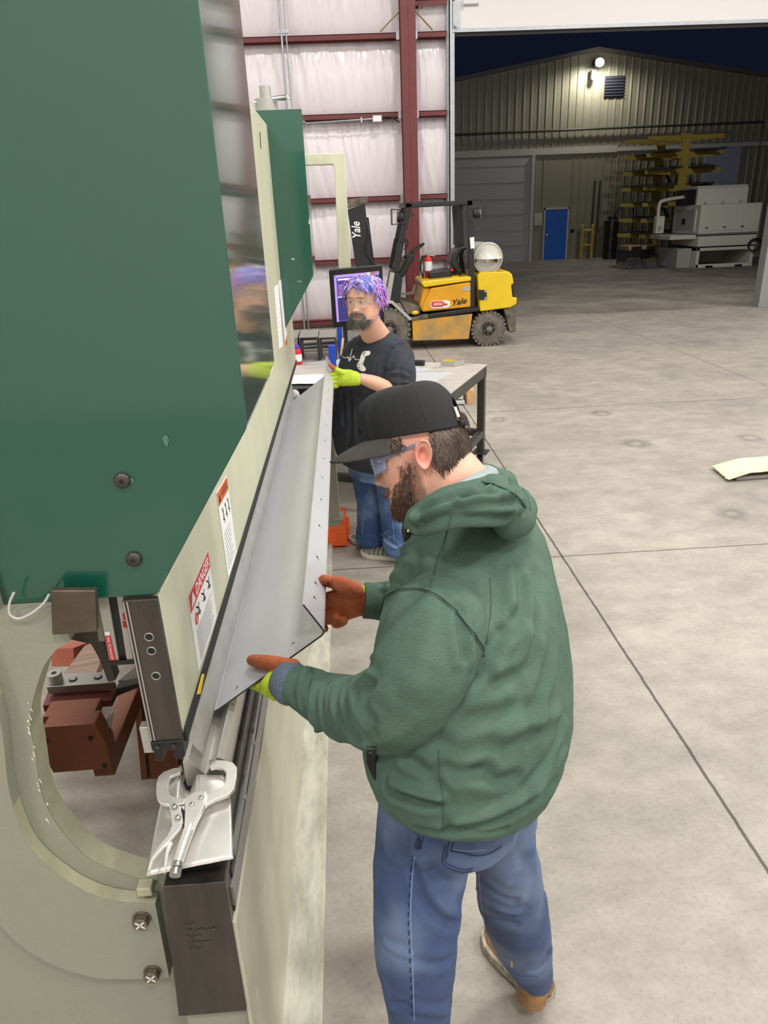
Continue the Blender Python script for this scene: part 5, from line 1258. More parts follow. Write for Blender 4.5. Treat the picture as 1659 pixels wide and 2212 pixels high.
def beard_strands(mb, hd, region, n, ln, rnd, r=.0007, down=.8):
    for _ in range(n*6):
        th = rnd.uniform(-2.2, 2.2); u = rnd.uniform(-.127, -.01)
        if rnd.random() > region(th, u): continue
        p = hd.surf(th, u); q = hd.surf(th, u, .01); nr = (q-p).normalized()
        d = (nr*rnd.uniform(.35, .8) + Vector((rnd.uniform(-.25, .25), rnd.uniform(-.1, .25), -down))).normalized(); L_ = ln*rnd.uniform(.5, 1.2)
        pts = [p - nr*.001, p + d*L_*.5 + nr*.001, p + d*L_ + Vector((0, 0, -L_*.12))]
        mb.tube([hd.w(*x) for x in pts], [r, r*.8, r*.25], 3, False)
        n -= 1
        if n <= 0: break
def beard_shell(hd, region, th_, rnd, seed, nu=110, nv=60, u0=-.1275, u1=0.0):
    mb = MB(); vs = []
    for i in range(nv+1):
        u = u0 + (u1-u0)*i/nv
        for j in range(nu+1):
            t = -2.3 + 4.6*j/nu; k = region(t, u); w_ = noise.noise(Vector((t*9, u*140, seed)))
            vs.append(hd.w(*hd.surf(t, u, -.004 + (th_ + .004)*k*(.8 + .5*w_))))
    kk = [region(-2.3 + 4.6*j/nu, u0 + (u1-u0)*i/nv) for i in range(nv+1) for j in range(nu+1)]
    fs = [(i*(nu+1)+j, i*(nu+1)+j+1, (i+1)*(nu+1)+j+1, (i+1)*(nu+1)+j) for i in range(nv) for j in range(nu)]
    fs = [f for f in fs if max(kk[q] for q in f) > .02]
    # close the underside
    c = len(vs); vs.append(hd.w(0, .035, u0-.003)); fs += [(j+1, j, c) for j in range(nu)]
    return mb.add(vs, fs)
# ================================================================== far worker (faces the camera, black tee)
rnd = random.Random(21)
hB = Head((.107, 4.05, 1.622), math.radians(-59), math.radians(1.8), math.radians(.8), 1.0, jaw=1.16, mouth=.8, wide=1.13)
S_B = (.78, -.62, 0); F_B = (-.62, -.78, 0)
YB = 4.2
bod = MB(); hB.mesh(bod); hB.ear(bod, 1); hB.ear(bod, -1)
# neck, torso core, legs core and both arms
limb(bod, [hB.w(0, -.02, -.05), hB.w(.0, -.03, -.11), on_y(815, 735, YB)], [.062, .064, .085], 28)
bod.loft([pring(uL, v, uR, v, YB, S_B, F_B, .6) for v, uL, uR in ((990, 760, 870), (900, 752, 870), (820, 755, 868), (760, 768, 870), (735, 785, 858), (720, 800, 840))])
shL = on_y(862, 765, 4.10); elL = on_y(872, 848, 3.98); wrL = on_y(782, 818, 3.93); knL = on_y(742, 814, 3.96)
shR = on_y(760, 762, 4.36); elR = on_y(738, 850, 4.46); wrR = on_y(722, 880, 4.36)
limb(bod, [shL, elL, (elL*.35 + wrL*.65), wrL], [.052, .047, .040, .030], 24)
limb(bod, [wrL, knL], [.028, .03], 20)
limb(bod, [shR, elR, wrR], [.05, .044, .03], 24)
hipL = on_y(850, 1000, 4.16); knL2 = on_y(856, 1095, 4.12); anL = on_y(858, 1180, 4.13)
hipR = on_y(800, 1000, 4.28); knR2 = on_y(806, 1095, 4.30); anR = on_y(810, 1166, 4.33)
limb(bod, [hipL, knL2, anL], [.075, .055, .04], 20); limb(bod, [hipR, knR2, anR], [.075, .055, .04], 20)
me = remesh_obj(bod, .0026, 2, .5)
P_ = coords(me); l, f, u = hB.local(P_)
base = np.array(lin((226, 174, 150))); col = np.tile(base, (len(P_), 1))
def tint(col, mask, c, k): 
    m_ = (mask*k)[:, None]; return col*(1-m_) + np.array(lin(c))*m_
inhead = (np.abs(u) < .16) & (np.abs(f) < .16) & (np.abs(l) < .12)
col = tint(col, inhead*(f > .06)*np.exp(-(l/.018)**2 - ((u+.083)/.007)**2), (206, 116, 110), .75)
col = tint(col, inhead*(f > .06)*np.exp(-(l/.018)**2 - ((u+.062)/.005)**2), (196, 112, 104), .6)
col = tint(col, inhead*(f > .06)*np.exp(-(l/.020)**2 - ((u+.0725)/.0038)**2), (60, 28, 28), .95)
col = tint(col, inhead*(f > .05)*np.exp(-((np.abs(l)-.045)/.02)**2 - ((u+.03)/.02)**2), (222, 140, 120), .4)
col = tint(col, inhead*np.exp(-((np.abs(l)-.032)/.017)**2 - ((u-.0)/.012)**2)*(f > .05), (176, 120, 104), .4)
col = tint(col, inhead*(np.abs(l) > .075)*(np.abs(f+.01) < .03), (224, 140, 124), .4)
person2 = finish('person', me, m_skin, None, col)
tag(person2, 'person with violet hair in a black T-shirt holding the far end of the sheet', 'person')
eyes(hB, person2, (-.05, .02), m_skin2)
# teeth in the half-open mouth
tm = MB()
for k in range(-3, 4): tm.sphere(hB.w(k*.0052, .0885 - 10*(k*.0052)**2, -.069), (.003, .003, .0042), 8, 6)
tm.build('teeth', mat('teeth', (226, 218, 204), .3), person2, smooth=180)
def regB(t, u):
    a = abs(t); k = 0.0
    if u < -.088: k = max(0, 1 - max(0, a-.80)*2.2)
    elif u < -.058: k = max(0, min(1, (a-.30)*9))*max(0, 1 - max(0, a-.46)*5)*.8
    if -.0645 < u < -.0525 and a < .44: k = max(k, .75)
    if a < .30 and -.090 < u < -.0645: k = 0
    if a < .10 and -.094 < u < -.090: k = .7
    return k
beard_shell(hB, regB, .009, rnd, 3.3).build('beard', m_beardg, person2, smooth=180)
mb = MB(); beard_strands(mb, hB, regB, 700, .03, rnd, .0011); mb.build('beard_hair', m_beardg, person2, clean=False)
mb = MB()
for sx in (-1, 1):
    for k in range(26):
        x = sx*(.014 + .034*k/25); p = hB.surf(math.atan2(x, .09), .0265 + .004*math.sin(k/25*3.1), .002); q = p + Vector((sx*.009, .003, .002 - .004*k/25)); mb.tube([hB.w(*p), hB.w(*q)], [.0013, .0004], 4, False)
mb.build('eyebrow', mat('brow', (92, 74, 62), .6), person2, clean=False)
# dyed hair: separate locks combed forward and to the side
hm = [mat('hair_violet', (146, 124, 208), .45), mat('hair_blue', (100, 124, 220), .42), mat('hair_pink', (196, 120, 204), .45), mat('hair_root', (66, 56, 78), .5), mat('hair_lilac', (178, 164, 222), .45)]
locks = [MB() for _ in hm]
cap_ = MB(); rings = []
for i in range(22):
    u_ = .030 + .1035*i/21; rings.append([hB.w(*hB.surf(2*math.pi*j/64, (lambda e_: e_ + (.1322-e_)*i/21)(-.035 if math.cos(2*math.pi*j/64) < -.2 else (.0 if math.cos(2*math.pi*j/64) < .25 else .078)), .005)) for j in range(64)])
cap_.loft(rings); cap_.build('hair_base', hm[3], person2, smooth=180)
for k in range(430):
    t = rnd.uniform(-math.pi, math.pi); c = math.cos(t)
    lo = .082 if c > .35 else (.005 if c > -.2 else -.02); u0 = rnd.uniform(lo, .13)
    p0 = hB.surf(t, u0, .003); nr = (hB.surf(t, u0, .02) - p0).normalized(); sd_ = 1 if math.sin(t) > -.15 else -1
    g = Vector((.8*sd_ + rnd.uniform(-.35, .35), (.55 if c > .1 else .1) + rnd.uniform(-.3, .3), -.5 + rnd.uniform(-.3, .35)))
    g = (g - nr*g.dot(nr)*.7).normalized(); L_ = rnd.uniform(.035, .062); wv_ = rnd.uniform(-.010, .010)
    pts = [p0, p0 + g*L_*.3 + nr*.010, p0 + g*L_*.65 + nr*.013 + Vector((wv_, wv_*.4, -.002)), p0 + g*L_ + nr*.009 + Vector((-wv_*.3, 0, -.012))]
    q = rnd.random()
    if t > .2 and t < 1.2: mi = 1 if q < .5 else (0 if q < .8 else 4)
    elif t >= 1.2: mi = 2 if q < .45 else (0 if q < .8 else 4)
    elif t < -.5: mi = 2 if q < .3 else (4 if q < .6 else (0 if q < .85 else 3))
    else: mi = 0 if q < .4 else (4 if q < .7 else (3 if q < .85 else 1))
    strand(locks[mi], [hB.w(*x) for x in smooth_line(pts, 4)], rnd.uniform(.0034, .0066), 6)
for mb, m_ in zip(locks, hm): mb.build('hair_lock', m_, person2, smooth=60, clean=False)
# clear safety glasses
m_lens = mat('clear_lens', (225, 232, 232), .05, alpha=.07, spec=.5)
m_gframe = mat('clear_frame', (206, 208, 202), .2, alpha=.75)
def glasses(hd, root, m_l, m_f, r=.0013):
    g = MB()
    for sx in (-1, 1):
        rows = []; nx = 14; ny = 8
        for j in range(ny+1):
            u_ = -.024 + .043*j/ny
            rows.append([])
            for i in range(nx+1):
                a = i/nx; l_ = sx*(.006 + .062*a); e = min(1, (1-abs(2*j/ny-1)**3)*1.2)
                uu = -.0025 + (u_+.0025)*(1 - .35*a*a) ; f_ = .112 - 6.2*l_*l_ - (abs(l_) > .05)*(abs(l_)-.05)*.9
                rows[-1].append(hd.w(l_, f_, uu))
        vs = [p for r_ in rows for p in r_]; fs = [(j*(nx+1)+i, j*(nx+1)+i+1, (j+1)*(nx+1)+i+1, (j+1)*(nx+1)+i) for j in range(ny) for i in range(nx)]
        o_ = MB().add(vs, fs).build('glasses_lens', m_l, root, smooth=180); md = o_.modifiers.new('th', 'SOLIDIFY'); md.thickness = .0015
        rim = rows[0] + [r_[-1] for r_ in rows[1:]] + list(reversed(rows[-1]))[1:] + [r_[0] for r_ in reversed(rows[1:-1])]
        g.tube(rim, r*hd.sc, 6, closed=True)
        g.bar(hd.w(sx*.067, .082, .004), hd.w(sx*.080*hd.wide, -.005, .014), .002, .006, hd.U)
    g.tube([hd.w(x, .1135 + .003*math.cos(x*200), .004) for x in (-.008, -.004, 0, .004, .008)], r*1.2, 6)
    for sx in (-1, 1): g.tube([hd.w(sx*.006, .112, -.002), hd.w(sx*.010, .106, -.012), hd.w(sx*.011, .102, -.018)], r, 6)
    return g.build('glasses_frame', m_f, root, smooth=60)
glasses(hB, person2, m_lens, m_gframe)
# T-shirt
ts = MB()
ts.loft([pring(uL, v, uR, v, YB, S_B, F_B, .70, e=2.3) for v, uL, uR in ((1005, 742, 892), (985, 730, 893), (940, 719, 894), (880, 722, 893), (830, 727, 893), (790, 734, 892), (765, 742, 890), (748, 752, 884), (735, 764, 872), (726, 776, 860), (717, 790, 845))])
limb(ts, [on_y(858, 762, 4.14), on_y(868, 800, 4.04), on_y(862, 836, 3.99)], [.083, .084, .082], 32)
limb(ts, [on_y(766, 760, 4.34), on_y(752, 810, 4.42)], [.072, .072], 28)
me = remesh_obj(ts, .006, 6, .5)
bv = bvh_of(me); P_ = coords(me); Nn = normals(me)
P_ = P_ + Nn*(fbm(P_, 7, 4.0, 3)*.006)[:, None]
P_ = fold(P_, Nn, bv, [([(846, 752), (828, 780), (826, 830)], -.008, .012), ([(882, 742), (862, 756), (836, 792)], .007, .014), ([(885, 760), (872, 800), (880, 830)], .006, .012), ([(830, 820), (850, 806), (880, 812)], .010, .012), ([(815, 835), (836, 828), (860, 836)], -.009, .010),
    ([(760, 740), (748, 790), (735, 830)], .005, .012), ([(735, 850), (738, 920), (730, 985)], .008, .016), ([(755, 850), (758, 920), (752, 990)], -.007, .014), ([(790, 850), (765, 900), (775, 980)], .006, .016), ([(800, 735), (780, 750), (765, 735)], -.004, .008), ([(845, 740), (815, 770), (800, 810)], .005, .014)])
set_coords(me, P_); bvT = bvh_of(me)
m_tee = mat('tee_charcoal', (50, 54, 63), .9, var=.18, vscale=8, bump=.25, bscale=260)
tee = finish('t_shirt', me, m_tee, person2)
# neck rib and sleeve seam
drape_line('neck_rib', bvT, [(784, 717), (780, 731), (792, 744), (808, 741), (826, 728), (840, 711)], .006, m_tee, tee, .0, 8, 3)
drape_line('sleeve_seam', bvT, [(886, 744), (866, 740), (848, 752), (838, 775), (834, 800), (832, 822)], .0016, mat('tee_seam', (28, 30, 36), .9), tee, .0003)
m_prw = mat('shirt_print_white', (248, 248, 246), .8)
def c8(X, Y): return (700 + X/7.54, 560 + Y/7.54)
drape_line('heartbeat_print', bvT, [c8(*p) for p in ((305, 1588), (330, 1600), (372, 1608), (388, 1585))], .0022, m_prw, tee, .0006, 5, 1.5)
for a, b in (((388, 1585), (412, 1668)), ((412, 1668), (462, 1450)), ((412, 1600), (424, 1650)), ((424, 1650), (455, 1610)), ((455, 1610), (484, 1570)), ((484, 1570), (506, 1632)), ((506, 1632), (585, 1640))):
    drape_line('heartbeat_print', bvT, [c8(*a), c8((a[0]+b[0])/2, (a[1]+b[1])/2), c8(*b)], .0022, m_prw, tee, .0006, 5, 1.2)
ctl = [(620, 1530), (650, 1500), (700, 1494), (740, 1492), (758, 1510), (752, 1545), (725, 1568), (690, 1572), (672, 1600), (640, 1690), (640, 1725), (668, 1760), (684, 1790), (668, 1820), (630, 1828), (590, 1810), (545, 1770), (535, 1735), (548, 1690), (575, 1660), (590, 1610), (605, 1560)]
pr = drape_patch('controller_print', bvT, [c8(*p) for p in ctl], m_prw, tee, .0010)
for (X, Y) in ((645, 1530), (668, 1522), (655, 1548), (638, 1556), (660, 1590), (575, 1715), (556, 1752), (575, 1765), (622, 1700)):
    drape_patch('print_button', bvT, [c8(X + 9*math.cos(q), Y + 10*math.sin(q)) for q in np.linspace(0, 5.4, 7)], m_tee, tee, .0016, 0)
# jeans
jb = MB()
jb.loft([pring(uL, v, uR, v, 4.22, S_B, F_B, .75) for v, uL, uR in ((960, 752, 885), (1005, 752, 888), (1030, 757, 886))])
def leg(mb, rows, S, F, n=40):
    mb.loft([pring(uL, vL, uR, vR, y, S, F, 1.0, n, 2.0) for vL, uL, vR, uR, y in rows])
leg(jb, [(990, 756, 990, 838, 4.28), (1040, 762, 1040, 838, 4.29), (1090, 771, 1090, 842, 4.30), (1140, 771, 1140, 846, 4.32), (1160, 768, 1165, 850, 4.33), (1172, 770, 1178, 850, 4.335)], S_B, F_B)
leg(jb, [(990, 806, 990, 890, 4.16), (1040, 812, 1040, 890, 4.14), (1090, 818, 1090, 890, 4.12), (1150, 824, 1150, 890, 4.12), (1185, 828, 1190, 890, 4.13), (1196, 834, 1198, 888, 4.13)], S_B, F_B)
me = remesh_obj(jb, .006, 5, .5); bv = bvh_of(me); P_ = coords(me); Nn = normals(me)
P_ = P_ + Nn*(fbm(P_, 9, 8.0, 3)*.005)[:, None]
P_ = fold(P_, Nn, bv, [([(772, 1158), (800, 1162), (840, 1150)], .010, .010), ([(775, 1168), (810, 1172), (845, 1166)], -.009, .008), ([(830, 1165), (855, 1182), (885, 1176)], .011, .011), ([(826, 1150), (846, 1172), (862, 1184)], -.010, .009), ([(765, 1030), (790, 1040), (820, 1030)], .006, .012), ([(822, 1060), (850, 1080), (885, 1070)], .006, .014)])
set_coords(me, P_); bvJ = bvh_of(me)
jeans = finish('jeans', me, m_denim, person2, denim_cols(P_, (58, 86, 136), (112, 140, 184), 2.0))
drape_line('side_seam', bvJ, [(845, 1012), (846, 1080), (850, 1150), (852, 1180)], .002, m_stitch_l, jeans, .0004); drape_line('side_seam', bvJ, [(800, 1050), (786, 1100), (782, 1160)], .0016, m_stitch_l, jeans, .0004)
# trainers
m_shoe = mat('trainer_grey', (150, 146, 136), .8, var=.25, vscale=25); m_sole = mat('trainer_sole', (206, 200, 186), .7, var=.2, vscale=20); m_lace = mat('trainer_dark', (46, 46, 46), .8)
def shoe(name, toe, heel, root, w_=.052, hgt=.10, mu=None, ms=None, md=None, boot=False):
    toe = Vector(toe); heel = Vector(heel); d = (toe-heel); L_ = d.length; d.normalize(); sd = Vector((-d.y, d.x, 0)); Z_ = Vector((0, 0, 1))
    st = [(-.035, .25, .45), (-.025, .45, .62), (0.0, .66, .80), (.06, .78, .92), (.2, .78, 1.0), (.34, .82, .92), (.5, .95, .70), (.65, 1.02, .56), (.8, 1.0, .48), (.92, .78, .42), (.98, .5, .36), (1.0, .3, .3)]
    up_, so_ = [], []
    for t, ww, hh in st:
        c = heel + d*(L_*t); up_.append([c + sd*(math.cos(a)*w_*ww*(.97 if math.sin(a) > 0 else 1)) + Z_*(.022 + max(-.008, math.sin(a))*(hgt*hh - .022)) for a in np.linspace(0, 2*math.pi, 28, endpoint=False)])
        e = .012*max(0, t-.8)/.2
        so_.append([c + sd*(max(-1, min(1, math.cos(a)*1.25))*w_*ww*1.16) + Z_*(.016 + max(-1, min(1, math.sin(a)*1.4))*.016 + e*.5) for a in np.linspace(0, 2*math.pi, 28, endpoint=False)])
    o_ = MB().loft(up_).build(name, mu, root, smooth=60); MB().loft(so_).build('shoe_sole', ms, o_, smooth=60)
    return o_, d, sd
for (tp_, hl) in ((on_z(781, 1203, 0), None), (on_z(757, 1172, 0), None)):
    dirv = Vector((.86, -.32, 0)).normalized(); o_, d, sd = shoe('trainer', tp_ + Vector((0, .03, 0)), tp_ + Vector((0, .03, 0)) + dirv*.29, person2, .050, .105, m_shoe, m_sole)
    hl = tp_ + Vector((0, .03, 0)) + dirv*.29
    for k in range(4):
        c = hl + d*(.13 + .03*k); MB().tube([c + sd*.048*sg + V(0, 0, .045 + .0*k) if False else c + sd*(.05*math.cos(a)) + V(0, 0, .024 + math.sin(a)*(.052 - .009*k)) for sg in (1,) for a in np.linspace(.25, 1.25, 6)], .003, 6).build('shoe_stripe', m_lace, o_)
        MB().tube([c + sd*(.05*math.cos(a)) + V(0, 0, .024 + math.sin(a)*(.054 - .009*k)) for a in np.linspace(1.2, 1.95, 6)], .003, 6).build('shoe_lace', m_lace, o_)
# gloves
def glove(name, root, palm, fingers, thumb, cuff, palmside, voxel=.0022, tw=.012):
    """palm = list of (centre, half width vec, half thickness vec); fingers/thumb = (points, radii)"""
    mb = MB(); rings = []
    for c, a, b in palm: rings.append([Vector(c) + Vector(a)*math.cos(t) + Vector(b)*math.sin(t) for t in np.linspace(0, 2*math.pi, 24, endpoint=False)])
    mb.loft(rings)
    for pts, rr in fingers + [thumb]: limb(mb, pts, rr, 14, 4)
    me = remesh_obj(mb, voxel, 2, .5); P_ = coords(me); Nn = normals(me)
    P_ = P_ + Nn*(fbm(P_, 55, 1.0, 2)*.0007)[:, None]; set_coords(me, P_)
    k = palmside(P_, Nn); col = np.array(lin(m_lime))*(1-k[:, None]) + np.array(lin(m_palm))*k[:, None]
    return finish(name, me, m_glove, root, col)
# far worker's left glove grips the upturned lip; thumb along its top
kp = [on_y(u, v, y) for u, v, y in ((775, 818, 3.93), (757, 816, 3.935), (738, 816, 3.95), (724, 820, 3.97))]
upv = V(0, -.02, 1)
pal = [(kp[0], V(.0, .012, .034), V(.01, -.03, 0)), (kp[1], V(0, .01, .044), V(.006, -.03, .0)), (kp[2], V(0, .01, .045), V(.004, -.028, 0)), (kp[3], V(0, .01, .036), V(.004, -.022, 0))]
fl_ = []
for k in range(4):
    b0 = on_y(727, 806 + k*9, 3.955); fl_.append(([b0, b0 + V(-.03, .0, -.004), b0 + V(-.035, .03, -.012), b0 + V(-.018, .055, -.012)], [.0145, .0135, .0125, .011]))
th_ = ([on_y(745, 806, 3.94), on_y(730, 800, 3.94), on_y(717, 792, 3.95), on_y(713, 789, 3.95)], [.018, .015, .0125, .010])
def ps(P_, Nn):
    a = np.array(on_y(722, 800, 3.94)); d = np.linalg.norm(P_ - np.array(on_y(717, 793, 3.95)), axis=1); return smoothstep(.034, .024, d)
glB = glove('glove', person2, pal, fl_, th_, None, ps)
rr = on_y(722, 889, 4.30); pal = [(rr + V(0, 0, .03), V(.03, 0, 0), V(0, .016, 0)), (rr, V(.04, 0, 0), V(0, .018, 0)), (rr + V(-.01, 0, -.035), V(.036, 0, 0), V(0, .016, 0))]
fl_ = [([rr + V(-.03 + .02*k, 0, -.035), rr + V(-.035 + .02*k, -.01, -.065), rr + V(-.03 + .02*k, -.03, -.08)], [.012, .011, .009]) for k in range(4)]
glove('glove', person2, pal, fl_, ([rr + V(-.03, 0, 0), rr + V(-.055, -.01, -.02), rr + V(-.06, -.02, -.04)], [.014, .012, .010]), None, lambda P, N: smoothstep(rr.y-.01, rr.y-.02, P[:, 1])*.5)
# ================================================================== near worker (green hoodie, cap), seen from behind his left side
rnd = random.Random(33)
def plane_hit(u, v, p0, n, off=0.0):
    n = Vector(n).normalized(); p0 = Vector(p0) + n*off; d = Vector(ray(u, v)); C = Vector(CAM); return C + d*((p0 - C).dot(n)/d.dot(n))
def on_sheet(u, v, off=0.0): return plane_hit(u, v, (-.338, 0, 1.032), (-.584, 0, .8116), off)
def on_lip(u, v, off=0.0): return plane_hit(u, v, (-.0885, 0, 1.2195), (.865, 0, .5), off)
hA = Head((.133, 1.29, 1.634), math.radians(13.5), math.radians(17.5), math.radians(16.4), .918, jaw=1.1, wide=1.04, back=.83)
S_A = (-.42, -.9, 0); F_A = (-.9, .42, 0)      # shoulder axis towards the near (left) side, facing
DY = .05
def regA(t, u):
    a = abs(t); k = 0.0
    if u < -.045: k = max(0, min(1, (a-.34-max(0, min(.05, u+.095))*13)*4))*max(0, 1-max(0, a-1.40)*5)
    elif u < .004: k = max(0, min(1, (a-1.12)*6))*max(0, 1-max(0, a-1.45)*7)*.75*max(0, 1-(u+.045)/.052)
    if u < -.088: k = 1.0*max(0, 1-max(0, a-1.5)*5)
    if -.064 < u < -.052 and a < .5: k = max(k, .9)
    if a < .28 and -.086 < u < -.064: k = 0
    return k
bod = MB(); hA.mesh(bod, 120, 110); hA.ear(bod, 1); hA.ear(bod, -1)
nb = on_y(1008, 1085, 1.27)
limb(bod, [hA.w(0, -.018, -.035), hA.w(0, -.042, -.085), nb], [.064, .067, .078], 32)
limb(bod, [hA.w(0, .02, -.07), hA.w(0, -.03, -.12), nb + V(-.02, 0, -.03)], [.045, .058, .07], 32)
bod.loft([pring(uL, v, uR, v, y, S_A, F_A, .7) for v, uL, uR, y in ((1650, 870, 1130, 1.15), (1500, 880, 1150, 1.16), (1300, 900, 1130, 1.18), (1220, 930, 1100, 1.21), (1160, 970, 1070, 1.25))])
shL = on_y(930, 1340, 1.03); elL = on_y(858, 1530, 1.02); wrL = on_y(650, 1474, 1.27); shR = on_y(1075, 1215, 1.42); elR = on_y(960, 1330, 1.56); wrR = on_y(785, 1298, 1.535)
limb(bod, [on_y(945, 1350, 1.03), on_y(912, 1445, .985), on_y(860, 1525, .995), on_y(775, 1533, 1.115), on_y(700, 1508, 1.24), on_y(652, 1487, 1.275), on_y(612, 1470, 1.312)], [.045, .04, .036, .032, .027, .025, .022], 20); limb(bod, [shR, elR, wrR], [.045, .036, .019], 20)
hpL = on_y(920, 1760, 1.06); hpR = on_y(1075, 1760, 1.22); knL_ = Vector((hpL.x-.02, hpL.y-.03, .50)); knR_ = on_y(1110, 1985, 1.245); anL_ = Vector((knL_.x+.02, knL_.y+.06, .09)); anR_ = on_y(1150, 2125, 1.29)
limb(bod, [hpL, knL_, anL_], [.08, .056, .042], 20); limb(bod, [hpR, knR_, anR_], [.08, .052, .034], 20)
me = remesh_obj(bod, .0024, 3, .5); P_ = coords(me); l, f, u = hA.local(P_)
col = np.tile(np.array(lin((226, 172, 148))), (len(P_), 1)); inhead = (np.abs(u) < .16) & (np.abs(f) < .16) & (np.abs(l) < .13)
col = tint(col, inhead*(np.abs(l) > .070)*np.exp(-((f+.008)/.026)**2 - ((u+.012)/.035)**2), (222, 128, 116), .6)
col = tint(col, inhead*(f > .08)*np.exp(-(l/.03)**2 - ((u+.02)/.03)**2), (206, 130, 112), .5)
col = tint(col, inhead*np.exp(-((f-.055)/.03)**2 - ((u+.05)/.03)**2), (220, 146, 124), .4)
col = tint(col, inhead*(f > .06)*np.exp(-(l/.02)**2 - ((u+.073)/.010)**2), (196, 110, 100), .6)
tt = np.arctan2(l, f); near_ = inhead & (u < .01)
kk = np.zeros(len(P_)); idx = np.nonzero(near_)[0]
for q in idx: kk[q] = regA(tt[q], max(-.128, u[q]))
col = tint(col, np.clip(kk*1.6, 0, 1), (112, 80, 66), .75)
person1 = finish('person', me, m_skin, None, col)
tag(person1, 'person in a green hooded sweatshirt and black cap holding the near sheet end', 'person')
eyes(hA, person1, (0, -.3), m_skin2)
beard_shell(hA, lambda t, u: max(0, regA(t, u)-.35)/.65, .0075, rnd, 6.1, 150, 80).build('beard', m_beard, person1, smooth=180)
mb = MB(); beard_strands(mb, hA, regA, 3600, .013, rnd, .0007); mb.build('beard_hair', m_beard, person1, clean=False)
# sideburn and nape hair
mb = MB()
for k in range(900):
    t = rnd.uniform(2.02, 3.7) if rnd.random() < .965 else rnd.uniform(1.22, 1.42)
    front = t < 1.5
    u0 = rnd.uniform(-.01, .04) if not front else rnd.uniform(.024, .036)
    p0 = hA.surf(t, u0, .001); nr = (hA.surf(t, u0, .02) - p0).normalized(); tg = Vector((-nr.y, nr.x, 0))
    L_ = rnd.uniform(.035, .068) if not front else rnd.uniform(.012, .024)
    dn = Vector((0, 0, -1)); dn = (dn - nr*dn.dot(nr)).normalized(); cur = rnd.uniform(-.012, .012)
    pts = [p0, p0 + dn*L_*.35 + nr*.006 + tg*cur*.3, p0 + dn*L_*.7 + nr*.007 + tg*cur, p0 + dn*L_ + nr*rnd.uniform(.0, .008) + tg*cur*.4]
    strand(mb, [hA.w(*x) for x in smooth_line(pts, 3)], rnd.uniform(.0011, .0024), 4)
for k in range(34):     # tuft through the strap gap at the back
    t = math.pi + rnd.uniform(-.28, .28); p0 = hA.surf(t, rnd.uniform(.035, .062), .004); d = Vector((rnd.uniform(-.4, .4), -.45, -.8)).normalized(); L_ = rnd.uniform(.022, .036)
    strand(mb, [hA.w(*x) for x in (p0, p0 + d*L_*.5 + Vector((0, -.004, .003)), p0 + d*L_)], .0014, 4)
mb.build('hair', m_hair, person1, clean=False)
mb = MB()
for sx in (-1, 1):
    for k in range(30):
        x = sx*(.014 + .034*k/29); p = hA.surf(math.atan2(x, .09), .0265, .002); q = p + Vector((sx*.009, .003, -.001)); mb.tube([hA.w(*p), hA.w(*q)], [.001, .0003], 4, False)
mb.build('eyebrow', m_hair, person1, clean=False)
m_lensb = mat('lens_blue', (176, 196, 236), .06, alpha=.34, spec=.6)
glasses(hA, person1, m_lensb, mat('frame_blue', (136, 150, 186), .25, alpha=.7), .0011)
# cap: ribbed knit crown, smooth front panel, curved visor
m_cap = mat('cap_black', (26, 26, 28), .82, bump=.15, bscale=400); m_capf = mat('cap_front', (38, 38, 39), .85, bump=.2, bscale=300); m_visor = mat('visor_black', (78, 76, 72), .85, var=.2, vscale=30, bump=.2, bscale=300)
def edge_u(t): return .0395 + .013*math.cos(t) - .004*math.sin(t)**2
def cap_pt(t, s, rib=0.0, grow=0.0):
    """s 0 (edge) .. 1 (top)"""
    c, sn = math.cos(t), math.sin(t); n = 2.15; r = (abs(c)**n + abs(sn)**n)**(-1/n)
    fr_, bk, wd = .117 + grow, .0905 + grow, .0865*1.02 + grow
    a = s*math.pi/2; front = max(0, c)**2
    k = math.cos(a)**(.62 - .27*front); h = math.sin(a)**(1.0 + .0*front)
    top = .140 + .006*front + grow
    lean = -.006 + .012*front*math.sin(a*2)
    R_ = k + rib*math.cos(a)**.3
    return Vector((sn*r*wd*R_, lean + (fr_ if c > 0 else bk)*c*r*R_, edge_u(t) + (top-edge_u(t))*h))
nu, nv = 560, 46; vs = []; fs = []; mi = []
for i in range(nv+1):
    for j in range(nu):
        t = 2*math.pi*j/nu - math.pi; rib = 0
        side = smoothstep(.72, .76, abs(t))
        rib = float(side)*.0062*(.5 + .5*math.sin(t*118))*(1 if i > 1 else 0)
        for sm in (.74, 1.95, math.pi):
            if abs(abs(t) - sm) < .014: rib += .008
        if i <= 1: rib += .006
        vs.append(hA.w(*cap_pt(t, min(.985, i/nv), rib)))
for i in range(nv):
    for j in range(nu): j2 = (j+1) % nu; fs.append((i*nu+j, i*nu+j2, (i+1)*nu+j2, (i+1)*nu+j))
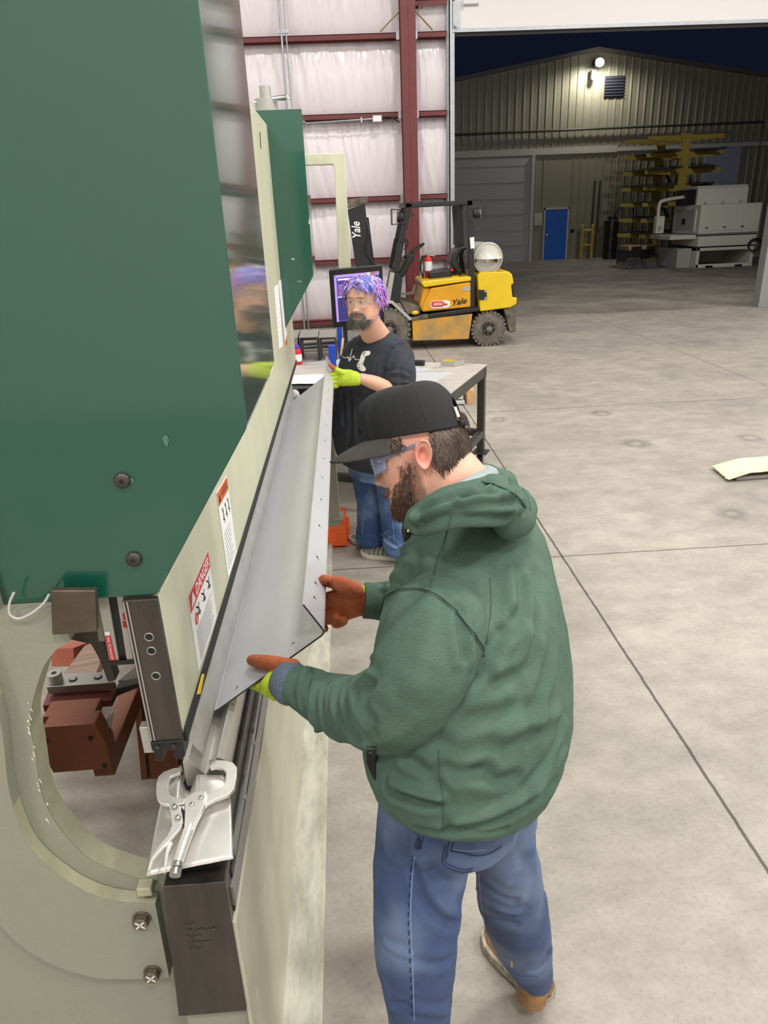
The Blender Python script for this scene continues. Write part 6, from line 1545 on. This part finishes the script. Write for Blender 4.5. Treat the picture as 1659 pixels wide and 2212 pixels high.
# leave the strap opening at the back
def ctr(f_): return sum((Vector(vs[q]) for q in f_), Vector())/len(f_)
keep = []
for q, f_ in enumerate(fs):
    i, j = divmod(q, nu); t = 2*math.pi*(j+.5)/nu - math.pi; s_ = i/nv
    d_ = (math.pi - abs(t))/.40
    if d_ < 1 and s_ > .06 and ((s_-.06)/.30)**2 + d_**2 < 1: continue
    keep.append(f_)
cap_o = MB().add(vs, keep).build('cap', [m_cap, m_capf], person1, smooth=180, clean=False)
md = cap_o.modifiers.new('th', 'SOLIDIFY'); md.thickness = .0022; md.offset = -1
for p_ in cap_o.data.polygons:
    c = np.mean([cap_o.data.vertices[q].co for q in p_.vertices], axis=0) + np.array(root_loc(cap_o)); l_, f_, u_ = hA.local(c[None, :])
    if abs(math.atan2(l_[0], f_[0])) < .735: p_.material_index = 1
MB().tube([hA.w(0, .0, .143), hA.w(0, .0, .1475), hA.w(0, .0, .150)], [.009, .008, .003], 18).build('cap_button', m_capf, cap_o, smooth=60)
MB().tube([hA.w(*cap_pt(math.pi + t, .035, .0, .002)) for t in np.linspace(-.42, .42, 12)], .006, 8).build('cap_strap', m_cap, cap_o, smooth=60)
p = hA.w(*cap_pt(math.pi-.40, .10, .02, .0025)); q = hA.w(*cap_pt(math.pi-.385, .22, .02, .0025)); MB().tube([p, q], .0028, 6).build('strap_snap', m_white, cap_o)
MB().prism([hA.w(*cap_pt(t, s, .012, .001)) for t, s in ((-.30, .14), (.30, .14), (.30, .52), (-.30, .52))], hA.F*.002).build('front_patch', m_cap, cap_o)
rows = []; nx, ny = 48, 16
for j in range(ny+1):
    b_ = j/ny; row = []
    for i in range(nx+1):
        t = -1.18 + 2.36*i/nx; e = cap_pt(t, .0); a = t/1.18
        ext = .088*(1 - abs(a)**3.2); l_ = e.x*(1 + .06*b_*(1-abs(a))); f_ = e.y + ext*b_
        row.append(hA.w(l_, f_, e.z + .002 - 2.2*l_*l_*b_*.9 - .010*b_ - .010*b_*b_))
    rows.append(row)
vs = [p for r_ in rows for p in r_]
vz = MB().add(vs, [(j*(nx+1)+i, j*(nx+1)+i+1, (j+1)*(nx+1)+i+1, (j+1)*(nx+1)+i) for j in range(ny) for i in range(nx)]).build('visor', m_visor, cap_o, smooth=180)
md = vz.modifiers.new('th', 'SOLIDIFY'); md.thickness = .0035
# ---------------------------------------------------------------- hooded sweatshirt
hb = MB()
TR = [(1634, 822, 1176, 1.15), (1622, 808, 1200, 1.15), (1602, 795, 1224, 1.15), (1570, 789, 1238, 1.15), (1530, 792, 1244, 1.15), (1450, 798, 1238, 1.155), (1360, 812, 1227, 1.165), (1290, 828, 1215, 1.18), (1230, 846, 1200, 1.20), (1180, 868, 1184, 1.225), (1140, 898, 1160, 1.245), (1110, 935, 1120, 1.26), (1090, 960, 1085, 1.27)]
hb.loft([pring(uL, v, uR, v, y, S_A, F_A, .72, 56, 2.25) for v, uL, uR, y in TR])
hs = MB()
limb(hs, [on_y(945, 1350, 1.03), on_y(912, 1445, .985), on_y(860, 1525, .995), on_y(775, 1533, 1.115), on_y(700, 1508, 1.24), on_y(652, 1487, 1.275)], [.085, .086, .080, .066, .055, .047], 36)
hs.tube([on_y(660, 1490, 1.27), on_y(645, 1484, 1.28), on_y(622, 1474, 1.295)], [.040, .043, .041], 30)
limb(hb, [on_y(1085, 1215, 1.41), on_y(985, 1320, 1.55), on_y(850, 1300, 1.545)], [.075, .07, .055], 30)
hb.tube([on_y(850, 1300, 1.545), on_y(805, 1298, 1.54), on_y(784, 1297, 1.54)], [.050, .047, .045], 28)
# hood lying round the neck
def roll(px, rr, closed=False): 
    P2 = [on_y(*q) for q in px]; P3 = smooth_line(P2, 5); R3 = [np.interp(i/5, range(len(rr)), rr) for i in range(len(P3))]; hb.tube(P3, R3, 18); hb.sphere(P3[0], R3[0], 14, 8); hb.sphere(P3[-1], R3[-1], 14, 8)
roll([(903, 1122, 1.13), (935, 1100, 1.10), (985, 1078, 1.09), (1040, 1062, 1.13), (1082, 1052, 1.22), (1080, 1040, 1.32), (1030, 1030, 1.42), (960, 1050, 1.44), (905, 1090, 1.38)], [.022, .025, .028, .028, .027, .026, .027, .026, .024])
roll([(895, 1135, 1.12), (935, 1118, 1.075), (1000, 1098, 1.055), (1060, 1092, 1.09), (1098, 1096, 1.16), (1110, 1088, 1.26), (1082, 1064, 1.37)], [.020, .026, .033, .037, .036, .034, .030])
roll([(1098, 1128, 1.12), (1115, 1120, 1.16), (1120, 1100, 1.22)], [.030, .036, .036])
me = remesh_obj(hb, .0048, 6, .5); ms_ = remesh_obj(hs, .0045, 5, .5)
bv = bvh_of(me); P_ = coords(me); Nn = normals(me)
P_ = P_ + Nn*(fbm(P_*np.array([1.6, 1.6, .55]), 6, 2.0, 3)*.005)[:, None]
F1 = [([(1105, 1235), (1108, 1290), (1095, 1345)], .0045, .010), ([(1138, 1250), (1142, 1350), (1125, 1420), (1078, 1450)], .0055, .011), ([(1186, 1280), (1196, 1400), (1178, 1500), (1160, 1560)], .006, .013), ([(1060, 1240), (1075, 1290), (1060, 1340)], -.004, .014), ([(1160, 1240), (1168, 1340), (1150, 1440)], -.004, .013),
    ([(970, 1795), (1050, 1778), (1130, 1740), (1195, 1690), (1228, 1640)], -.006, .010), ([(985, 1770), (1090, 1745), (1170, 1690), (1215, 1620)], .006, .012), ([(842, 1706), (890, 1728), (940, 1738)], -.008, .010), ([(850, 1690), (900, 1708), (945, 1722)], .006, .010),
    ([(955, 1660), (1000, 1672), (1050, 1660)], -.006, .013), ([(1030, 1672), (1080, 1688), (1110, 1680)], -.006, .012), ([(880, 1640), (915, 1660), (945, 1690)], -.006, .012), ([(960, 1560), (1010, 1530), (1090, 1500)], .006, .016), ([(990, 1590), (1060, 1575), (1130, 1560)], .005, .016), ([(1010, 1500), (1080, 1420), (1130, 1370)], .006, .016), ([(1020, 1460), (1070, 1390), (1105, 1330)], -.006, .012), ([(1090, 1590), (1150, 1560), (1200, 1540)], .005, .014),
    ([(1150, 1700), (1190, 1640), (1220, 1560)], .005, .010), ([(820, 1755), (900, 1790), (990, 1800), (1090, 1790), (1160, 1770)], -.004, .007),
    ([(992, 1310), (1000, 1360), (1005, 1420)], -.005, .009), ([(1010, 1340), (1018, 1390), (1022, 1440)], .005, .008), ([(975, 1300), (975, 1370), (990, 1430)], .004, .010), ([(930, 1290), (880, 1350), (812, 1420)], .006, .016), ([(905, 1280), (850, 1330), (815, 1390)], -.005, .014), ([(940, 1330), (920, 1420), (900, 1480)], .005, .018),
    ([(662, 1448), (646, 1490), (652, 1530)], .007, .009), ([(680, 1446), (664, 1495), (680, 1560)], -.008, .008), ([(708, 1440), (684, 1480), (676, 1530), (688, 1570)], .010, .010), ([(730, 1440), (702, 1480), (698, 1540), (716, 1590)], -.009, .009), ([(765, 1446), (735, 1470), (724, 1510), (735, 1570)], .010, .010), ([(785, 1450), (752, 1480), (748, 1530), (770, 1590)], -.010, .009), ([(800, 1456), (770, 1486), (766, 1520), (790, 1570)], .010, .010), ([(800, 1475), (785, 1510), (805, 1550)], -.009, .009), ([(735, 1555), (760, 1590), (800, 1612)], .007, .010), 
    ([(800, 1600), (850, 1590), (900, 1560)], .004, .014),
    ([(880, 1210), (860, 1240), (835, 1270)], .005, .010), ([(900, 1230), (865, 1260), (825, 1310)], -.004, .010), ([(870, 1195), (845, 1230), (828, 1260)], -.004, .008),
    ([(905, 1108), (950, 1084), (1010, 1066), (1060, 1062)], -.008, .008), ([(1000, 1082), (1060, 1078), (1110, 1070)], .005, .008), ([(905, 1128), (960, 1106), (1020, 1090), (1080, 1085), (1120, 1078)], -.007, .008), ([(895, 1140), (960, 1122), (1040, 1115), (1100, 1118)], -.008, .008), ([(1060, 1040), (1030, 1055), (1000, 1072)], -.006, .007), ([(1105, 1040), (1120, 1070), (1130, 1100)], -.005, .007)]
P_ = fold(P_, Nn, bv, [(a, b*1.5, c) for a, b, c in F1])
set_coords(me, P_)
bv = bvh_of(ms_); Q_ = coords(ms_); Nn = normals(ms_); Q_ = fold(Q_ + Nn*(fbm(Q_, 7, 3.0, 3)*.006)[:, None], Nn, bv, F1); set_coords(ms_, Q_)
bvH = BVHTree.FromPolygons([tuple(v.co) for v in me.vertices] + [tuple(v.co) for v in ms_.vertices], [tuple(p.vertices) for p in me.polygons] + [tuple(q + len(me.vertices) for q in p.vertices) for p in ms_.polygons])
m_hood = mat('fleece_green', (88, 112, 98), .95, var=.18, vscale=7, col2=(72, 94, 82), bump=.35, bscale=320, spec=.25)
hoodie = finish('hoodie', me, m_hood, person1); sleeve = finish('sleeve', ms_, m_hood, hoodie)
m_hseam = mat('fleece_seam', (62, 84, 72), .95); m_hrib = mat('fleece_rib', (58, 90, 73), .95, var=.2, vscale=90, stretch=(1, 1, .05))
def hseam(px, r=.0016, m=None, off=.0002): return drape_line('seam', bvH, px, r, m or m_hseam, hoodie, off, 6, 4)
hseam([(975, 1115), (962, 1160), (945, 1210), (930, 1268)], .0013); hseam([(815, 1330), (830, 1290), (858, 1273), (900, 1270), (925, 1275), (965, 1298), (1005, 1340), (1032, 1378), (1046, 1402), (1044, 1420)], .0026, m_hood, .0010); hseam([(818, 1333), (832, 1295), (860, 1278), (900, 1275), (922, 1280), (962, 1303), (1002, 1345), (1028, 1382), (1042, 1406)], .0010)
hseam([(947, 1620), (950, 1680), (957, 1730), (957, 1800)], .0013); hseam([(1058, 1250), (1060, 1320), (1050, 1390)], .0010)
hseam([(1040, 1040), (1080, 1052), (1118, 1072), (1136, 1096)], .0020, m_hood, .0008); hseam([(1118, 1040), (1140, 1075), (1146, 1105)], .0014)
drape_patch('undershirt', bvH, [(793, 1612), (813, 1612), (813, 1687), (804, 1672), (794, 1648)], mat('shirt_black', (16, 16, 18), .9), hoodie, .002, 2)
MB().prism([on_y(u, v, 1.10) for u, v in ((876, 1150), (888, 1130), (900, 1132), (884, 1165), (872, 1172))], (0, .05, 0)).build('zip_collar', MATS['shirt_black'], hoodie)
p = on_y(886, 1134, 1.095); MB().tube([p, p + V(-.004, .0, -.012)], .0018, 8).build('cord_tip', m_white, hoodie)
# grey tee collar at the neck
tc = MB().tube(smooth_line([on_y(u, v, y) for u, v, y in ((930, 1095, 1.12), (985, 1068, 1.11), (1035, 1040, 1.17), (1060, 1026, 1.27), (1030, 1022, 1.38), (960, 1050, 1.42))], 5), .016, 12); tc.build('tee_collar', mat('tee_grey', (150, 160, 160), .9), person1, smooth=180)
# grey knit cuff of the near sleeve
mb = MB(); c0, c1 = on_y(640, 1482, 1.283), on_y(606, 1467, 1.312); pts = [c0.lerp(c1, t) for t in np.linspace(0, 1, 9)]
mb.tube(pts, [.0425, .0455, .0465, .0465, .0455, .044, .042, .040, .037], 40); cu = mb.build('cuff', mat('cuff_grey', (98, 110, 128), .95, var=.25, vscale=120, bump=.5, bscale=200), hoodie, smooth=180)
# ---------------------------------------------------------------- jeans
jb = MB()
jb.loft([pring(uL, v, uR, v, y, S_A, F_A, .72, 48, 2.2) for v, uL, uR, y in ((1570, 830, 1190, 1.15), (1640, 822, 1172, 1.15), (1695, 820, 1160, 1.15), (1718, 830, 1150, 1.15))])
leg(jb, [(1690, 822, 1690, 1000, 1.085), (1760, 817, 1760, 1010, 1.07), (1800, 815, 1800, 1012, 1.06), (1870, 811, 1870, 1006, 1.04), (1940, 806, 1940, 996, 1.02), (2010, 806, 2000, 990, 1.0), (2080, 814, 2070, 984, .985), (2150, 826, 2150, 976, .975), (2215, 842, 2215, 968, .975)], S_A, F_A)
b0 = on_y(842, 2215, .975); b1 = on_y(968, 2215, .975); cc = (b0+b1)/2; r0 = (b1-b0).length/2
jb.tube([cc + V(0, 0, .03), cc, Vector((cc.x-.0, cc.y+.01, .30)), Vector((cc.x+.005, cc.y+.03, .12)), Vector((cc.x+.005, cc.y+.03, .03))], [r0, r0, r0*1.0, r0*1.02, r0*1.08], 36)
leg(jb, [(1680, 985, 1680, 1165, 1.20), (1740, 995, 1735, 1160, 1.20), (1790, 1008, 1780, 1156, 1.20), (1840, 1018, 1830, 1158, 1.195), (1890, 1028, 1880, 1170, 1.205), (1940, 1034, 1930, 1180, 1.22), (1985, 1042, 1980, 1186, 1.24), (2020, 1054, 2018, 1188, 1.262), (2060, 1076, 2060, 1191, 1.278), (2092, 1096, 2094, 1193, 1.29), (2108, 1108, 2112, 1190, 1.293)], S_A, F_A)
me = remesh_obj(jb, .0048, 6, .5); bv = bvh_of(me); P_ = coords(me); Nn = normals(me)
P_ = P_ + Nn*(fbm(P_, 8, 5.0, 3)*.005)[:, None]
P_ = fold(P_, Nn, bv, [([(895, 1880), (915, 1940), (955, 1985), (988, 1998)], -.008, .010), ([(905, 1860), (935, 1930), (975, 1975)], .008, .014), ([(930, 1900), (945, 1850), (940, 1820)], -.005, .012), ([(960, 1910), (985, 1960)], .006, .010), ([(832, 1800), (835, 1850), (880, 1855), (890, 1810)], .004, .008),
    ([(1030, 1885), (1060, 1920), (1110, 1945)], -.007, .010), ([(1034, 1920), (1070, 1955), (1120, 1970)], .006, .010), ([(1040, 1960), (1075, 1985), (1110, 1995)], -.005, .010), ([(1062, 2052), (1090, 2082), (1115, 2102), (1150, 2108)], -.005, .007), ([(1066, 2062), (1095, 2098), (1125, 2120), (1165, 2118)], .003, .009), ([(1150, 2095), (1175, 2080), (1184, 2050)], -.007, .008), ([(1185, 2040), (1190, 2070), (1180, 2110)], .003, .008), ([(1150, 1830), (1160, 1900), (1150, 1950)], .005, .012), ([(1120, 1800), (1130, 1860), (1110, 1900)], -.004, .012),
    ([(815, 2090), (830, 2120), (845, 2180)], .005, .010), ([(830, 2035), (850, 2050), (880, 2060)], .004, .008), ([(905, 2075), (940, 2085), (975, 2070)], -.005, .010), ([(900, 2180), (940, 2190), (968, 2185)], .006, .012), ([(830, 2190), (850, 2170), (880, 2175)], -.006, .010)])
# puckers along the outer seam
pts = [hit(bv, u_, v_) for u_, v_ in resample([(901, 1840), (893, 1880), (884, 1960), (886, 2040), (890, 2120), (892, 2205)], 9)]; pts = [p for p in pts if p is not None]
for k, p in enumerate(pts):
    d = np.linalg.norm(P_ - np.array(p), axis=1); P_ = P_ + Nn*((.0018 if k % 2 else -.0012)*np.exp(-(d/.0075)**2))[:, None]
set_coords(me, P_); bvJ = bvh_of(me)
jeans = finish('jeans', me, m_denim, person1, denim_cols(P_, (62, 80, 118), (104, 122, 154), 9.0))
def js(px, r=.0011, m=None, off=.0003, dash=None): return drape_line('jeans_seam', bvJ, px, r, m or m_stitch_l, jeans, off, 6, 3 if not dash else 7, dash)
js([(896, 1850), (890, 1900), (887, 1980), (890, 2060), (893, 2140), (895, 2205)], .0012); js([(892, 1850), (886, 1900), (882, 1980), (885, 2060), (888, 2140), (890, 2205)], .0013, m_stitch_d, .0001, 1)
js([(962, 1826), (956, 1862), (972, 1876), (1000, 1884), (1020, 1880)], .0014, m_stitch_d); js([(968, 1828), (962, 1860), (976, 1870), (1002, 1878), (1022, 1874)], .0010, m_stitch_d); js([(974, 1838), (1000, 1842), (1030, 1848), (1060, 1842), (1085, 1826)], .0014, m_stitch_d); js([(978, 1834), (1010, 1838), (1050, 1836)], .0009, m_stitch_l)
js([(1035, 1888), (1040, 1950), (1048, 2000), (1056, 2040)], .0012)
for px in (((905, 1806), (899, 1832)), ((914, 1809), (908, 1834)), ((970, 1816), (964, 1852)), ((980, 1816), (974, 1838))):
    js([px[0], ((px[0][0]+px[1][0])/2, (px[0][1]+px[1][1])/2), px[1]], .0014, m_stitch_d)
js([(906, 1812), (903, 1822), (900, 1832)], .004, m_stitch_d, .0005)
drape_patch('paint_spot', bvJ, [(1102, 2078), (1106, 2074), (1109, 2082), (1107, 2090), (1103, 2088)], mat('spot_tan', (176, 160, 130), .8), jeans, .0006, 0)
# ---------------------------------------------------------------- boots
m_boot = mat('boot_tan', (176, 128, 74), .6, var=.35, vscale=22, col2=(110, 92, 72)); m_bsole = mat('boot_sole', (190, 180, 166), .8, var=.5, vscale=30, col2=(98, 90, 80)); m_btrim = mat('boot_trim', (66, 58, 52), .7)
toe = on_z(1037, 2003, .0) + V(.022, -.012, 0); heel = on_z(1172, 2172, 0) + V(.012, .012, 0)
o_, d, sd = shoe('boot', toe, heel, person1, .050, .115, m_boot, m_bsole)
for t, h_ in ((.30, .055), (.40, .055)): c = heel + d*(heel-toe).length*t; MB().bar(c - sd*.054 + V(0, 0, .02), c - sd*.046 + V(0, 0, h_), .004, .004).build('boot_stitch', m_white, o_)
MB().tube([Vector((anR_.x, anR_.y, q)) for q in (.05, .085, .115)], [.042, .041, .040], 24).build('boot_shaft', m_boot, o_, smooth=60)
h2 = Vector((cc.x+.02, cc.y-.02, 0)); shoe('boot', h2 + Vector((-.14, .25, 0)), h2, person1, .050, .115, m_boot, m_bsole)
# ---------------------------------------------------------------- gloves
# near (left) hand: thumb along the top of the sheet, fingers underneath its near end
T0, T1, T2, T3 = on_y(634, 1440, 1.315), on_y(600, 1434, 1.34), on_sheet(570, 1429, .017), on_sheet(545, 1426, .013)
wv = on_y(625, 1472, 1.305)
kA = on_y(600, 1472, 1.325); kB = on_y(578, 1470, 1.345)
def bnd(uT, vT, uB, vB, y, th__): 
    a = on_y(uT, vT, y); b = on_y(uB, vB, y); return ((a+b)/2, (a-b)/2, V(.0, th__, 0) + V(.3*th__, 0, 0))
pal = [bnd(636, 1440, 612, 1512, 1.30, .022), bnd(616, 1440, 594, 1512, 1.315, .024), bnd(598, 1444, 578, 1500, 1.325, .024), bnd(584, 1450, 566, 1484, 1.332, .020), bnd(574, 1456, 562, 1474, 1.338, .014)]
fl_ = []
for k in range(4):
    b0 = on_y(590 - 4*k, 1470 + 7*k, 1.33 - .004*k)
    e0 = on_sheet(556 - 3*k, 1462 + 5*k, -.022); e1 = on_sheet(520 - 2*k, 1452 + 6*k, -.018) ; e0.y = max(e0.y, 1.345); e1.y = e0.y + .05
    fl_.append(([b0, e0, e1], [.0135, .0125, .010]))
th_ = ([T0, T1, T2, T3], [.017, .0165, .0155, .0135])
tl = [np.array(p) for p in smooth_line([T0 + (T0-T1)*.3, T1, T2, T3], 3)]
def psL(P_, Nn):
    d = seg_dist(P_, tl); k = smoothstep(.0235, .0185, d); e = seg_dist(P_, [np.array(on_y(570, 1460, 1.345)), np.array(on_y(540, 1455, 1.37))]); return np.maximum(k, smoothstep(.022, .016, e))
g1 = glove('glove', person1, pal, fl_, th_, None, psL, .0022)
# printed marks on the back of the glove
gbv = BVHTree.FromPolygons([tuple(v.co + root_loc(g1)) for v in g1.data.vertices], [tuple(p.vertices) for p in g1.data.polygons])
for k in range(3):
    for j in range(4):
        u_, v_ = 583 + j*4.5 + k*1.5, 1489 + k*6 + j*2.2; drape_line('glove_print', gbv, [(u_, v_), (u_+1.5, v_+1.2), (u_+3, v_+1.5)], .0008, m_ink, g1, .0003, 4, .8)
# far (right) hand: open palm against the lip, thumb over its face, fingers curled below
yR = 1.535
def pt(u, v, y=yR): return on_y(u, v, y)
pal = [(pt(812, 1297, 1.54), V(.002, .006, .036), V(0, .024, 0)), (pt(792, 1297, 1.54), V(.002, .006, .037), V(0, .024, 0)), (pt(775, 1298, 1.535), V(0, .0, .041), V(0, .026, 0)), (pt(752, 1303, 1.535), V(.004, 0, .046), V(0, .026, 0)), (pt(732, 1308, 1.54), V(.006, 0, .046), V(0, .024, 0)), (pt(716, 1312, 1.545), V(.006, 0, .040), V(0, .020, 0))]
T0, T1, T2, T3 = pt(768, 1275, 1.52), pt(742, 1263, 1.515), on_lip(716, 1257, .016), on_lip(699, 1252, .012)
fl_ = []
for k, (ub, vb, ut, vt) in enumerate(((720, 1288, 706, 1296), (719, 1304, 707, 1314), (720, 1320, 712, 1334), (726, 1332, 728, 1342))):
    b0 = pt(ub, vb, 1.545); m1 = pt(ut-4, vt - 4, 1.575); 
    if k < 2: fl_.append(([b0, m1 + V(-.012, .01, -.01), m1 + V(-.025, .0, -.035), m1 + V(-.005, -.03, -.045)], [.0145, .0135, .0125, .0105]))
    else: fl_.append(([b0, pt(ut - 2, vt + 2, 1.555), pt(ut + 4, vt + 3, 1.525), pt(ut + 14, vt - 1, 1.505)], [.0145, .0145, .0135, .0115]))
thR = ([T0, T1, T2, T3], [.020, .0185, .0155, .0125])
def psR(P_, Nn):
    a = np.array(pt(790, 1268, 1.535)); b = np.array(pt(762, 1258, 1.545)); d = seg_dist(P_, [a, b]); return 1 - smoothstep(.017, .011, d)
g2 = glove('glove', person1, pal, fl_, thR, None, psR, .0022)
# ------------------------------------------------------------------ lights, world, camera
def area(name, loc, sx, sy, power, rot=(0, 0, 0), col=(1, .985, .96)):
    l = bpy.data.lights.new(name, 'AREA'); l.shape = 'RECTANGLE'; l.size = sx; l.size_y = sy; l.energy = power; l.color = col
    o = bpy.data.objects.new(name, l); COL.objects.link(o); o.location = loc; o.rotation_euler = rot; return o
LP = 146
for x in (-3.2, 1.6, 6.4, 11.0):
    for y in (-2.5, 2.0, 6.5, 11.2):
        area('high_bay_light', (x, y, 7.6), 1.3, .7, LP*{-2.5: 1.5, 2.0: 1.5, 6.5: .8, 11.2: .82}[y])
l = bpy.data.lights.new('flood_light', 'SPOT'); l.energy = 340; l.color = (1, .95, .85); l.spot_size = math.radians(165); l.shadow_soft_size = .12; l.spot_blend = .6
o = bpy.data.objects.new('flood_light', l); COL.objects.link(o); o.location = (PKX-.06, FY-.9, 7.0); o.rotation_euler = (math.radians(18), 0, 0)
area('yard_fill_light', (9.0, 15.45, 6.2), .8, .3, 190, (math.radians(62), 0, 0))  # added unseen fill light above the door, brightens the yard machine and rack
w = bpy.data.worlds.new('night'); SC.world = w; w.use_nodes = True
bg = w.node_tree.nodes['Background']; bg.inputs[0].default_value = (*lin((22, 27, 46)), 1); bg.inputs[1].default_value = .55
cam = bpy.data.cameras.new('camera'); co = bpy.data.objects.new('camera', cam); COL.objects.link(co)
cam.sensor_fit = 'VERTICAL'; cam.sensor_height = 36.0; cam.sensor_width = 27.0; cam.lens = FPX/IH*36.0; cam.clip_start = .05; cam.clip_end = 200
M3 = Matrix(((RC[0][0], RC[0][2], -RC[0][1]), (RC[1][0], RC[1][2], -RC[1][1]), (RC[2][0], RC[2][2], -RC[2][1])))
co.matrix_world = Matrix.Translation(Vector(CAM)) @ M3.to_4x4()
SC.camera = co
SC.view_settings.view_transform = 'Standard'; SC.view_settings.look = 'None'; SC.view_settings.gamma = 1.0; SC.view_settings.use_curve_mapping = False
SC.view_settings.exposure = 0.0
